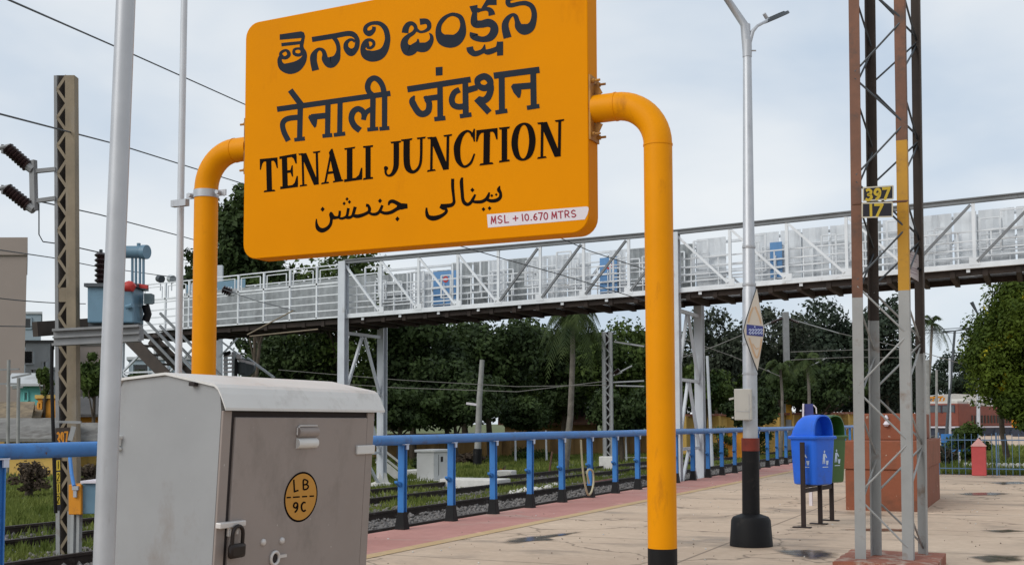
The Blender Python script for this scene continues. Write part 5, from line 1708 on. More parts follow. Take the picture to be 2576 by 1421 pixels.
# ------------------------------------------------------------------ pair of litter bins on a stand
BX, BY0, BY1 = -2.62, 14.36, 14.93
def bin_(cx, cy, matl, label, s=1.0):
    t = thing('litter_bin', (cx, cy, .53), label, 'litter bin', 'litter bins on the stand')
    z0_, z1_, zr = .53, 1.10, 1.115
    a0, a1 = .175, .205
    XF = Matrix.Translation((cx, cy, 0)) @ Matrix.Rotation(math.radians(-28), 4, 'Z') @ Matrix.Translation((-cx, -cy, 0))
    m = MB(); m.xf = XF
    def ringp(a, z, n=6):
        pts = []
        rc = a * .28
        for qx, qy, st_ in ((1, 1, 0), (-1, 1, 90), (-1, -1, 180), (1, -1, 270)):
            for i in range(n):
                tt = math.radians(st_ + 90 * i / (n - 1))
                pts.append((cx + qx * (a - rc) + rc * math.cos(tt), cy + qy * (a - rc) + rc * math.sin(tt), z))
        return pts
    def loft(rings, cap0=True, cap1=True):
        k = len(rings[0]); vs = [q for r_ in rings for q in r_]; fs = []
        for i in range(len(rings) - 1):
            for j in range(k):
                fs.append((i * k + j, i * k + (j + 1) % k, (i + 1) * k + (j + 1) % k, (i + 1) * k + j))
        if cap0: fs.append(tuple(range(k))[::-1])
        if cap1: fs.append(tuple(range(len(vs) - k, len(vs))))
        m.add(vs, fs)
    loft([ringp(a0 - .02, z0_ - .012), ringp(a0, z0_), ringp(a0 + .004, z0_ + .03), ringp(a1, z1_)])
    m.build('tub', matl, t, smooth=45)
    m = MB(); m.xf = XF
    loft([ringp(a1 + .02, zr - .03), ringp(a1 + .026, zr - .02), ringp(a1 + .026, zr), ringp(a1 + .012, zr + .012)])
    m.build('rim', matl, t, smooth=45)
    m = MB(); m.xf = XF               # barrel hood, axis along X, open at the +X end
    n, h = 14, .265
    sec = []
    for i in range(n + 1):
        th = math.pi * i / n
        c, s_ = math.cos(th), math.sin(th)
        sec.append((math.copysign(abs(c) ** .75, c), abs(s_) ** .8))
    vs, fs = [], []
    stations = [(-.195, .86, .0), (-.165, .9, .5), (-.12, .93, .82), (-.06, .95, .97), (0, .95, 1), (.10, .95, 1), (.175, .95, .99)]
    for sx, wy, hz in stations:
        for a, b in sec:
            vs.append((cx + sx, cy + a * a1 * wy, zr + .008 + b * h * hz))
    k = n + 1
    for i in range(len(stations) - 1):
        for jj in range(n):
            fs.append((i * k + jj, i * k + jj + 1, (i + 1) * k + jj + 1, (i + 1) * k + jj))
    m.add(vs, fs)
    inner = []                       # lip and inside of the mouth
    for (sx, wy, hz) in ((.175, .95, .99), (.182, .86, .93), (.02, .84, .90)):
        inner.append([(cx + sx, cy + a * a1 * wy, zr + .008 + b * h * hz) for a, b in sec])
    vs = [q for r_ in inner for q in r_]
    fs = [(i * k + jj, (i + 1) * k + jj, (i + 1) * k + jj + 1, i * k + jj + 1) for i in range(2) for jj in range(n)]
    m.add(vs, fs)
    m.add(inner[-1], [tuple(range(k))])
    m.build('hood', matl, t, smooth=50, fix=False)
    # pale tossing-figure pictograms on the front and the right-hand face
    slope = (a1 - a0) / (z1_ - z0_)
    def pic(fn, nrm, u0):
        pp = Paint(fn, XF.to_3x3() @ Vector(nrm), .003)
        pp.dot((u0 + .0, .93), .016, (0, 0, 1), 10)
        pp.P([(u0 - .025, .905), (u0 + .02, .905), (u0 + .055, .86), (u0 + .045, .85), (u0 + .015, .875), (u0 + .02, .78), (u0 + .005, .78), (u0 - .005, .84), (u0 - .015, .78), (u0 - .032, .78)], (0, 0, 1))
        pp.P([(u0 + .035, .82), (u0 + .085, .82), (u0 + .075, .765), (u0 + .045, .765)], (0, 0, 1))
        pp.P([(u0 - .03, .745), (u0 + .08, .745), (u0 + .08, .735), (u0 - .03, .735)], (0, 0, 1))
        pp.build('pictogram', MT['pict_white'], t)
    ff = lambda u, z: XF @ Vector((cx + u, cy - (a0 + (z - z0_) * slope) - .001, z))
    fr_ = lambda u, z: XF @ Vector((cx + (a0 + (z - z0_) * slope) + .001, cy + u, z))
    pic(ff, (0, -1, .06), .02)
    pic(fr_, (1, 0, .06), -.02)
    return t
bin_(BX, BY0, MT['bin_blue'], 'bright blue litter bin with hooded lid, in front on the dark stand')
bin_(BX + .05, BY1 + .02, MT['bin_green'], 'green litter bin with hooded lid, behind the bright blue one on the stand')
stand = thing('bin_stand', (BX, (BY0 + BY1) / 2, 0), 'dark brown three-legged steel stand carrying the blue and green bins', 'stand')
SXP = [(BX - .07, BY0 - .285), (BX + .03, (BY0 + BY1) / 2 + .01), (BX + .08, BY1 + .29)]
for i, (x, y) in enumerate(SXP):
    m = MB(); m.cbox((x, y, .525), (.055, .045, 1.05)) ; m.build('leg', MT['stand'], stand, smooth=0, bevel=.004)
    m = MB(); m.cbox((x - .02, y, .008), (.22, .10, .012)); m.build('foot_plate', MT['stand'], stand, smooth=0)
m = MB(); m.beam((SXP[0][0], SXP[0][1], .45), (SXP[2][0], SXP[2][1], .45), .035, .05); m.beam((SXP[0][0], SXP[0][1], .50), (SXP[2][0], SXP[2][1], .50), .03, .03)
m.build('crossbar', MT['stand'], stand, smooth=0)
# small blue board behind the bins
q = D(2034, 1030, 17.5)
nb = thing('notice_board', (q.x, q.y, 0), 'small blue board with pale edges on a post behind the litter bins', 'board')
m = MB(); m.prism([D(2022, 1052, 17.5), D(2047, 1052, 17.5), D(2045, 1015, 17.5), D(2023, 1016, 17.5)], FWD * .05); m.build('panel', MT['navy'], nb, smooth=0)
m = MB(); m.beam(D(2021, 1054, 17.5), D(2021.5, 1015, 17.5), .022, .07); m.tube([D(2046, 1018, 17.5), D(2053, 1026, 17.5), D(2054, 1040, 17.5)], .010, 6); m.beam((q.x, q.y + .05, 0), (q.x, q.y + .05, q.z), .05); m.build('post', MT['label_white'], nb, smooth=0)

# ------------------------------------------------------------------ right-hand lattice mast
RB = [(2165, 1400, 2148, 9.9), (2284, 1398, 2262, 9.8), (2206, 1391, 2190, 10.18), (2322, 1388, 2303, 10.26)]
PZ = .10
def V6(px, py, dd):
    return D(px, py, dd)
base = V6(2240, 1385, 10.1); base.z = PZ
lm = thing('lattice_mast', base, 'four-legged lattice mast, brown above with one yellow leg, standing on red plinth', 'mast')
legs = []
nm = []
for k, (xb, yb, xt, dd) in enumerate(RB):
    b_ = V6(xb, yb, dd); t_ = V6(xt, 0, dd)
    b_ = b_ + (t_ - b_) * ((PZ - b_.z) / (t_.z - b_.z))
    t2 = b_ + (t_ - b_) * 1.12
    legs.append((b_, t2))
def leg_at(k, z):
    a, b = legs[k]
    return a + (b - a) * ((z - a.z) / (b.z - a.z))
zlist = {0: [(V6(0, 755, 9.9).z, 'mast_grey', 'rust')], 1: [(V6(0, 735, 9.73).z, 'mast_grey', 'mast_yellow'), (V6(0, 355, 9.73).z, 'mast_yellow', 'rust')], 2: [(V6(0, 820, 10.45).z, 'mast_grey', 'rust_deep')], 3: [(V6(0, 900, 10.5).z, 'mast_grey', 'rust_deep')]}
for k in range(4):
    a, b = legs[k]
    cuts = [a.z] + [z for z, _, _ in zlist[k]] + [b.z]
    names = [zlist[k][0][1]] + [q[2] for q in zlist[k]]
    m = MB()
    w = .092 if k < 2 else .085
    sx = -1 if k in (1, 3) else 1
    sy = 1 if k < 2 else -1
    for i in range(len(cuts) - 1):
        m.mi = i
        p0, p1 = leg_at(k, cuts[i]), leg_at(k, cuts[i + 1])
        # angle iron: one flange facing the camera side, one facing inward
        m.beam(p0, p1, w, .012, up=(0, 1, 0))
        o = Vector((-sx * w * .45, sy * w * .5, 0))
        m.beam(p0 + o, p1 + o, .012, w, up=(0, 1, 0))
    m.build('leg', [MT[q] for q in names], lm, smooth=0)
m = MB()
pitch = .47
zz = PZ + .02
def rodm(z):
    return 0 if z < V6(0, 800, 10).z else 1
mk = [MT['mast_grey'], MT['lamp_dark']]
for (A_, B_, off) in ((0, 1, 0.0), (1, 3, .12), (2, 3, .05), (0, 2, .30)):
    z = PZ + .08 - pitch * off
    i = 0
    while z < legs[0][1].z - pitch:
        z1_ = z + pitch
        m.mi = rodm(z)
        if z > PZ:
            pa, pb = (A_, B_) if i % 2 else (B_, A_)
            p0, p1 = leg_at(pa, z + .03), leg_at(pb, z1_ - .03)
            m.tube([p0, p1], .0095, 6)
        z = z1_; i += 1
m.build('lacing_rods', mk, lm, smooth=40)
# kilometre plates: 397 over 17
def plate(x0, y0, x1, y1, dy0, quad, s, wd):
    dd = 9.62
    c = [V6(x0, y1, dd), V6(x1, y1 - dy0, dd), V6(x1, y0 - dy0, dd), V6(x0, y0, dd)]
    e = thing('number_plate', (c[0] + c[1]) / 2, f'black plate with yellow digits {s}, fixed between the legs of the lattice mast', 'number plate', 'kilometre plates on the mast')
    m = MB(); m.prism(c, FWD * .014); pl_ = m.build('plate', MT['plate_black'], e, smooth=0)
    pp = Paint(lambda x, y: D(x, y, dd), -FWD, .001)
    for a, b in ((0, 1), (1, 2), (2, 3), (3, 0)):
        P4 = [(x0, y1), (x1, y1 - dy0), (x1, y0 - dy0), (x0, y0)]
        pp.R([(*P4[a], 3.4), (*P4[b], 3.4)], (0, 0, 1))
    pp.build('border', MT['plate_edge'], e)
    pp = Paint(lambda x, y: D(x, y, dd), -FWD, .0015)
    text(pp, s, quad, wd, gap=.28)
    pp.build('digits', MT['digit'], e)
ZP = 796 * 1.0 / 1885 * SRC
def zp(x, y): return ((3300 + x * .4223) * SRC, (700 + y * .4223) * SRC)
plate(*zp(362, 122), zp(645, 0)[0], zp(0, 246)[1], 5, [zp(382, 142), zp(612, 126), zp(606, 226), zp(380, 240)], '397', 6.6)
plate(*zp(352, 268), zp(638, 0)[0], zp(0, 402)[1], 2, [zp(415, 285), zp(545, 282), zp(530, 385), zp(420, 388)], '17', 6.4)
m = MB(); m.beam(V6(2144, 514, 9.66), V6(2282, 506, 9.66), .05, .012); m.build('plate_bracket', MT['rust'], lm, smooth=0)
# white notice on the far right leg
nt = thing('notice_plate', V6(2298, 700, 10.2), 'small white notice plate with faded print hung on the right mast leg', 'notice')
c = [V6(2283, 690, 10.25), V6(2311, 708, 10.25), V6(2311, 642, 10.25), V6(2284, 624, 10.25)]
m = MB(); m.prism(c, FWD * .012); m.build('plate', MT['notice'], nt, smooth=0)
p = Paint(lambda x, y: D(x, y, 10.25), -FWD, .001)
for y0, x0, x1 in ((640, 2289, 2305), (646, 2288, 2307), (652, 2289, 2305), (670, 2286, 2308), (675, 2287, 2306), (683, 2286, 2307)):
    p.R([(x0, y0, 2.2), (x1, y0 + 8, 2.2)], (0, 0, 1))
p.build('faded_print', MT['notice_ink'], nt)
m = MB(); m.tube([V6(2280, 664, 10.2), V6(2288, 668, 10.22)], .012, 6); m.tube([V6(2309, 674, 10.22), V6(2316, 680, 10.2)], .012, 6); m.build('clamp', MT['black'], nt)
# red plinth with whitewashed flank
pl0, pl1 = G(2132, 1413, .1), G(2376, 1396, .1)
bm = bmesh.new()
bmesh.ops.create_cube(bm, size=1)
bmesh.ops.subdivide_edges(bm, edges=bm.edges, cuts=9, use_grid_fill=True)
cx, cy = (legs[0][0] + legs[3][0]).to_2d() / 2
for v in bm.verts:
    v.co = Vector((cx - .01 + v.co.x * .84, cy - .02 + v.co.y * .98, (v.co.z + .5) * (PZ + .002)))
    n_ = math.sin(v.co.x * 31) * math.sin(v.co.y * 27 + 1) * .008
    edge = v.co.z > .05 and (abs(v.co.x - cx + .01) > .41 or abs(v.co.y - cy + .02) > .48)
    v.co += Vector((n_, n_ * .7, (-abs(n_) * 1.6 if edge else n_ * .3)))
me = bpy.data.meshes.new('plinth'); bm.to_mesh(me); bm.free(); me.materials.append(MT['plinth'])
o = link('mast_plinth', me)
tag(o, 'low worn red masonry plinth under the lattice mast legs', 'plinth')

# ------------------------------------------------------------------ terracotta planter
f0, f1 = G(2128, 1282), G(2320, 1284)
pb0 = thing('planter', ((f0.x + f1.x) / 2, f0.y + .8, 0), 'large terracotta-painted stepped masonry block behind the lattice mast', 'masonry block')
yf = f0.y
xl, xr = f0.x, YP(2320, 1284, yf).x
yb = yf + XP(2365, 1254, xr).y - YP(2320, 1284, yf).y
yb = max(yb, yf + 1.2)
zt = YP(2128, 1108, yf).z
m = MB(); m.box((xl, yf, -.02), (xr, yb, zt - .42)); m.build('lower_block', MT['planter'], pb0, smooth=0, bevel=.012)
m = MB(); m.box((xl - .022, yf - .022, zt - .418), (xr + .022, yb + .022, zt)); m.build('upper_block', MT['planter'], pb0, smooth=0, bevel=.012)
ym = yf + .7
xa, xb = YP(2166, 1060, ym).x, YP(2302, 1060, ym).x
m = MB(); m.box((xa, ym, zt + .002), (xb, yb - .05, YP(2166, 1040, ym).z)); m.build('top_tier', MT['planter'], pb0, smooth=0, bevel=.012)
m = MB()
q = YP(2230, 1052, ym)
for dz, r_ in ((0, .05), (.09, .035)):
    m.lathe((q.x, q.y - .03, q.z - .12 + dz), [(r_ * .5, 0), (r_, .03), (r_ * .4, .08)], 10)
m.build('small_tap', MT['label_white'], pb0, smooth=50)

# ------------------------------------------------------------------ garden behind: fence, pillar, kerb, shrub
gf = G(2470, 1195)
GYf = gf.y
gfence = thing('garden_fence', (gf.x + 1, GYf, 0), 'thin pale-blue garden railing running either side of the coral pillar', 'fence')
m = MB()
x0, x1 = YP(2362, 1150, GYf).x, 5.0
for z in (.16, .85):
    m.beam((x0, GYf, z), (x1, GYf, z), .02, .025)
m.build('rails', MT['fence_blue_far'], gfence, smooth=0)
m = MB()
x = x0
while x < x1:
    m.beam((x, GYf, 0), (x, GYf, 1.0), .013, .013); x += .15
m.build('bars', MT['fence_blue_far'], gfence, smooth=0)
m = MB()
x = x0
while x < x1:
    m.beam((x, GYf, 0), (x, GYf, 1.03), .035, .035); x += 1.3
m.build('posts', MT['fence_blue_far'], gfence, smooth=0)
pc = YP(2464, 1195, GYf - .1)
pil = thing('pillar', (pc.x, pc.y, 0), 'coral-red square pillar with pale pointed cap in the garden fence', 'pillar')
h = YP(2464, 1122, GYf - .1).z
m = MB(); m.box((pc.x - .16, pc.y - .16, 0), (pc.x + .16, pc.y + .16, h)); m.build('shaft', MT['coral'], pil, smooth=0, bevel=.015)
m = MB(); m.add([(pc.x - .18, pc.y - .18, h), (pc.x + .18, pc.y - .18, h), (pc.x + .18, pc.y + .18, h), (pc.x - .18, pc.y + .18, h), (pc.x, pc.y, h + .2)], [(0, 1, 4), (1, 2, 4), (2, 3, 4), (3, 0, 4), (3, 2, 1, 0)]); m.build('cap', MT['pink_edge'], pil, smooth=0)
kb = YP(2380, 1165, GYf + 3)
m = MB()
x = YP(2430, 1165, GYf + 3).x
while x < 5:
    m.cbox((x, GYf + 3, .09), (.10, .08, .22)); x += .16
m.box((YP(2430, 1165, GYf + 3).x, GYf + 3.05, 0), (5, GYf + 3.14, .17))
tag(m.build('garden_kerb', MT['stone_white'], None, smooth=0), 'low whitewashed toothed kerb across the lawn behind the garden fence', 'kerb')
for i, (px, y1_) in enumerate(((2392, 1140), (2432, 1140))):
    q = D(px, y1_, 33)
    t = thing('garden_bench', (q.x, q.y, .02), ('left' if i == 0 else 'right') + ' one of two blue garden seats standing behind the garden fence', 'bench', 'blue seats in the garden')
    m = MB(); m.cbox((q.x, q.y, .45), (.55, .4, .06)); m.build('seat', MT['fence_blue'], t, smooth=0)
    m = MB(); m.cbox((q.x, q.y + .2, .72), (.55, .05, .42)); m.build('backrest', MT['fence_blue'], t, smooth=0)
    for sx in (-.24, .24):
        m = MB(); m.cbox((q.x + sx, q.y, .23), (.06, .38, .42)); m.build('leg', MT['label_white'], t, smooth=0)

# ------------------------------------------------------------------ locomotive beyond the garden
LDp = 98.0
lp = D(2335, 1100, LDp)
ld = thing('locomotive', D(2440, 1095, LDp + 3), 'brick-red electric locomotive with pale roof and dark frame beyond the garden', 'locomotive')
fx = Vector((math.cos(YAW), math.sin(YAW), 0))
ang = math.radians(42)
side = (fx * math.cos(ang) + FWD * math.sin(ang)).normalized()
frn = (fx * math.cos(ang - math.pi / 2) + FWD * math.sin(ang - math.pi / 2)).normalized()
A0 = D(2412, 1090, LDp); A0.z = GZ
def LP(u, v, z):                      # u across the nose (to the left), v along the body, z up
    return A0 - frn * u + side * v + Vector((0, 0, z))
def lbox(u0, u1, v0, v1, z0, z1, mb):
    c = [LP(u0, v0, z0), LP(u1, v0, z0), LP(u1, v1, z0), LP(u0, v1, z0), LP(u0, v0, z1), LP(u1, v0, z1), LP(u1, v1, z1), LP(u0, v1, z1)]
    mb.add(c, [(0, 3, 2, 1), (4, 5, 6, 7), (0, 1, 5, 4), (1, 2, 6, 5), (2, 3, 7, 6), (3, 0, 4, 7)])
zg = lambda py: D(2412, py, LDp).z - GZ
m = MB(); lbox(0, 2.9, 0, 11.5, zg(1072), zg(1014), m); bd_ = m.build('body', MT['loco_red'], ld, smooth=0, bevel=.12)
m = MB(); lbox(.15, 2.75, .2, 11.3, zg(1014), zg(1008), m); lbox(-.02, .4, 2.2, 10.5, zg(1020), zg(1006), m); lbox(.6, 2.2, 3, 4.2, zg(1008), zg(1001), m); lbox(.6, 2.2, 6, 8, zg(1008), zg(1002), m); m.build('roof', MT['loco_white'], ld, smooth=0)
m = MB(); lbox(.05, 2.85, .1, 11.4, .5, zg(1076), m); m.build('underframe', MT['loco_blue'], ld, smooth=0)
m = MB(); lbox(-.03, 2.93, -.03, 11.5, zg(1076), zg(1072), m); m.build('white_stripe', MT['label_white'], ld, smooth=0)
for u in (.35, 1.6):
    m = MB(); lbox(u, u + 1.05, -.04, .05, zg(1036), zg(1020), m); w_ = m.build('windscreen', MT['glass'], ld, smooth=0)
    m = MB(); lbox(u - .07, u, -.05, .05, zg(1038), zg(1018), m); lbox(u + 1.05, u + 1.12, -.05, .05, zg(1038), zg(1018), m); lbox(u, u + 1.05, -.05, .05, zg(1020), zg(1018), m); m.build('window_frame', MT['loco_blue'], w_, smooth=0)
m = MB()
for v in np.linspace(2.4, 10.5, 14):
    lbox(-.05, .02, v, v + .3, zg(1064), zg(1044), m)
m.build('side_louvres', MT['rust_deep'], bd_, smooth=0)
for v in (1.4, 3.1, 4.8, 7.2, 8.9, 10.6):
    m = MB(); m.tube([LP(.1, v, .5), LP(-.03, v, .5)], .5, 18); m.build('wheel', MT['loco_blue'], ld, smooth=40)
m = MB(); lbox(-.05, .25, -.12, .1, 1.05, 1.25, m); lbox(2.6, 2.9, -.12, .1, 1.05, 1.25, m); m.build('buffer', MT['loco_blue'], ld, smooth=0)
q = D(2568, 1055, 90)
wg = thing('wagon', (q.x, q.y, GZ), 'ochre-yellow wagon just visible under the tree right of the locomotive', 'wagon')
m = MB(); m.prism([D(2545, 1074, 96), D(2600, 1078, 94), D(2600, 1022, 94), D(2546, 1030, 96)], (FWD * 2.4 + fx * 1.2)); m.build('body', MT['orange'], wg, smooth=0)
m = MB(); m.prism([D(2547, 1100, 96), D(2600, 1104, 94), D(2600, 1079, 94), D(2547, 1075, 96)], (FWD * 2.3 + fx * 1.15)); m.build('underframe', MT['loco_blue'], wg, smooth=0)
q = D(2348, 1012, 103)
cr = thing('yellow_gantry', (q.x, q.y, GZ), 'yellow steel gantry frame standing above the locomotive cab on the left', 'gantry')
m = MB()
for x0_, y0_, x1_, y1_ in ((2318, 1001, 2372, 998), (2318, 1012, 2372, 1010)):
    m.beam(D(x0_, y0_, 103), D(x1_, y1_, 103), .22, .16)
for x in range(2318, 2375, 9):
    m.beam(D(x, 1012, 103), D(x + 4, 1000, 103), .12, .12)
m.build('boom', MT['orange'], cr, smooth=0)
m = MB(); 
for x in (2322, 2330):
    a = D(x, 1010, 103); m.beam((a.x, a.y, GZ), a, .2, .2)
m.build('legs', MT['orange'], cr, smooth=0)
# long pale platform canopy roof behind the locomotive
q = D(2420, 1000, 118)
cn = thing('platform_canopy', (q.x, q.y, GZ), 'long low pale canopy roof standing behind the locomotive', 'canopy')
m = MB(); m.prism([D(2300, 1010, 118), D(2492, 1010, 118), D(2492, 994, 118), D(2400, 990, 118), D(2330, 996, 118), D(2300, 1004, 118)], FWD * 5); m.build('roof', MT['loco_white'], cn, smooth=0)
m = MB()
for x in (2305, 2360, 2420, 2480):
    a = D(x, 1008, 119); m.beam((a.x, a.y, GZ), a, .2, .2)
m.build('posts', MT['white_steel'], cn, smooth=0)

# ------------------------------------------------------------------ trees
def leaf_mesh(name, clumps, size, matl, seed, up=.25):
    """clumps: centre, radius (x,y,z), number of leaves; many small rhombic leaves through each clump's volume"""
    g = np.random.default_rng(seed)
    C, Nn, S = [], [], []
    for c, r, n in clumps:
        d = g.normal(size=(n, 3)); d /= np.linalg.norm(d, axis=1)[:, None]
        rad = g.random(n) ** .45
        wob = 1 + .25 * np.sin(d[:, :1] * 5 + c[0]) * np.cos(d[:, 1:2] * 4 + c[1])
        C.append(np.array(c) + d * rad[:, None] * np.array(r) * wob)
        nn = d * .8 + g.normal(size=(n, 3)) * .6 + np.array([0, 0, up])
        Nn.append(nn / np.linalg.norm(nn, axis=1)[:, None])
        S.append(size * g.uniform(.55, 1.35, n))
    C, Nn, S = np.concatenate(C), np.concatenate(Nn), np.concatenate(S)
    k = len(C)
    t = np.cross(Nn, g.normal(size=(k, 3))); t /= np.linalg.norm(t, axis=1)[:, None]
    b = np.cross(Nn, t)
    L, W = S[:, None] * .5, S[:, None] * .28
    V = np.stack([C - t * L, C + b * W + Nn * W * .2, C + t * L, C - b * W + Nn * W * .2], 1).reshape(-1, 3)
    return np_mesh(name, V, np.arange(k * 4).reshape(-1, 4), matl)
def trunk_mb(base, h, r, lean, limbs, seed):
    rr = random.Random(seed)
    m = MB()
    b = Vector(base)
    top = b + Vector((lean[0], lean[1], h))
    pts = [b + (top - b) * t + Vector((rr.uniform(-.12, .12), rr.uniform(-.12, .12), 0)) * (0 < t < 1) * h * .12 for t in (0, .25, .5, .75, 1)]
    m.tube(pts, [r * 1.25, r, r * .85, r * .7, r * .45], 10)
    for q in limbs:
        s = pts[rr.choice([2, 3, 3])]
        q = Vector(q)
        mid = (s + q) / 2 + Vector((rr.uniform(-.3, .3), rr.uniform(-.3, .3), rr.uniform(.0, .4)))
        m.tube([s, mid, q], [r * .45, r * .28, r * .08], 6)
    return m
def tree(px, ytop, wpx, dep, leafm, label, leaves=7000, size=.26, gap=1.0, ybot=None, seed=1, name='tree', cat='tree', zbase=GZ, gr='trees along the far side of the tracks', nclump=26, flat=1.0):
    base = D(px, 1150, dep); base.z = zbase
    ztop = D(px, ytop, dep).z
    w = wpx * M_PX(dep) / 2
    zb_ = (D(px, ybot, dep).z if ybot else zbase + (ztop - zbase) * .25)
    rr = random.Random(seed * 7 + 1)
    t = thing(name, base, label, cat, gr)
    low = name in ('bush', 'shrub', 'flower_clump')
    if low:
        zb_ = zbase - .1
    cz, hz = (ztop + zb_) / 2, (ztop - zb_) / 2
    cl = []
    for i in range(nclump):
        for _ in range(30):
            v = Vector((rr.uniform(-1, 1), rr.uniform(-1, 1), rr.uniform(-1, 1)))
            if .25 < v.length < 1: break
        s = rr.uniform(.20, .40)
        c = (base.x + v.x * w * (1 - s * .8), base.y + v.y * w * .9 * (1 - s * .8) * flat, cz + v.z * hz * (1 - s * .8))
        cl.append((c, (w * s * 1.15, w * s * 1.15, max(hz * s * .8, w * s * .6)), int(leaves / nclump * (s / .3) ** 1.5)))
    me = leaf_mesh('crown', cl, size, leafm, seed)
    link('crown', me, t).matrix_parent_inverse = Matrix.Translation(-t.location)
    if low:
        w = .6
    lim = [q[0] for q in rr.sample(cl, min(9, len(cl)))]
    trunk_mb(base, (cz - zbase) * .95, max(.09, w * .05), (rr.uniform(-.3, .3), 0), lim, seed).build('trunk', MT['bark'], t, smooth=60)
    return t
A, B, Cc, Dd, Ff = MT['leaf_a'], MT['leaf_b'], MT['leaf_c'], MT['leaf_d'], MT['leaf_far']
tree(625, 445, 230, 44, A, 'tall dark tree with airy crown rising above the bridge behind the name board', 14000, .27, seed=2, ybot=830, nclump=34)
tree(500, 585, 130, 47, A, 'thin dark foliage tip between the slim pole and the left yellow pipe', 900, .26, seed=3, ybot=760, nclump=12)
tree(650, 690, 190, 42, B, 'lighter green low tree beneath the left corner of the name board', 4500, .24, seed=4, ybot=800)
tree(860, 600, 420, 50, B, 'broad mid-green tree whose top shows between name board and footbridge', 9500, .28, seed=5, ybot=960, nclump=30)
tree(745, 800, 330, 52, A, 'dark bushy tree under the footbridge, left of the double column', 10000, .26, seed=6, ybot=1060, nclump=30)
tree(1040, 745, 330, 51, A, 'very dark dense tree under the footbridge, right of the double column', 12000, .26, seed=7, ybot=1075, nclump=32)
tree(1235, 740, 300, 55, A, 'dark round tree under the footbridge, left of the coconut palm', 11000, .27, seed=8, ybot=1075, nclump=30)
tree(1130, 880, 280, 49, A, 'low dark tree before the ochre wall, behind the leaning pole', 9000, .22, seed=9, ybot=1085, nclump=26)
tree(1420, 790, 260, 61, A, 'dark tree directly behind the coconut palm trunk', 8500, .28, seed=10, ybot=1070)
tree(1560, 776, 260, 58, B, 'dark green tree between the coconut palm and the right yellow pipe', 9000, .26, seed=11, ybot=1060, nclump=28)
tree(1650, 800, 180, 63, A, 'dark tree hidden behind the right yellow pipe of the name board', 4500, .28, seed=12, ybot=1050)
tree(1800, 758, 190, 62, Cc, 'airy grey-green tree with pale blossom behind the right bridge column', 4200, .28, seed=13, ybot=1020, nclump=30)
tree(1770, 900, 150, 58, B, 'low green tree beneath the airy one at the right bridge column', 4500, .24, seed=14, ybot=1050)
tree(1960, 738, 240, 66, Cc, 'grey-green flowering tree behind the lozenge sign and concrete mast', 7500, .29, seed=15, ybot=1050, nclump=32)
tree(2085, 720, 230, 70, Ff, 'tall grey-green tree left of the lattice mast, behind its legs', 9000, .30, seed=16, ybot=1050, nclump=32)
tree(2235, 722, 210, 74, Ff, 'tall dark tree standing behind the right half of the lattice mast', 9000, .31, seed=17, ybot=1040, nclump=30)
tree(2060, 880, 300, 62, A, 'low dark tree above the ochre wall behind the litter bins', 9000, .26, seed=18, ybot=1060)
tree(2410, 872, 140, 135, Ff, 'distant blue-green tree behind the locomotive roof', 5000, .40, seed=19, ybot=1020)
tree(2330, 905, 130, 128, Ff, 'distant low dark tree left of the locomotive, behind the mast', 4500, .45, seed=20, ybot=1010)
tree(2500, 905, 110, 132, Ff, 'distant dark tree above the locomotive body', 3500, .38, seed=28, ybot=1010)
tree(2595, 655, 330, 34, Dd, 'leafy tree dotted with yellow blossom at the garden, right of the locomotive', 46000, .125, seed=21, ybot=1095, nclump=40, zbase=.02, gr='garden greenery')
tree(2535, 760, 170, 36, B, 'dark green tree half in front of the yellow-flowering one in the garden', 20000, .13, seed=22, ybot=1040, nclump=28, zbase=.02, gr='garden greenery')
tree(2600, 880, 190, 33, Dd, 'low leafy branches under the yellow-blossomed tree in the garden', 16000, .12, seed=33, ybot=1105, nclump=24, zbase=.02, gr='garden greenery')
tree(2432, 1056, 115, 33, B, 'round green shrub in the garden before the locomotive', 4200, .10, seed=23, ybot=1118, name='shrub', cat='shrub', zbase=.02, gr='garden greenery')
tree(2378, 1108, 42, 31, Cc, 'small pale flowering bush beside the terracotta block', 900, .08, seed=24, ybot=1165, name='shrub', cat='shrub', zbase=.02, gr='garden greenery')
tree(225, 878, 110, 48, B, 'bushy green tree between the lattice mast and the leaning pole', 6500, .20, seed=25, ybot=1003, nclump=22)
tree(108, 915, 50, 50, B, 'small green tree beside the pale house with dark windows', 1600, .18, seed=26, ybot=1000, nclump=12)
tree(470, 940, 90, 40, B, 'small green bush below the stair at the left end of the footbridge', 1500, .18, seed=29, ybot=1010, nclump=12)
tree(330, 925, 110, 45, B, 'low green bush behind the white trestle of the footbridge', 2200, .2, seed=30, ybot=1010, nclump=12)
for i, (px, yt, wp, dep, lm_, lb) in enumerate(((75, 1142, 130, 27, MT['leaf_dry'], 'brown dry scrub heap in front of the yellow house, by the blue post'),
        (1062, 1140, 60, 40, A, 'dark green bush left of the white relay cabinet'), (1180, 1135, 90, 46, MT['leaf_dry'], 'brown dry bush in front of the ochre wall behind the leaning pole'),
        (1800, 1060, 100, 50, B, 'green bush beyond the railing near the right bridge column'), (1905, 1040, 90, 55, B, 'green bush below the concrete mast beyond the railing'), (1330, 1125, 120, 52, B, 'low weedy bush at the foot of the coconut palm'), (220, 1160, 90, 30, MT['leaf_dry'], 'small dry bush right of the lattice mast foot'))):
    tree(px, yt, wp, dep, lm_, lb, 1700, .09 if dep < 35 else .12, seed=40 + i, name='bush', cat='bush', gr='bushes beside the tracks', nclump=12, ybot=yt + 75)

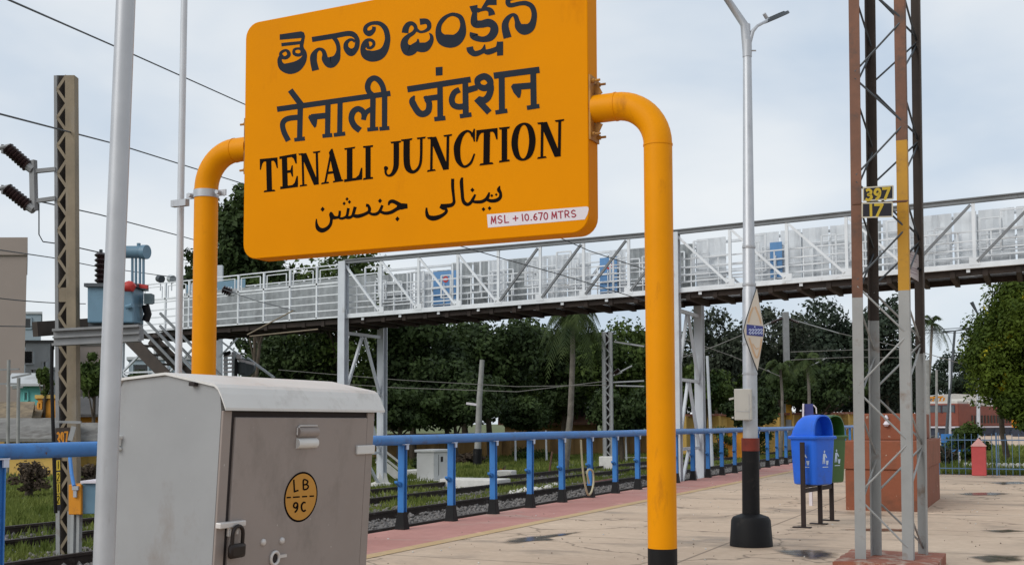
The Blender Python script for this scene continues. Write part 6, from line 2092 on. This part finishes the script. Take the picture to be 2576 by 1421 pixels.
for i, (px, yt, wp, dep, lb) in enumerate((
        (700, 800, 300, 64, 'dark tree at the back of the wood, left of the double bridge column'), (960, 790, 330, 66, 'dark tree at the back of the wood, behind the double bridge column'),
        (1170, 790, 330, 67, 'dark tree at the back of the wood, above the leaning pole'), (1340, 800, 300, 66, 'dark tree at the back of the wood, left behind the palm trunk'),
        (1500, 815, 300, 68, 'dark tree at the back of the wood, right behind the palm trunk'), (1680, 845, 280, 68, 'dark tree at the back of the wood, behind the right yellow pipe'),
        (1850, 860, 280, 72, 'dark tree at the back of the wood, behind the lamp post'), (2010, 850, 280, 74, 'dark tree at the back of the wood, behind the concrete mast'),
        (2170, 850, 280, 78, 'dark tree at the back of the wood, behind the lattice mast'), (2280, 900, 180, 110, 'dark tree at the back of the wood, right of the lattice mast'))):
    tree(px, yt, wp, dep, (A, B, A, B, Ff)[i % 5] if px < 1900 else Ff, lb, 9000, .34, seed=70 + i, ybot=1095, nclump=30)
for i, (px, yt, wp, dep, lb) in enumerate(((1000, 960, 240, 46, 'low dark bushy tree right behind the double bridge column'), (1150, 960, 230, 47, 'low dark bushy tree at the foot of the leaning pole'), (1330, 985, 170, 52, 'low dark bushy tree left of the palm trunk'), (1565, 960, 220, 50, 'low dark bushy tree between lattice mast and right yellow pipe'), (780, 950, 260, 44, 'low mid-green bushy tree behind the cabinet roof'), (1890, 960, 140, 54, 'low dark bushy tree behind the lamp post'))):
    tree(px, yt, wp, dep, A, lb, 9000, .21, seed=90 + i, ybot=1092, nclump=26)

def palm(px, ycrown, rpx, dep, label, pxb=None, seed=1, nf=22, droop=1.0):
    base = D(pxb or px, 1150, dep); base.z = GZ
    c = D(px, ycrown, dep)
    R_ = rpx * M_PX(dep)
    t = thing('palm_tree', base, label, 'palm tree', 'palm trees')
    m = MB(); m.tube([base, base + (c - base) * .35 + Vector((.12, 0, 0)), base + (c - base) * .7 + Vector((.1, 0, 0)), c], [R_ * .085, R_ * .065, R_ * .055, R_ * .05], 10)
    m.build('trunk', MT['palm_bark'], t, smooth=60)
    rr = random.Random(seed)
    V, Q = [], []
    for i in range(nf):
        az = 6.283 * i / nf + rr.uniform(-.2, .2)
        el = rr.uniform(-.35, 1.25)
        d = Vector((math.cos(az), math.sin(az), 0))
        Lf = R_ * rr.uniform(.85, 1.15)
        spine = []
        for k in range(15):
            s = k / 14
            spine.append(c + d * (Lf * s * math.cos(el) * (1 - .25 * s)) + Vector((0, 0, Lf * (math.sin(el) * s - droop * .75 * s * s * (1.15 - .3 * math.sin(el))))))
        sd = d.cross(Vector((0, 0, 1)))
        for k in range(1, 15):
            s = k / 14
            ll = Lf * .26 * (1 - (2 * s - 1) ** 2 * .75) * rr.uniform(.8, 1.1)
            tang = (spine[k] - spine[k - 1]).normalized()
            for sg in (-1, 1):
                for sub in (0, .5):
                    p0 = spine[k - 1].lerp(spine[k], sub)
                    tip = p0 + sd * sg * ll * .75 + tang * ll * .55 + Vector((0, 0, -ll * rr.uniform(.3, .75)))
                    w_ = tang * (Lf * .016)
                    n0 = len(V); V += [p0 - w_, p0 + w_, tip + w_ * .2, tip - w_ * .2]; Q.append((n0, n0 + 1, n0 + 2, n0 + 3))
        for k in range(14):
            up = Vector((0, 0, Lf * .008))
            n0 = len(V); V += [spine[k] - up, spine[k] + up, spine[k + 1] + up, spine[k + 1] - up]; Q.append((n0, n0 + 1, n0 + 2, n0 + 3))
    me = np_mesh('crown', np.array([tuple(v) for v in V]), np.array(Q), MT['leaf_palm'])
    link('crown', me, t).matrix_parent_inverse = Matrix.Translation(-t.location)
    return t
palm(1440, 785, 118, 40, 'coconut palm with drooping fronds in front of the footbridge', 1420, 3, 44, 1.35)
palm(1962, 920, 62, 52, 'small palm left of the concrete mast behind the lamp post', None, 5)
palm(2030, 905, 70, 56, 'palm with arched fronds right of the concrete mast', None, 6)
palm(2345, 812, 62, 84, 'distant palm leaning over just right of the lattice mast', 2320, 7, 16)

# ------------------------------------------------------------------ ochre boundary wall and buildings
def gz(px, dep):
    q = D(px, 1150, dep); q.z = GZ
    return q
def wall(px0, d0, px1, d1, ytop0, ytop1, thick, matl, name, label, cat, cap=None):
    a, b = gz(px0, d0), gz(px1, d1)
    za, zb_ = D(px0, ytop0, d0).z, D(px1, ytop1, d1).z
    n_ = (b - a).cross(Vector((0, 0, 1))).normalized() * thick
    t = thing(name, (a + b) / 2, label, cat)
    m = MB()
    k = 12
    for i in range(k):
        p, q = a.lerp(b, i / k), a.lerp(b, (i + 1) / k)
        z0_, z1_ = za + (zb_ - za) * i / k, za + (zb_ - za) * (i + 1) / k
        m.add([p, q, Vector((q.x, q.y, z1_)), Vector((p.x, p.y, z0_))] + [w - n_ for w in (p, q, Vector((q.x, q.y, z1_)), Vector((p.x, p.y, z0_)))],
              [(0, 1, 2, 3), (7, 6, 5, 4), (2, 6, 7, 3)])
    m.build('wall', matl, t, smooth=0)
    m = MB(); m.beam(Vector((a.x, a.y, za + .04)), Vector((b.x, b.y, zb_ + .04)), thick + .16, .12); m.build('coping', cap or MT['ochre_wall'], t, smooth=0)
    m = MB()
    for i in range(0, k + 1):
        p = a.lerp(b, i / k); zz = za + (zb_ - za) * i / k
        m.cbox((p.x + n_.x * .1, p.y + n_.y * .1, (GZ + zz) / 2), (.42, thick + .2, zz - GZ - .02))
    m.build('piers', matl, t, smooth=0)
    return t
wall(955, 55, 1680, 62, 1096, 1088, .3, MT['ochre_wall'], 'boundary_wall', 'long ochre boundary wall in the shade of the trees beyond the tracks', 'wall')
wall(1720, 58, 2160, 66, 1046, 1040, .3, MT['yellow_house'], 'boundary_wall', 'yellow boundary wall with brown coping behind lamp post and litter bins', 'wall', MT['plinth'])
# low shaded outbuilding behind the wall
def house(name, label, cat, px0, px1, ytop, dep, depth, matl, wins=(), roof=None, roofm=None, group=None, base=GZ):
    """front face spans px0..px1 at the given distance; windows as (px0, y0, px1, y1)"""
    a, b = gz(px0, dep), gz(px1, dep)
    zt_ = D((px0 + px1) / 2, ytop, dep).z
    t = thing(name, (a + b) / 2, label, cat, group)
    m = MB()
    EX = FWD
    if px1 < W2:                      # the right-hand wall runs away along the line of sight, so only the front is seen
        EX = ray(px1 - 4, 1060); EX.z = 0; EX = EX.normalized()
    c = [a, b, b + EX * depth, a + EX * depth]
    m.add([Vector((q.x, q.y, GZ)) for q in c] + [Vector((q.x, q.y, zt_)) for q in c], [(0, 3, 2, 1), (4, 5, 6, 7), (0, 1, 5, 4), (1, 2, 6, 5), (2, 3, 7, 6), (3, 0, 4, 7)])
    m.build('walls', matl, t, smooth=0)
    for (x0, y0, x1, y1) in wins:
        w = [D(x0, y1, dep), D(x1, y1, dep), D(x1, y0, dep), D(x0, y0, dep)]
        m = MB()
        for i in range(4):
            m.beam(w[i] - FWD * .03, w[(i + 1) % 4] - FWD * .03, .10, .10)
        fr_ = m.build('window_frame', matl, t, smooth=0)
        m = MB(); m.add([q - FWD * .012 for q in w], [(0, 1, 2, 3)]); m.build('window_pane', MT['window_dark'], fr_, smooth=0)
    if roof == 'flat':
        m = MB()
        e = (b - a).normalized() * .10
        cc = [a - e - FWD * .10, b + e - FWD * .10, b + e + EX * (depth + .3), a - e + EX * (depth + .3)]
        m.add([Vector((q.x, q.y, zt_ + .003)) for q in cc] + [Vector((q.x, q.y, zt_ + .16)) for q in cc], [(0, 3, 2, 1), (4, 5, 6, 7), (0, 1, 5, 4), (1, 2, 6, 5), (2, 3, 7, 6), (3, 0, 4, 7)])
        m.build('roof_slab', roofm or matl, t, smooth=0)
    elif roof:                        # pitched: ridge height given in photograph rows, ridge parallel to the front
        zr = D((px0 + px1) / 2, roof, dep).z
        e = (b - a).normalized() * .4
        p0, p1 = a - e - FWD * .5, b + e - FWD * .5
        r0, r1 = a - e + EX * depth / 2, b + e + EX * depth / 2
        q0, q1 = a - e + EX * (depth + .5), b + e + EX * (depth + .5)
        f = lambda q, z: Vector((q.x, q.y, z))
        m = MB()
        m.add([f(p0, zt_ - .15), f(p1, zt_ - .15), f(r1, zr), f(r0, zr), f(q0, zt_ - .15), f(q1, zt_ - .15),
               f(p0, zt_ - .03), f(p1, zt_ - .03), f(r1, zr + .12), f(r0, zr + .12), f(q0, zt_ - .03), f(q1, zt_ - .03)],
              [(0, 1, 7, 6), (6, 7, 8, 9), (9, 8, 11, 10), (4, 10, 11, 5), (0, 3, 2, 1), (3, 4, 5, 2), (0, 6, 9, 3), (3, 9, 10, 4), (1, 2, 8, 7), (2, 5, 11, 8)])
        m.build('roof', roofm, t, smooth=0)
        m = MB(); m.add([f(a, zt_ - .16), f(a + EX * depth, zt_ - .16), f(a + EX * depth / 2, zr - .02), f(b, zt_ - .16), f(b + EX * depth, zt_ - .16), f(b + EX * depth / 2, zr - .02)], [(0, 1, 2), (5, 4, 3)]); m.build('gables', matl, t, smooth=0)
    return t
house('outbuilding', 'low ochre outbuilding with tiled roof, half hidden by trees beyond the wall', 'building', 1270, 1500, 1062, 66, 5, MT['ochre_wall'], (), 1030, MT['rust'])
house('outbuilding', 'small orange hut beyond the railing, right of the bridge column', 'hut', 1832, 1875, 1085, 50, 2.5, MT['orange'], (), 'flat', MT['rust'])
house('beige_building', 'tall plain beige-grey building block left of the lattice mast', 'building', -170, 56, 640, 62, 9, MT['beige_wall'], (), None)
t = house('apartment_house', 'pale blue-grey stepped house top beyond the beige block', 'house', 56, 96, 790, 78, 8, MT['bluegrey_wall'], ((62, 800, 80, 826),), 'flat', MT['grey_white_wall'])
house('apartment_house', 'grey-white plastered house with dark openings beside the beige block', 'house', 58, 128, 862, 72, 7, MT['grey_white_wall'], ((60, 882, 84, 915), (108, 908, 117, 925)), 'flat', MT['dark_roof'])
house('apartment_house', 'low white house with small dark window between beige block and mast', 'house', 78, 146, 930, 66, 5, MT['grey_white_wall'], ((106, 938, 114, 952),), 'flat', MT['grey_white_wall'])
m = MB()
a_, b_, c_ = gz(-170, 62), gz(56, 62), 0
z0_, z1_ = D(56, 642, 62).z, D(56, 598, 62).z
EX = ray(52, 1060); EX.z = 0; EX = EX.normalized()
cc = [a_ - FWD * .12, b_ + fx * .06 - FWD * .12, b_ + fx * .06 + EX * 9.1, a_ + EX * 9.1]
m.add([Vector((q.x, q.y, z0_)) for q in cc] + [Vector((q.x, q.y, z1_)) for q in cc], [(0, 3, 2, 1), (4, 5, 6, 7), (0, 1, 5, 4), (1, 2, 6, 5), (2, 3, 7, 6), (3, 0, 4, 7)])
bb = [o for o in bpy.data.objects if o.name.startswith('beige_building')][0]
m.build('parapet', MT['beige_wall'], bb, smooth=0)
house('small_house', 'small teal-painted house with white sloping roof', 'house', 42, 98, 964, 56, 4, MT['teal'], ((62, 985, 72, 1008),), 940, MT['grey_white_wall'])
house('small_house', 'small orange-yellow house left of the lattice mast', 'house', 92, 142, 1002, 50, 4, MT['orange_house'], ((98, 1012, 106, 1028),), 'flat', MT['yellow_house'])
house('small_house', 'old house with weathered tiled roof below the beige block', 'house', -80, 62, 1070, 46, 6, MT['yellow_house'], ((20, 1078, 34, 1100),), 1014, MT['tile_roof'])
house('small_house', 'low patched house with brown tiled roof in front of the teal house', 'house', -60, 88, 1048, 49, 4, MT['yellow_house'], (), 1024, MT['tile_roof'])
house('small_house', 'pale yellow wall-like shed below the sheet-roofed house, by the scrub', 'shed', 24, 140, 1146, 38, 1.2, MT['yellow_house'], (), 'flat', MT['tile_roof'])
house('small_house', 'low yellow house under a grey sagging sheet roof, behind the blue railing', 'house', 10, 168, 1100, 42, 5, MT['yellow_house'], ((40, 1108, 62, 1132), (92, 1106, 100, 1128)), 1058, MT['sheet_roof'])
house('small_house', 'orange-yellow house with dark roof between lattice mast and leaning pole', 'house', 186, 262, 1040, 50, 5, MT['orange_house'], (), 1000, MT['dark_roof'])
house('small_house', 'low pale house with rubble-coloured roof right of the lattice mast', 'house', 180, 300, 1105, 44, 4, MT['yellow_house'], ((222, 1114, 236, 1132),), 1070, MT['sheet_roof'])
house('apartment_house', 'weathered grey concrete block behind the transformer platform', 'building', 185, 300, 868, 85, 8, MT['beige_wall'], (), 'flat', MT['sheet_roof'])
house('grey_house', 'dark-windowed grey house behind the white trestle', 'house', 320, 480, 905, 60, 6, MT['bluegrey_wall'], ((335, 915, 375, 965), (408, 925, 432, 965)), 'flat', MT['grey_white_wall'])

# ------------------------------------------------------------------ masts, poles and overhead line equipment
def lattice(pxt, yt, pxb, yb, wpx, matl, label, foot=True, name='catenary_mast', group='lattice masts', yellow=None):
    b = G(pxb, yb, GZ); dep = (b - CAMLOC).dot(FWD)
    t_ = D(pxt, yt, dep)
    w = wpx * M_PX(dep)
    t = thing(name, b, label, 'mast', group)
    m = MB()
    e = fx * (w / 2 - .03)
    for s in (-1, 1):
        m.beam(b + e * s, t_ + e * s, .05, w * .5, up=fx)
        m.beam(b + e * s - FWD * w * .26, t_ + e * s - FWD * w * .26, w * .26, .02, up=FWD)
    m.build('channels', matl, t, smooth=0)
    m = MB()
    k = max(8, int((t_.z - b.z) / (w * .85)))
    for i in range(k):
        p0, p1 = b.lerp(t_, i / k), b.lerp(t_, (i + 1) / k)
        s = 1 if i % 2 else -1
        m.beam(p0 - e * s - FWD * w * .25, p1 + e * s - FWD * w * .25, w * .15, .014, up=FWD)
    m.build('lacing', matl, t, smooth=0)
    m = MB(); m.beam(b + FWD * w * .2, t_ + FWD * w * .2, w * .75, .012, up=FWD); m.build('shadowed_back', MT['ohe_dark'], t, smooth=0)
    if foot:
        m = MB(); m.box((b.x - w * .9, b.y - w * .9, GZ), (b.x + w * .9, b.y + w * .9, GZ + .55)); m.build('concrete_foot', MT['stone_white'], t, smooth=0, bevel=.03)
    if yellow:
        m = MB(); z0_, z1_ = D(pxb, yellow[1], dep).z, D(pxb, yellow[0], dep).z
        p0, p1 = b.lerp(t_, (z0_ - b.z) / (t_.z - b.z)), b.lerp(t_, (z1_ - b.z) / (t_.z - b.z))
        m.beam(p0 - FWD * w * .3, p1 - FWD * w * .3, w * 1.1, .02, up=FWD); m.build('yellow_band', MT['mast_yellow'], t, smooth=0)
    return t, dep
def arm_set(parent, dep, pieces, ins=(), r=.03, mt='mast_grey'):
    for a, b in pieces:
        m = MB(); m.tube([D(*a, dep), D(*b, dep)], r, 8)
        m.build('cantilever', MT[mt], parent, smooth=60)
    for a, b in ins:
        insulator(D(*a, dep), D(*b, dep), .09, 6, 'insulator', parent)
t, dp = lattice(1527, 835, 1531, 1186, 21, MT['mast_grey'], 'grey lattice mast with white foot between the palm and right yellow pipe')
arm_set(t, dp, [((1541, 945), (1590, 920)), ((1541, 945), (1565, 936)), ((1545, 860), (1620, 872)), ((1536, 962), (1620, 958)), ((1548, 970), (1620, 972))], [((1545, 940), (1558, 930))])
t, dp = lattice(1953, 905, 1955, 1120, 16, MT['ohe_grey'], 'thin dark lattice mast just left of the grey concrete mast')
b = G(1984, 1140, GZ); dp = (b - CAMLOC).dot(FWD)
t = thing('line_mast', b, 'plain grey concrete mast with yellow band and dark insulators right of the lamp post', 'mast')
m = MB(); m.beam(b, D(1976, 785, dp), .34, .3, up=fx); m.build('shaft', MT['ohe_grey'], t, smooth=0, bevel=.02)
m = MB(); m.beam(D(1983, 1055, dp) , D(1982, 995, dp), .36, .32, up=fx); m.build('yellow_band', MT['mast_yellow'], t, smooth=0)
arm_set(t, dp, [((1900, 830), (1935, 812)), ((1990, 803), (2110, 838)), ((1860, 905), (1960, 945)), ((1990, 945), (2080, 900)), ((1964, 955), (1930, 930))], [((1968, 800), (1940, 812)), ((1985, 802), (2010, 812)), ((1940, 930), (1962, 946)), ((1992, 944), (2014, 928))])
# mast behind the left yellow pipe with brown cantilever
b = gz(549, 34)
t = thing('line_mast', b, 'pale grey mast partly hidden right behind the left yellow pipe', 'mast')
m = MB(); m.beam(b, D(552, 668, 34), .16, .2, up=fx); m.build('shaft', MT['white_steel'], t, smooth=0)
arm_set(t, 22.5, [((738, 781), (622, 842)), ((628, 846), (800, 828))], [], .014, 'ohe_brown')
m = MB(); m.beam(D(552, 855, 33.7), D(622, 908, 33.7), .05, .05); m.beam(D(552, 898, 33.7), D(598, 850, 33.7), .05, .05); m.beam(D(598, 850, 33.7), D(640, 828, 33.7), .05, .05); m.beam(D(622, 900, 33.7), D(690, 950, 33.7), .07, .07); m.build('bracing', MT['white_steel'], t, smooth=0)
insulator(D(560, 727, 30), D(582, 736, 30), .12, 4, 'insulator', t)
# colour-light signal equipment behind the cabinet
b = gz(592, 33)
sg = thing('signal', b, 'cluttered white and black signal equipment seen just above the cabinet roof', 'signal')
m = MB(); m.beam(b, D(590, 885, 33), .14, .14, up=fx); m.beam(gz(568, 33), D(568, 885, 33), .1, .1, up=fx); m.build('post', MT['white_steel'], sg, smooth=0)
m = MB(); m.tube([D(620, 925, 33) - FWD * .15, D(620, 925, 33) + FWD * .1], .26, 18); m.tube([D(612, 940, 33), D(612, 912, 33)], .2, 10); m.build('dark_drum', MT['lamp_dark'], sg, smooth=50)
m = MB()
for i in range(5):
    m.beam(D(562, 896 + i * 10, 32.9), D(586, 894 + i * 10, 32.9), .05, .05)
m.beam(D(600, 905, 32.9), D(640, 915, 32.9), .12, .08); m.beam(D(596, 897, 32.8), D(607, 897, 32.8), .14, .12)
m.build('ladder_rungs', MT['label_white'], sg, smooth=0)
m = MB(); m.tube([D(593, 945, 32.8), D(594, 905, 32.8), D(600, 892, 32.8)], .045, 8); m.beam(D(563, 892, 32.8), D(580, 886, 32.8), .1, .1); m.build('black_cables', MT['black'], sg)
# leaning timber pole
b = G(1200, 1178, GZ); dp = (b - CAMLOC).dot(FWD)
t = thing('utility_pole', b, 'leaning grey pole with dark foot and short crossbar before the dark trees', 'pole')
m = MB(); m.tube([b, D(1206, 1000, dp), D(1213, 905, dp)], [.14, .11, .09], 10); m.build('shaft', MT['wood_pole'], t)
m = MB(); m.beam(D(1173, 1014, dp), D(1203, 1018, dp), .09, .09); m.build('crossbar', MT['label_white'], t, smooth=0)
m = MB(); m.tube([b, D(1202, 1128, dp)], .17, 10); m.build('dark_foot', MT['black'], t)
def slim(px0, y0, px1, y1, r, label, dep=None, lamp=None, name='slim_post', grp=None, matl='white_steel', z=GZ):
    b = G(px1, y1, z) if dep is None else gz(px1, dep)
    dp = (b - CAMLOC).dot(FWD)
    t = thing(name, b, label, 'lamp post' if lamp else 'post', grp)
    m = MB(); m.tube([b, D(px0, y0, dp)], [r * 1.3, r], 8); m.build('shaft', MT[matl], t)
    if lamp:
        m = MB()
        for q in lamp:
            m.tube([D(px0, y0, dp), D(*q, dp)], [.05, .12], 6)
        m.build('lamp_head', MT['lamp_dark'], t)
    return t
slim(2460, 790, 2462, 1085, .09, 'white lamp post with dark head beside the tree at right', 70, [(2444, 760)], 'lamp_post')
slim(2389, 900, 2391, 1085, .09, 'thin white post rising behind the locomotive roof', 95, None)
slim(2332, 905, 2336, 1085, .11, 'grey post between the lattice mast and the locomotive windows', 60, None, matl='wood_pole')
slim(2356, 930, 2357, 1085, .09, 'short grey post behind the yellow gantry', 90, None, matl='wood_pole')
slim(2402, 832, 2380, 1000, .10, 'tilted street lamp with drooping arm far behind the mast', 95, [(2440, 826), (2372, 835)], 'lamp_post', matl='lamp_dark')
slim(1779, 895, 1792, 1105, .05, 'thin leaning white rod behind the right bridge column', 40, None)
slim(1296, 1085, 1297, 1142, .04, 'short grey stake before the ochre wall, left one', 48, None, grp='small grey stakes before the wall')
slim(1373, 1082, 1375, 1135, .04, 'short grey stake before the ochre wall, beside the palm', 50, None, grp='small grey stakes before the wall')
slim(1573, 1082, 1576, 1135, .04, 'short grey stake before the ochre wall, near the right yellow pipe', 50, None, grp='small grey stakes before the wall')
slim(1389, 1135, 1380, 1200, .03, 'thin brown stick leaning in the trackside grass', 36, None, matl='rust')
for i, (x0, yt, hs) in enumerate(((20, 905, ((-14, 930, 48, 928), (-14, 965, 44, 965))), (45, 950, ((32, 975, 58, 973), (30, 950, 78, 940))))):
    b = gz(x0, 40)
    t = thing('utility_pole', b, ('taller' if i == 0 else 'shorter') + ' dark cross-armed pole silhouetted before the beige block', 'pole', 'cross-armed poles at the left')
    m = MB(); m.tube([b, D(x0 + 2, yt, 40)], .06, 8); m.build('shaft', MT['wood_pole'], t)
    m = MB()
    for h in hs:
        m.beam(D(h[0], h[1], 40), D(h[2], h[3], 40), .06, .06)
    m.build('cross_arm', MT['ohe_grey'], t, smooth=0)
# white relay cabinet with slabs
b = G(1100, 1212, GZ); dp = (b - CAMLOC).dot(FWD)
rc = thing('relay_cabinet', b, 'white relay cabinet with pitched top standing in the grass beyond the tracks', 'cabinet')
xa_, xb_ = G(1075, 1208, GZ), None
m = MB()
W_, H_ = .70, D(1100, 1130, dp).z - GZ
x0_, y0_ = b.x - .25, b.y
m.box((x0_ - .28, y0_ - .3, GZ + .08), (x0_ + .30, y0_ + .62, GZ + H_ - .08))
m.build('body', MT['cab_white'], rc, smooth=0, bevel=.01)
m = MB(); m.box((x0_ - .33, y0_ - .36, GZ + H_ - .078), (x0_ + .36, y0_ + .68, GZ + H_)); m.build('roof', MT['cab_white'], rc, smooth=0, bevel=.015)
m = MB(); m.box((x0_ + .301, y0_ + .12, GZ + H_ * .62), (x0_ + .315, y0_ + .24, GZ + H_ * .78)); m.box((x0_ + .302, y0_ - .02, GZ + .2), (x0_ + .308, y0_ - .005, GZ + H_ - .15)); m.build('dark_vent', MT['dark_gap'], rc, smooth=0)
m = MB(); m.box((x0_ - .55, y0_ - .55, GZ), (x0_ + .62, y0_ + .95, GZ + .08)); m.build('plinth', MT['stone_white'], rc, smooth=0, bevel=.02)
for i, (px, py, w, d_, h, lb) in enumerate(((1062, 1200, .9, .6, .25, 'whitewashed concrete slab left of the white relay cabinet'), (1195, 1232, 1.7, .8, .30, 'long whitewashed concrete slab right of the relay cabinet, near the rails'), (1275, 1205, .5, .4, .28, 'small whitewashed block beside the orange plant marker'), (1600, 1158, 1.0, .35, .16, 'flat pale slab in the grass by the right lattice mast foot'))):
    q = G(px, py, GZ)
    m = MB(); m.box((q.x - w / 2, q.y - d_ / 2, GZ), (q.x + w / 2, q.y + d_ / 2, GZ + h))
    tag(m.build('concrete_slab', MT['stone_white'], None, smooth=0, bevel=.03), lb, 'slab', 'whitewashed slabs beyond the tracks')
q = G(1262, 1196, GZ)
t = tree(1262, 1176, 26, (q - CAMLOC).dot(FWD), leafmat('orange_blossom', (.30, .10, .01), (.50, .18, .02), 3), 'small clump of orange blossom in the trackside grass', 500, .07, seed=60, name='flower_clump', cat='flowers', ybot=1196, nclump=6, gr='flowers in the grass')
# whitewashed stones along the rail and a dull red pipe
k = 46
sx = rng.uniform(1285, 1412, k)
sp = np.array([tuple(G(x, 1240 - (x - 1285) * .17 + rng.uniform(-4, 3), -.33)) for x in sx])
o = stones('whitewashed_stones', sp, MT['stone_white'], .05, .11, 0)
o['kind'] = 'stuff'
m = MB(); m.tube([G(1425, 1228, -.3), G(1480, 1217, -.3), G(1545, 1206, -.3)], .05, 8)
tag(m.build('red_pipe', MT['red_band'], None), 'dull red pipe lying along the ballast beneath the railing', 'pipe')
# pale concrete footpaths in the grass
m = MB()
for (x0_, y0_, x1_, y1_, w) in ((20, 1252, 330, 1236, .5), (1210, 1176, 1640, 1150, .6)):
    a, b = G(x0_, y0_, GZ + .012), G(x1_, y1_, GZ + .012)
    n_ = (b - a).cross(Vector((0, 0, 1))).normalized() * w
    m.add([a - n_, b - n_, b + n_, a + n_], [(0, 1, 2, 3)])
m.build('path', MT['sheet_roof'], smooth=0, kind='structure')

# ------------------------------------------------------------------ overhead wires
def wire(pts, dep0, dep1, r, label, matl='wire', sag=0):
    P = []
    k = len(pts)
    for i, (x, y) in enumerate(pts):
        P.append(D(x, y, dep0 + (dep1 - dep0) * i / (k - 1)))
    if k == 2 or sag:
        a, b = P[0], P[-1]
        P = [a.lerp(b, i / 14) + Vector((0, 0, -sag * 4 * (i / 14) * (1 - i / 14))) for i in range(15)]
    m = MB(); m.tube(P, r * .72, 6)
    tag(m.build('overhead_wire', MT[matl], None, origin=P[0]), label, 'wire', 'overhead wires')
wire([(-20, -18), (318, 130), (620, 265), (900, 390)], 11, 30, .016, 'thick dark wire falling from the top left corner to the name board')
wire([(-20, 282), (300, 365), (610, 462), (760, 512)], 11, 30, .015, 'dark wire crossing the lattice mast, ending behind the left yellow pipe')
wire([(104, 508), (250, 540), (440, 590), (520, 612)], 14.2, 26, .014, 'thin wire from the lower insulator bracket to the slim pole')
wire([(98, 512), (98, 590), (108, 608), (160, 615), (254, 636)], 14.2, 14.6, .011, 'thin wire dropping from the insulator bracket to the transformer bushing')
wire([(-20, 626), (130, 648), (240, 670), (470, 702)], 20, 32, .016, 'grey wire passing the beige block, behind mast and transformer')
wire([(-20, 748), (60, 752), (215, 764)], 22, 26, .016, 'low wire crossing the beige block toward the transformer tank', sag=.03)
wire([(-20, 820), (130, 822)], 22, 24, .016, 'lowest wire crossing the beige block at platform height')
wire([(1120, 608), (1270, 652), (1414, 692), (1567, 739), (1640, 762)], 22, 23.2, .013, 'dark wire slanting down across the middle of the footbridge')
wire([(1395, 592), (1480, 630), (1617, 676)], 21, 22.5, .012, 'short dark wire slanting over the footbridge beside the right blue panel')
wire([(560, 727), (640, 755), (742, 782)], 30, 22.5, .014, 'dark wire from the insulator behind the left pipe to the brown cantilever')
wire([(1940, 812), (1800, 870), (1700, 905)], 47, 44, .022, 'pale wire from the concrete mast down left to the bridge column', 'wire_pale')
wire([(2110, 838), (2300, 880), (2420, 915)], 47, 60, .024, 'pale wire from the concrete mast to the right behind the lattice mast', 'wire_pale')
wire([(1700, 845), (1840, 895), (1962, 946)], 44, 47, .022, 'pale wire rising left from the lower insulator of the concrete mast', 'wire_pale')
wire([(1990, 885), (2140, 880), (2300, 878)], 47, 55, .022, 'level pale wire right of the concrete mast, upper', 'wire_pale')
wire([(1990, 905), (2140, 898), (2300, 900)], 47, 55, .022, 'level pale wire right of the concrete mast, lower', 'wire_pale')
wire([(700, 955), (1000, 975), (1300, 985), (1528, 958)], 36, 39, .018, 'pale wire running through the dark trees to the right lattice mast', 'wire_pale')
wire([(700, 930), (1000, 955), (1300, 972), (1528, 968)], 36, 39, .016, 'second pale wire, close below the first through the dark trees', 'wire_pale')
wire([(1545, 858), (1640, 872), (1760, 900)], 39, 44, .018, 'pale wire leaving the top of the right lattice mast toward the pipe', 'wire_pale')
wire([(2320, 830), (2440, 824), (2560, 822)], 80, 80, .04, 'dark level wire across the sky right of the mast, upper', sag=0)
wire([(2320, 838), (2460, 836), (2560, 833)], 80, 80, .03, 'dark level wire across the sky right of the mast, lower', sag=0)
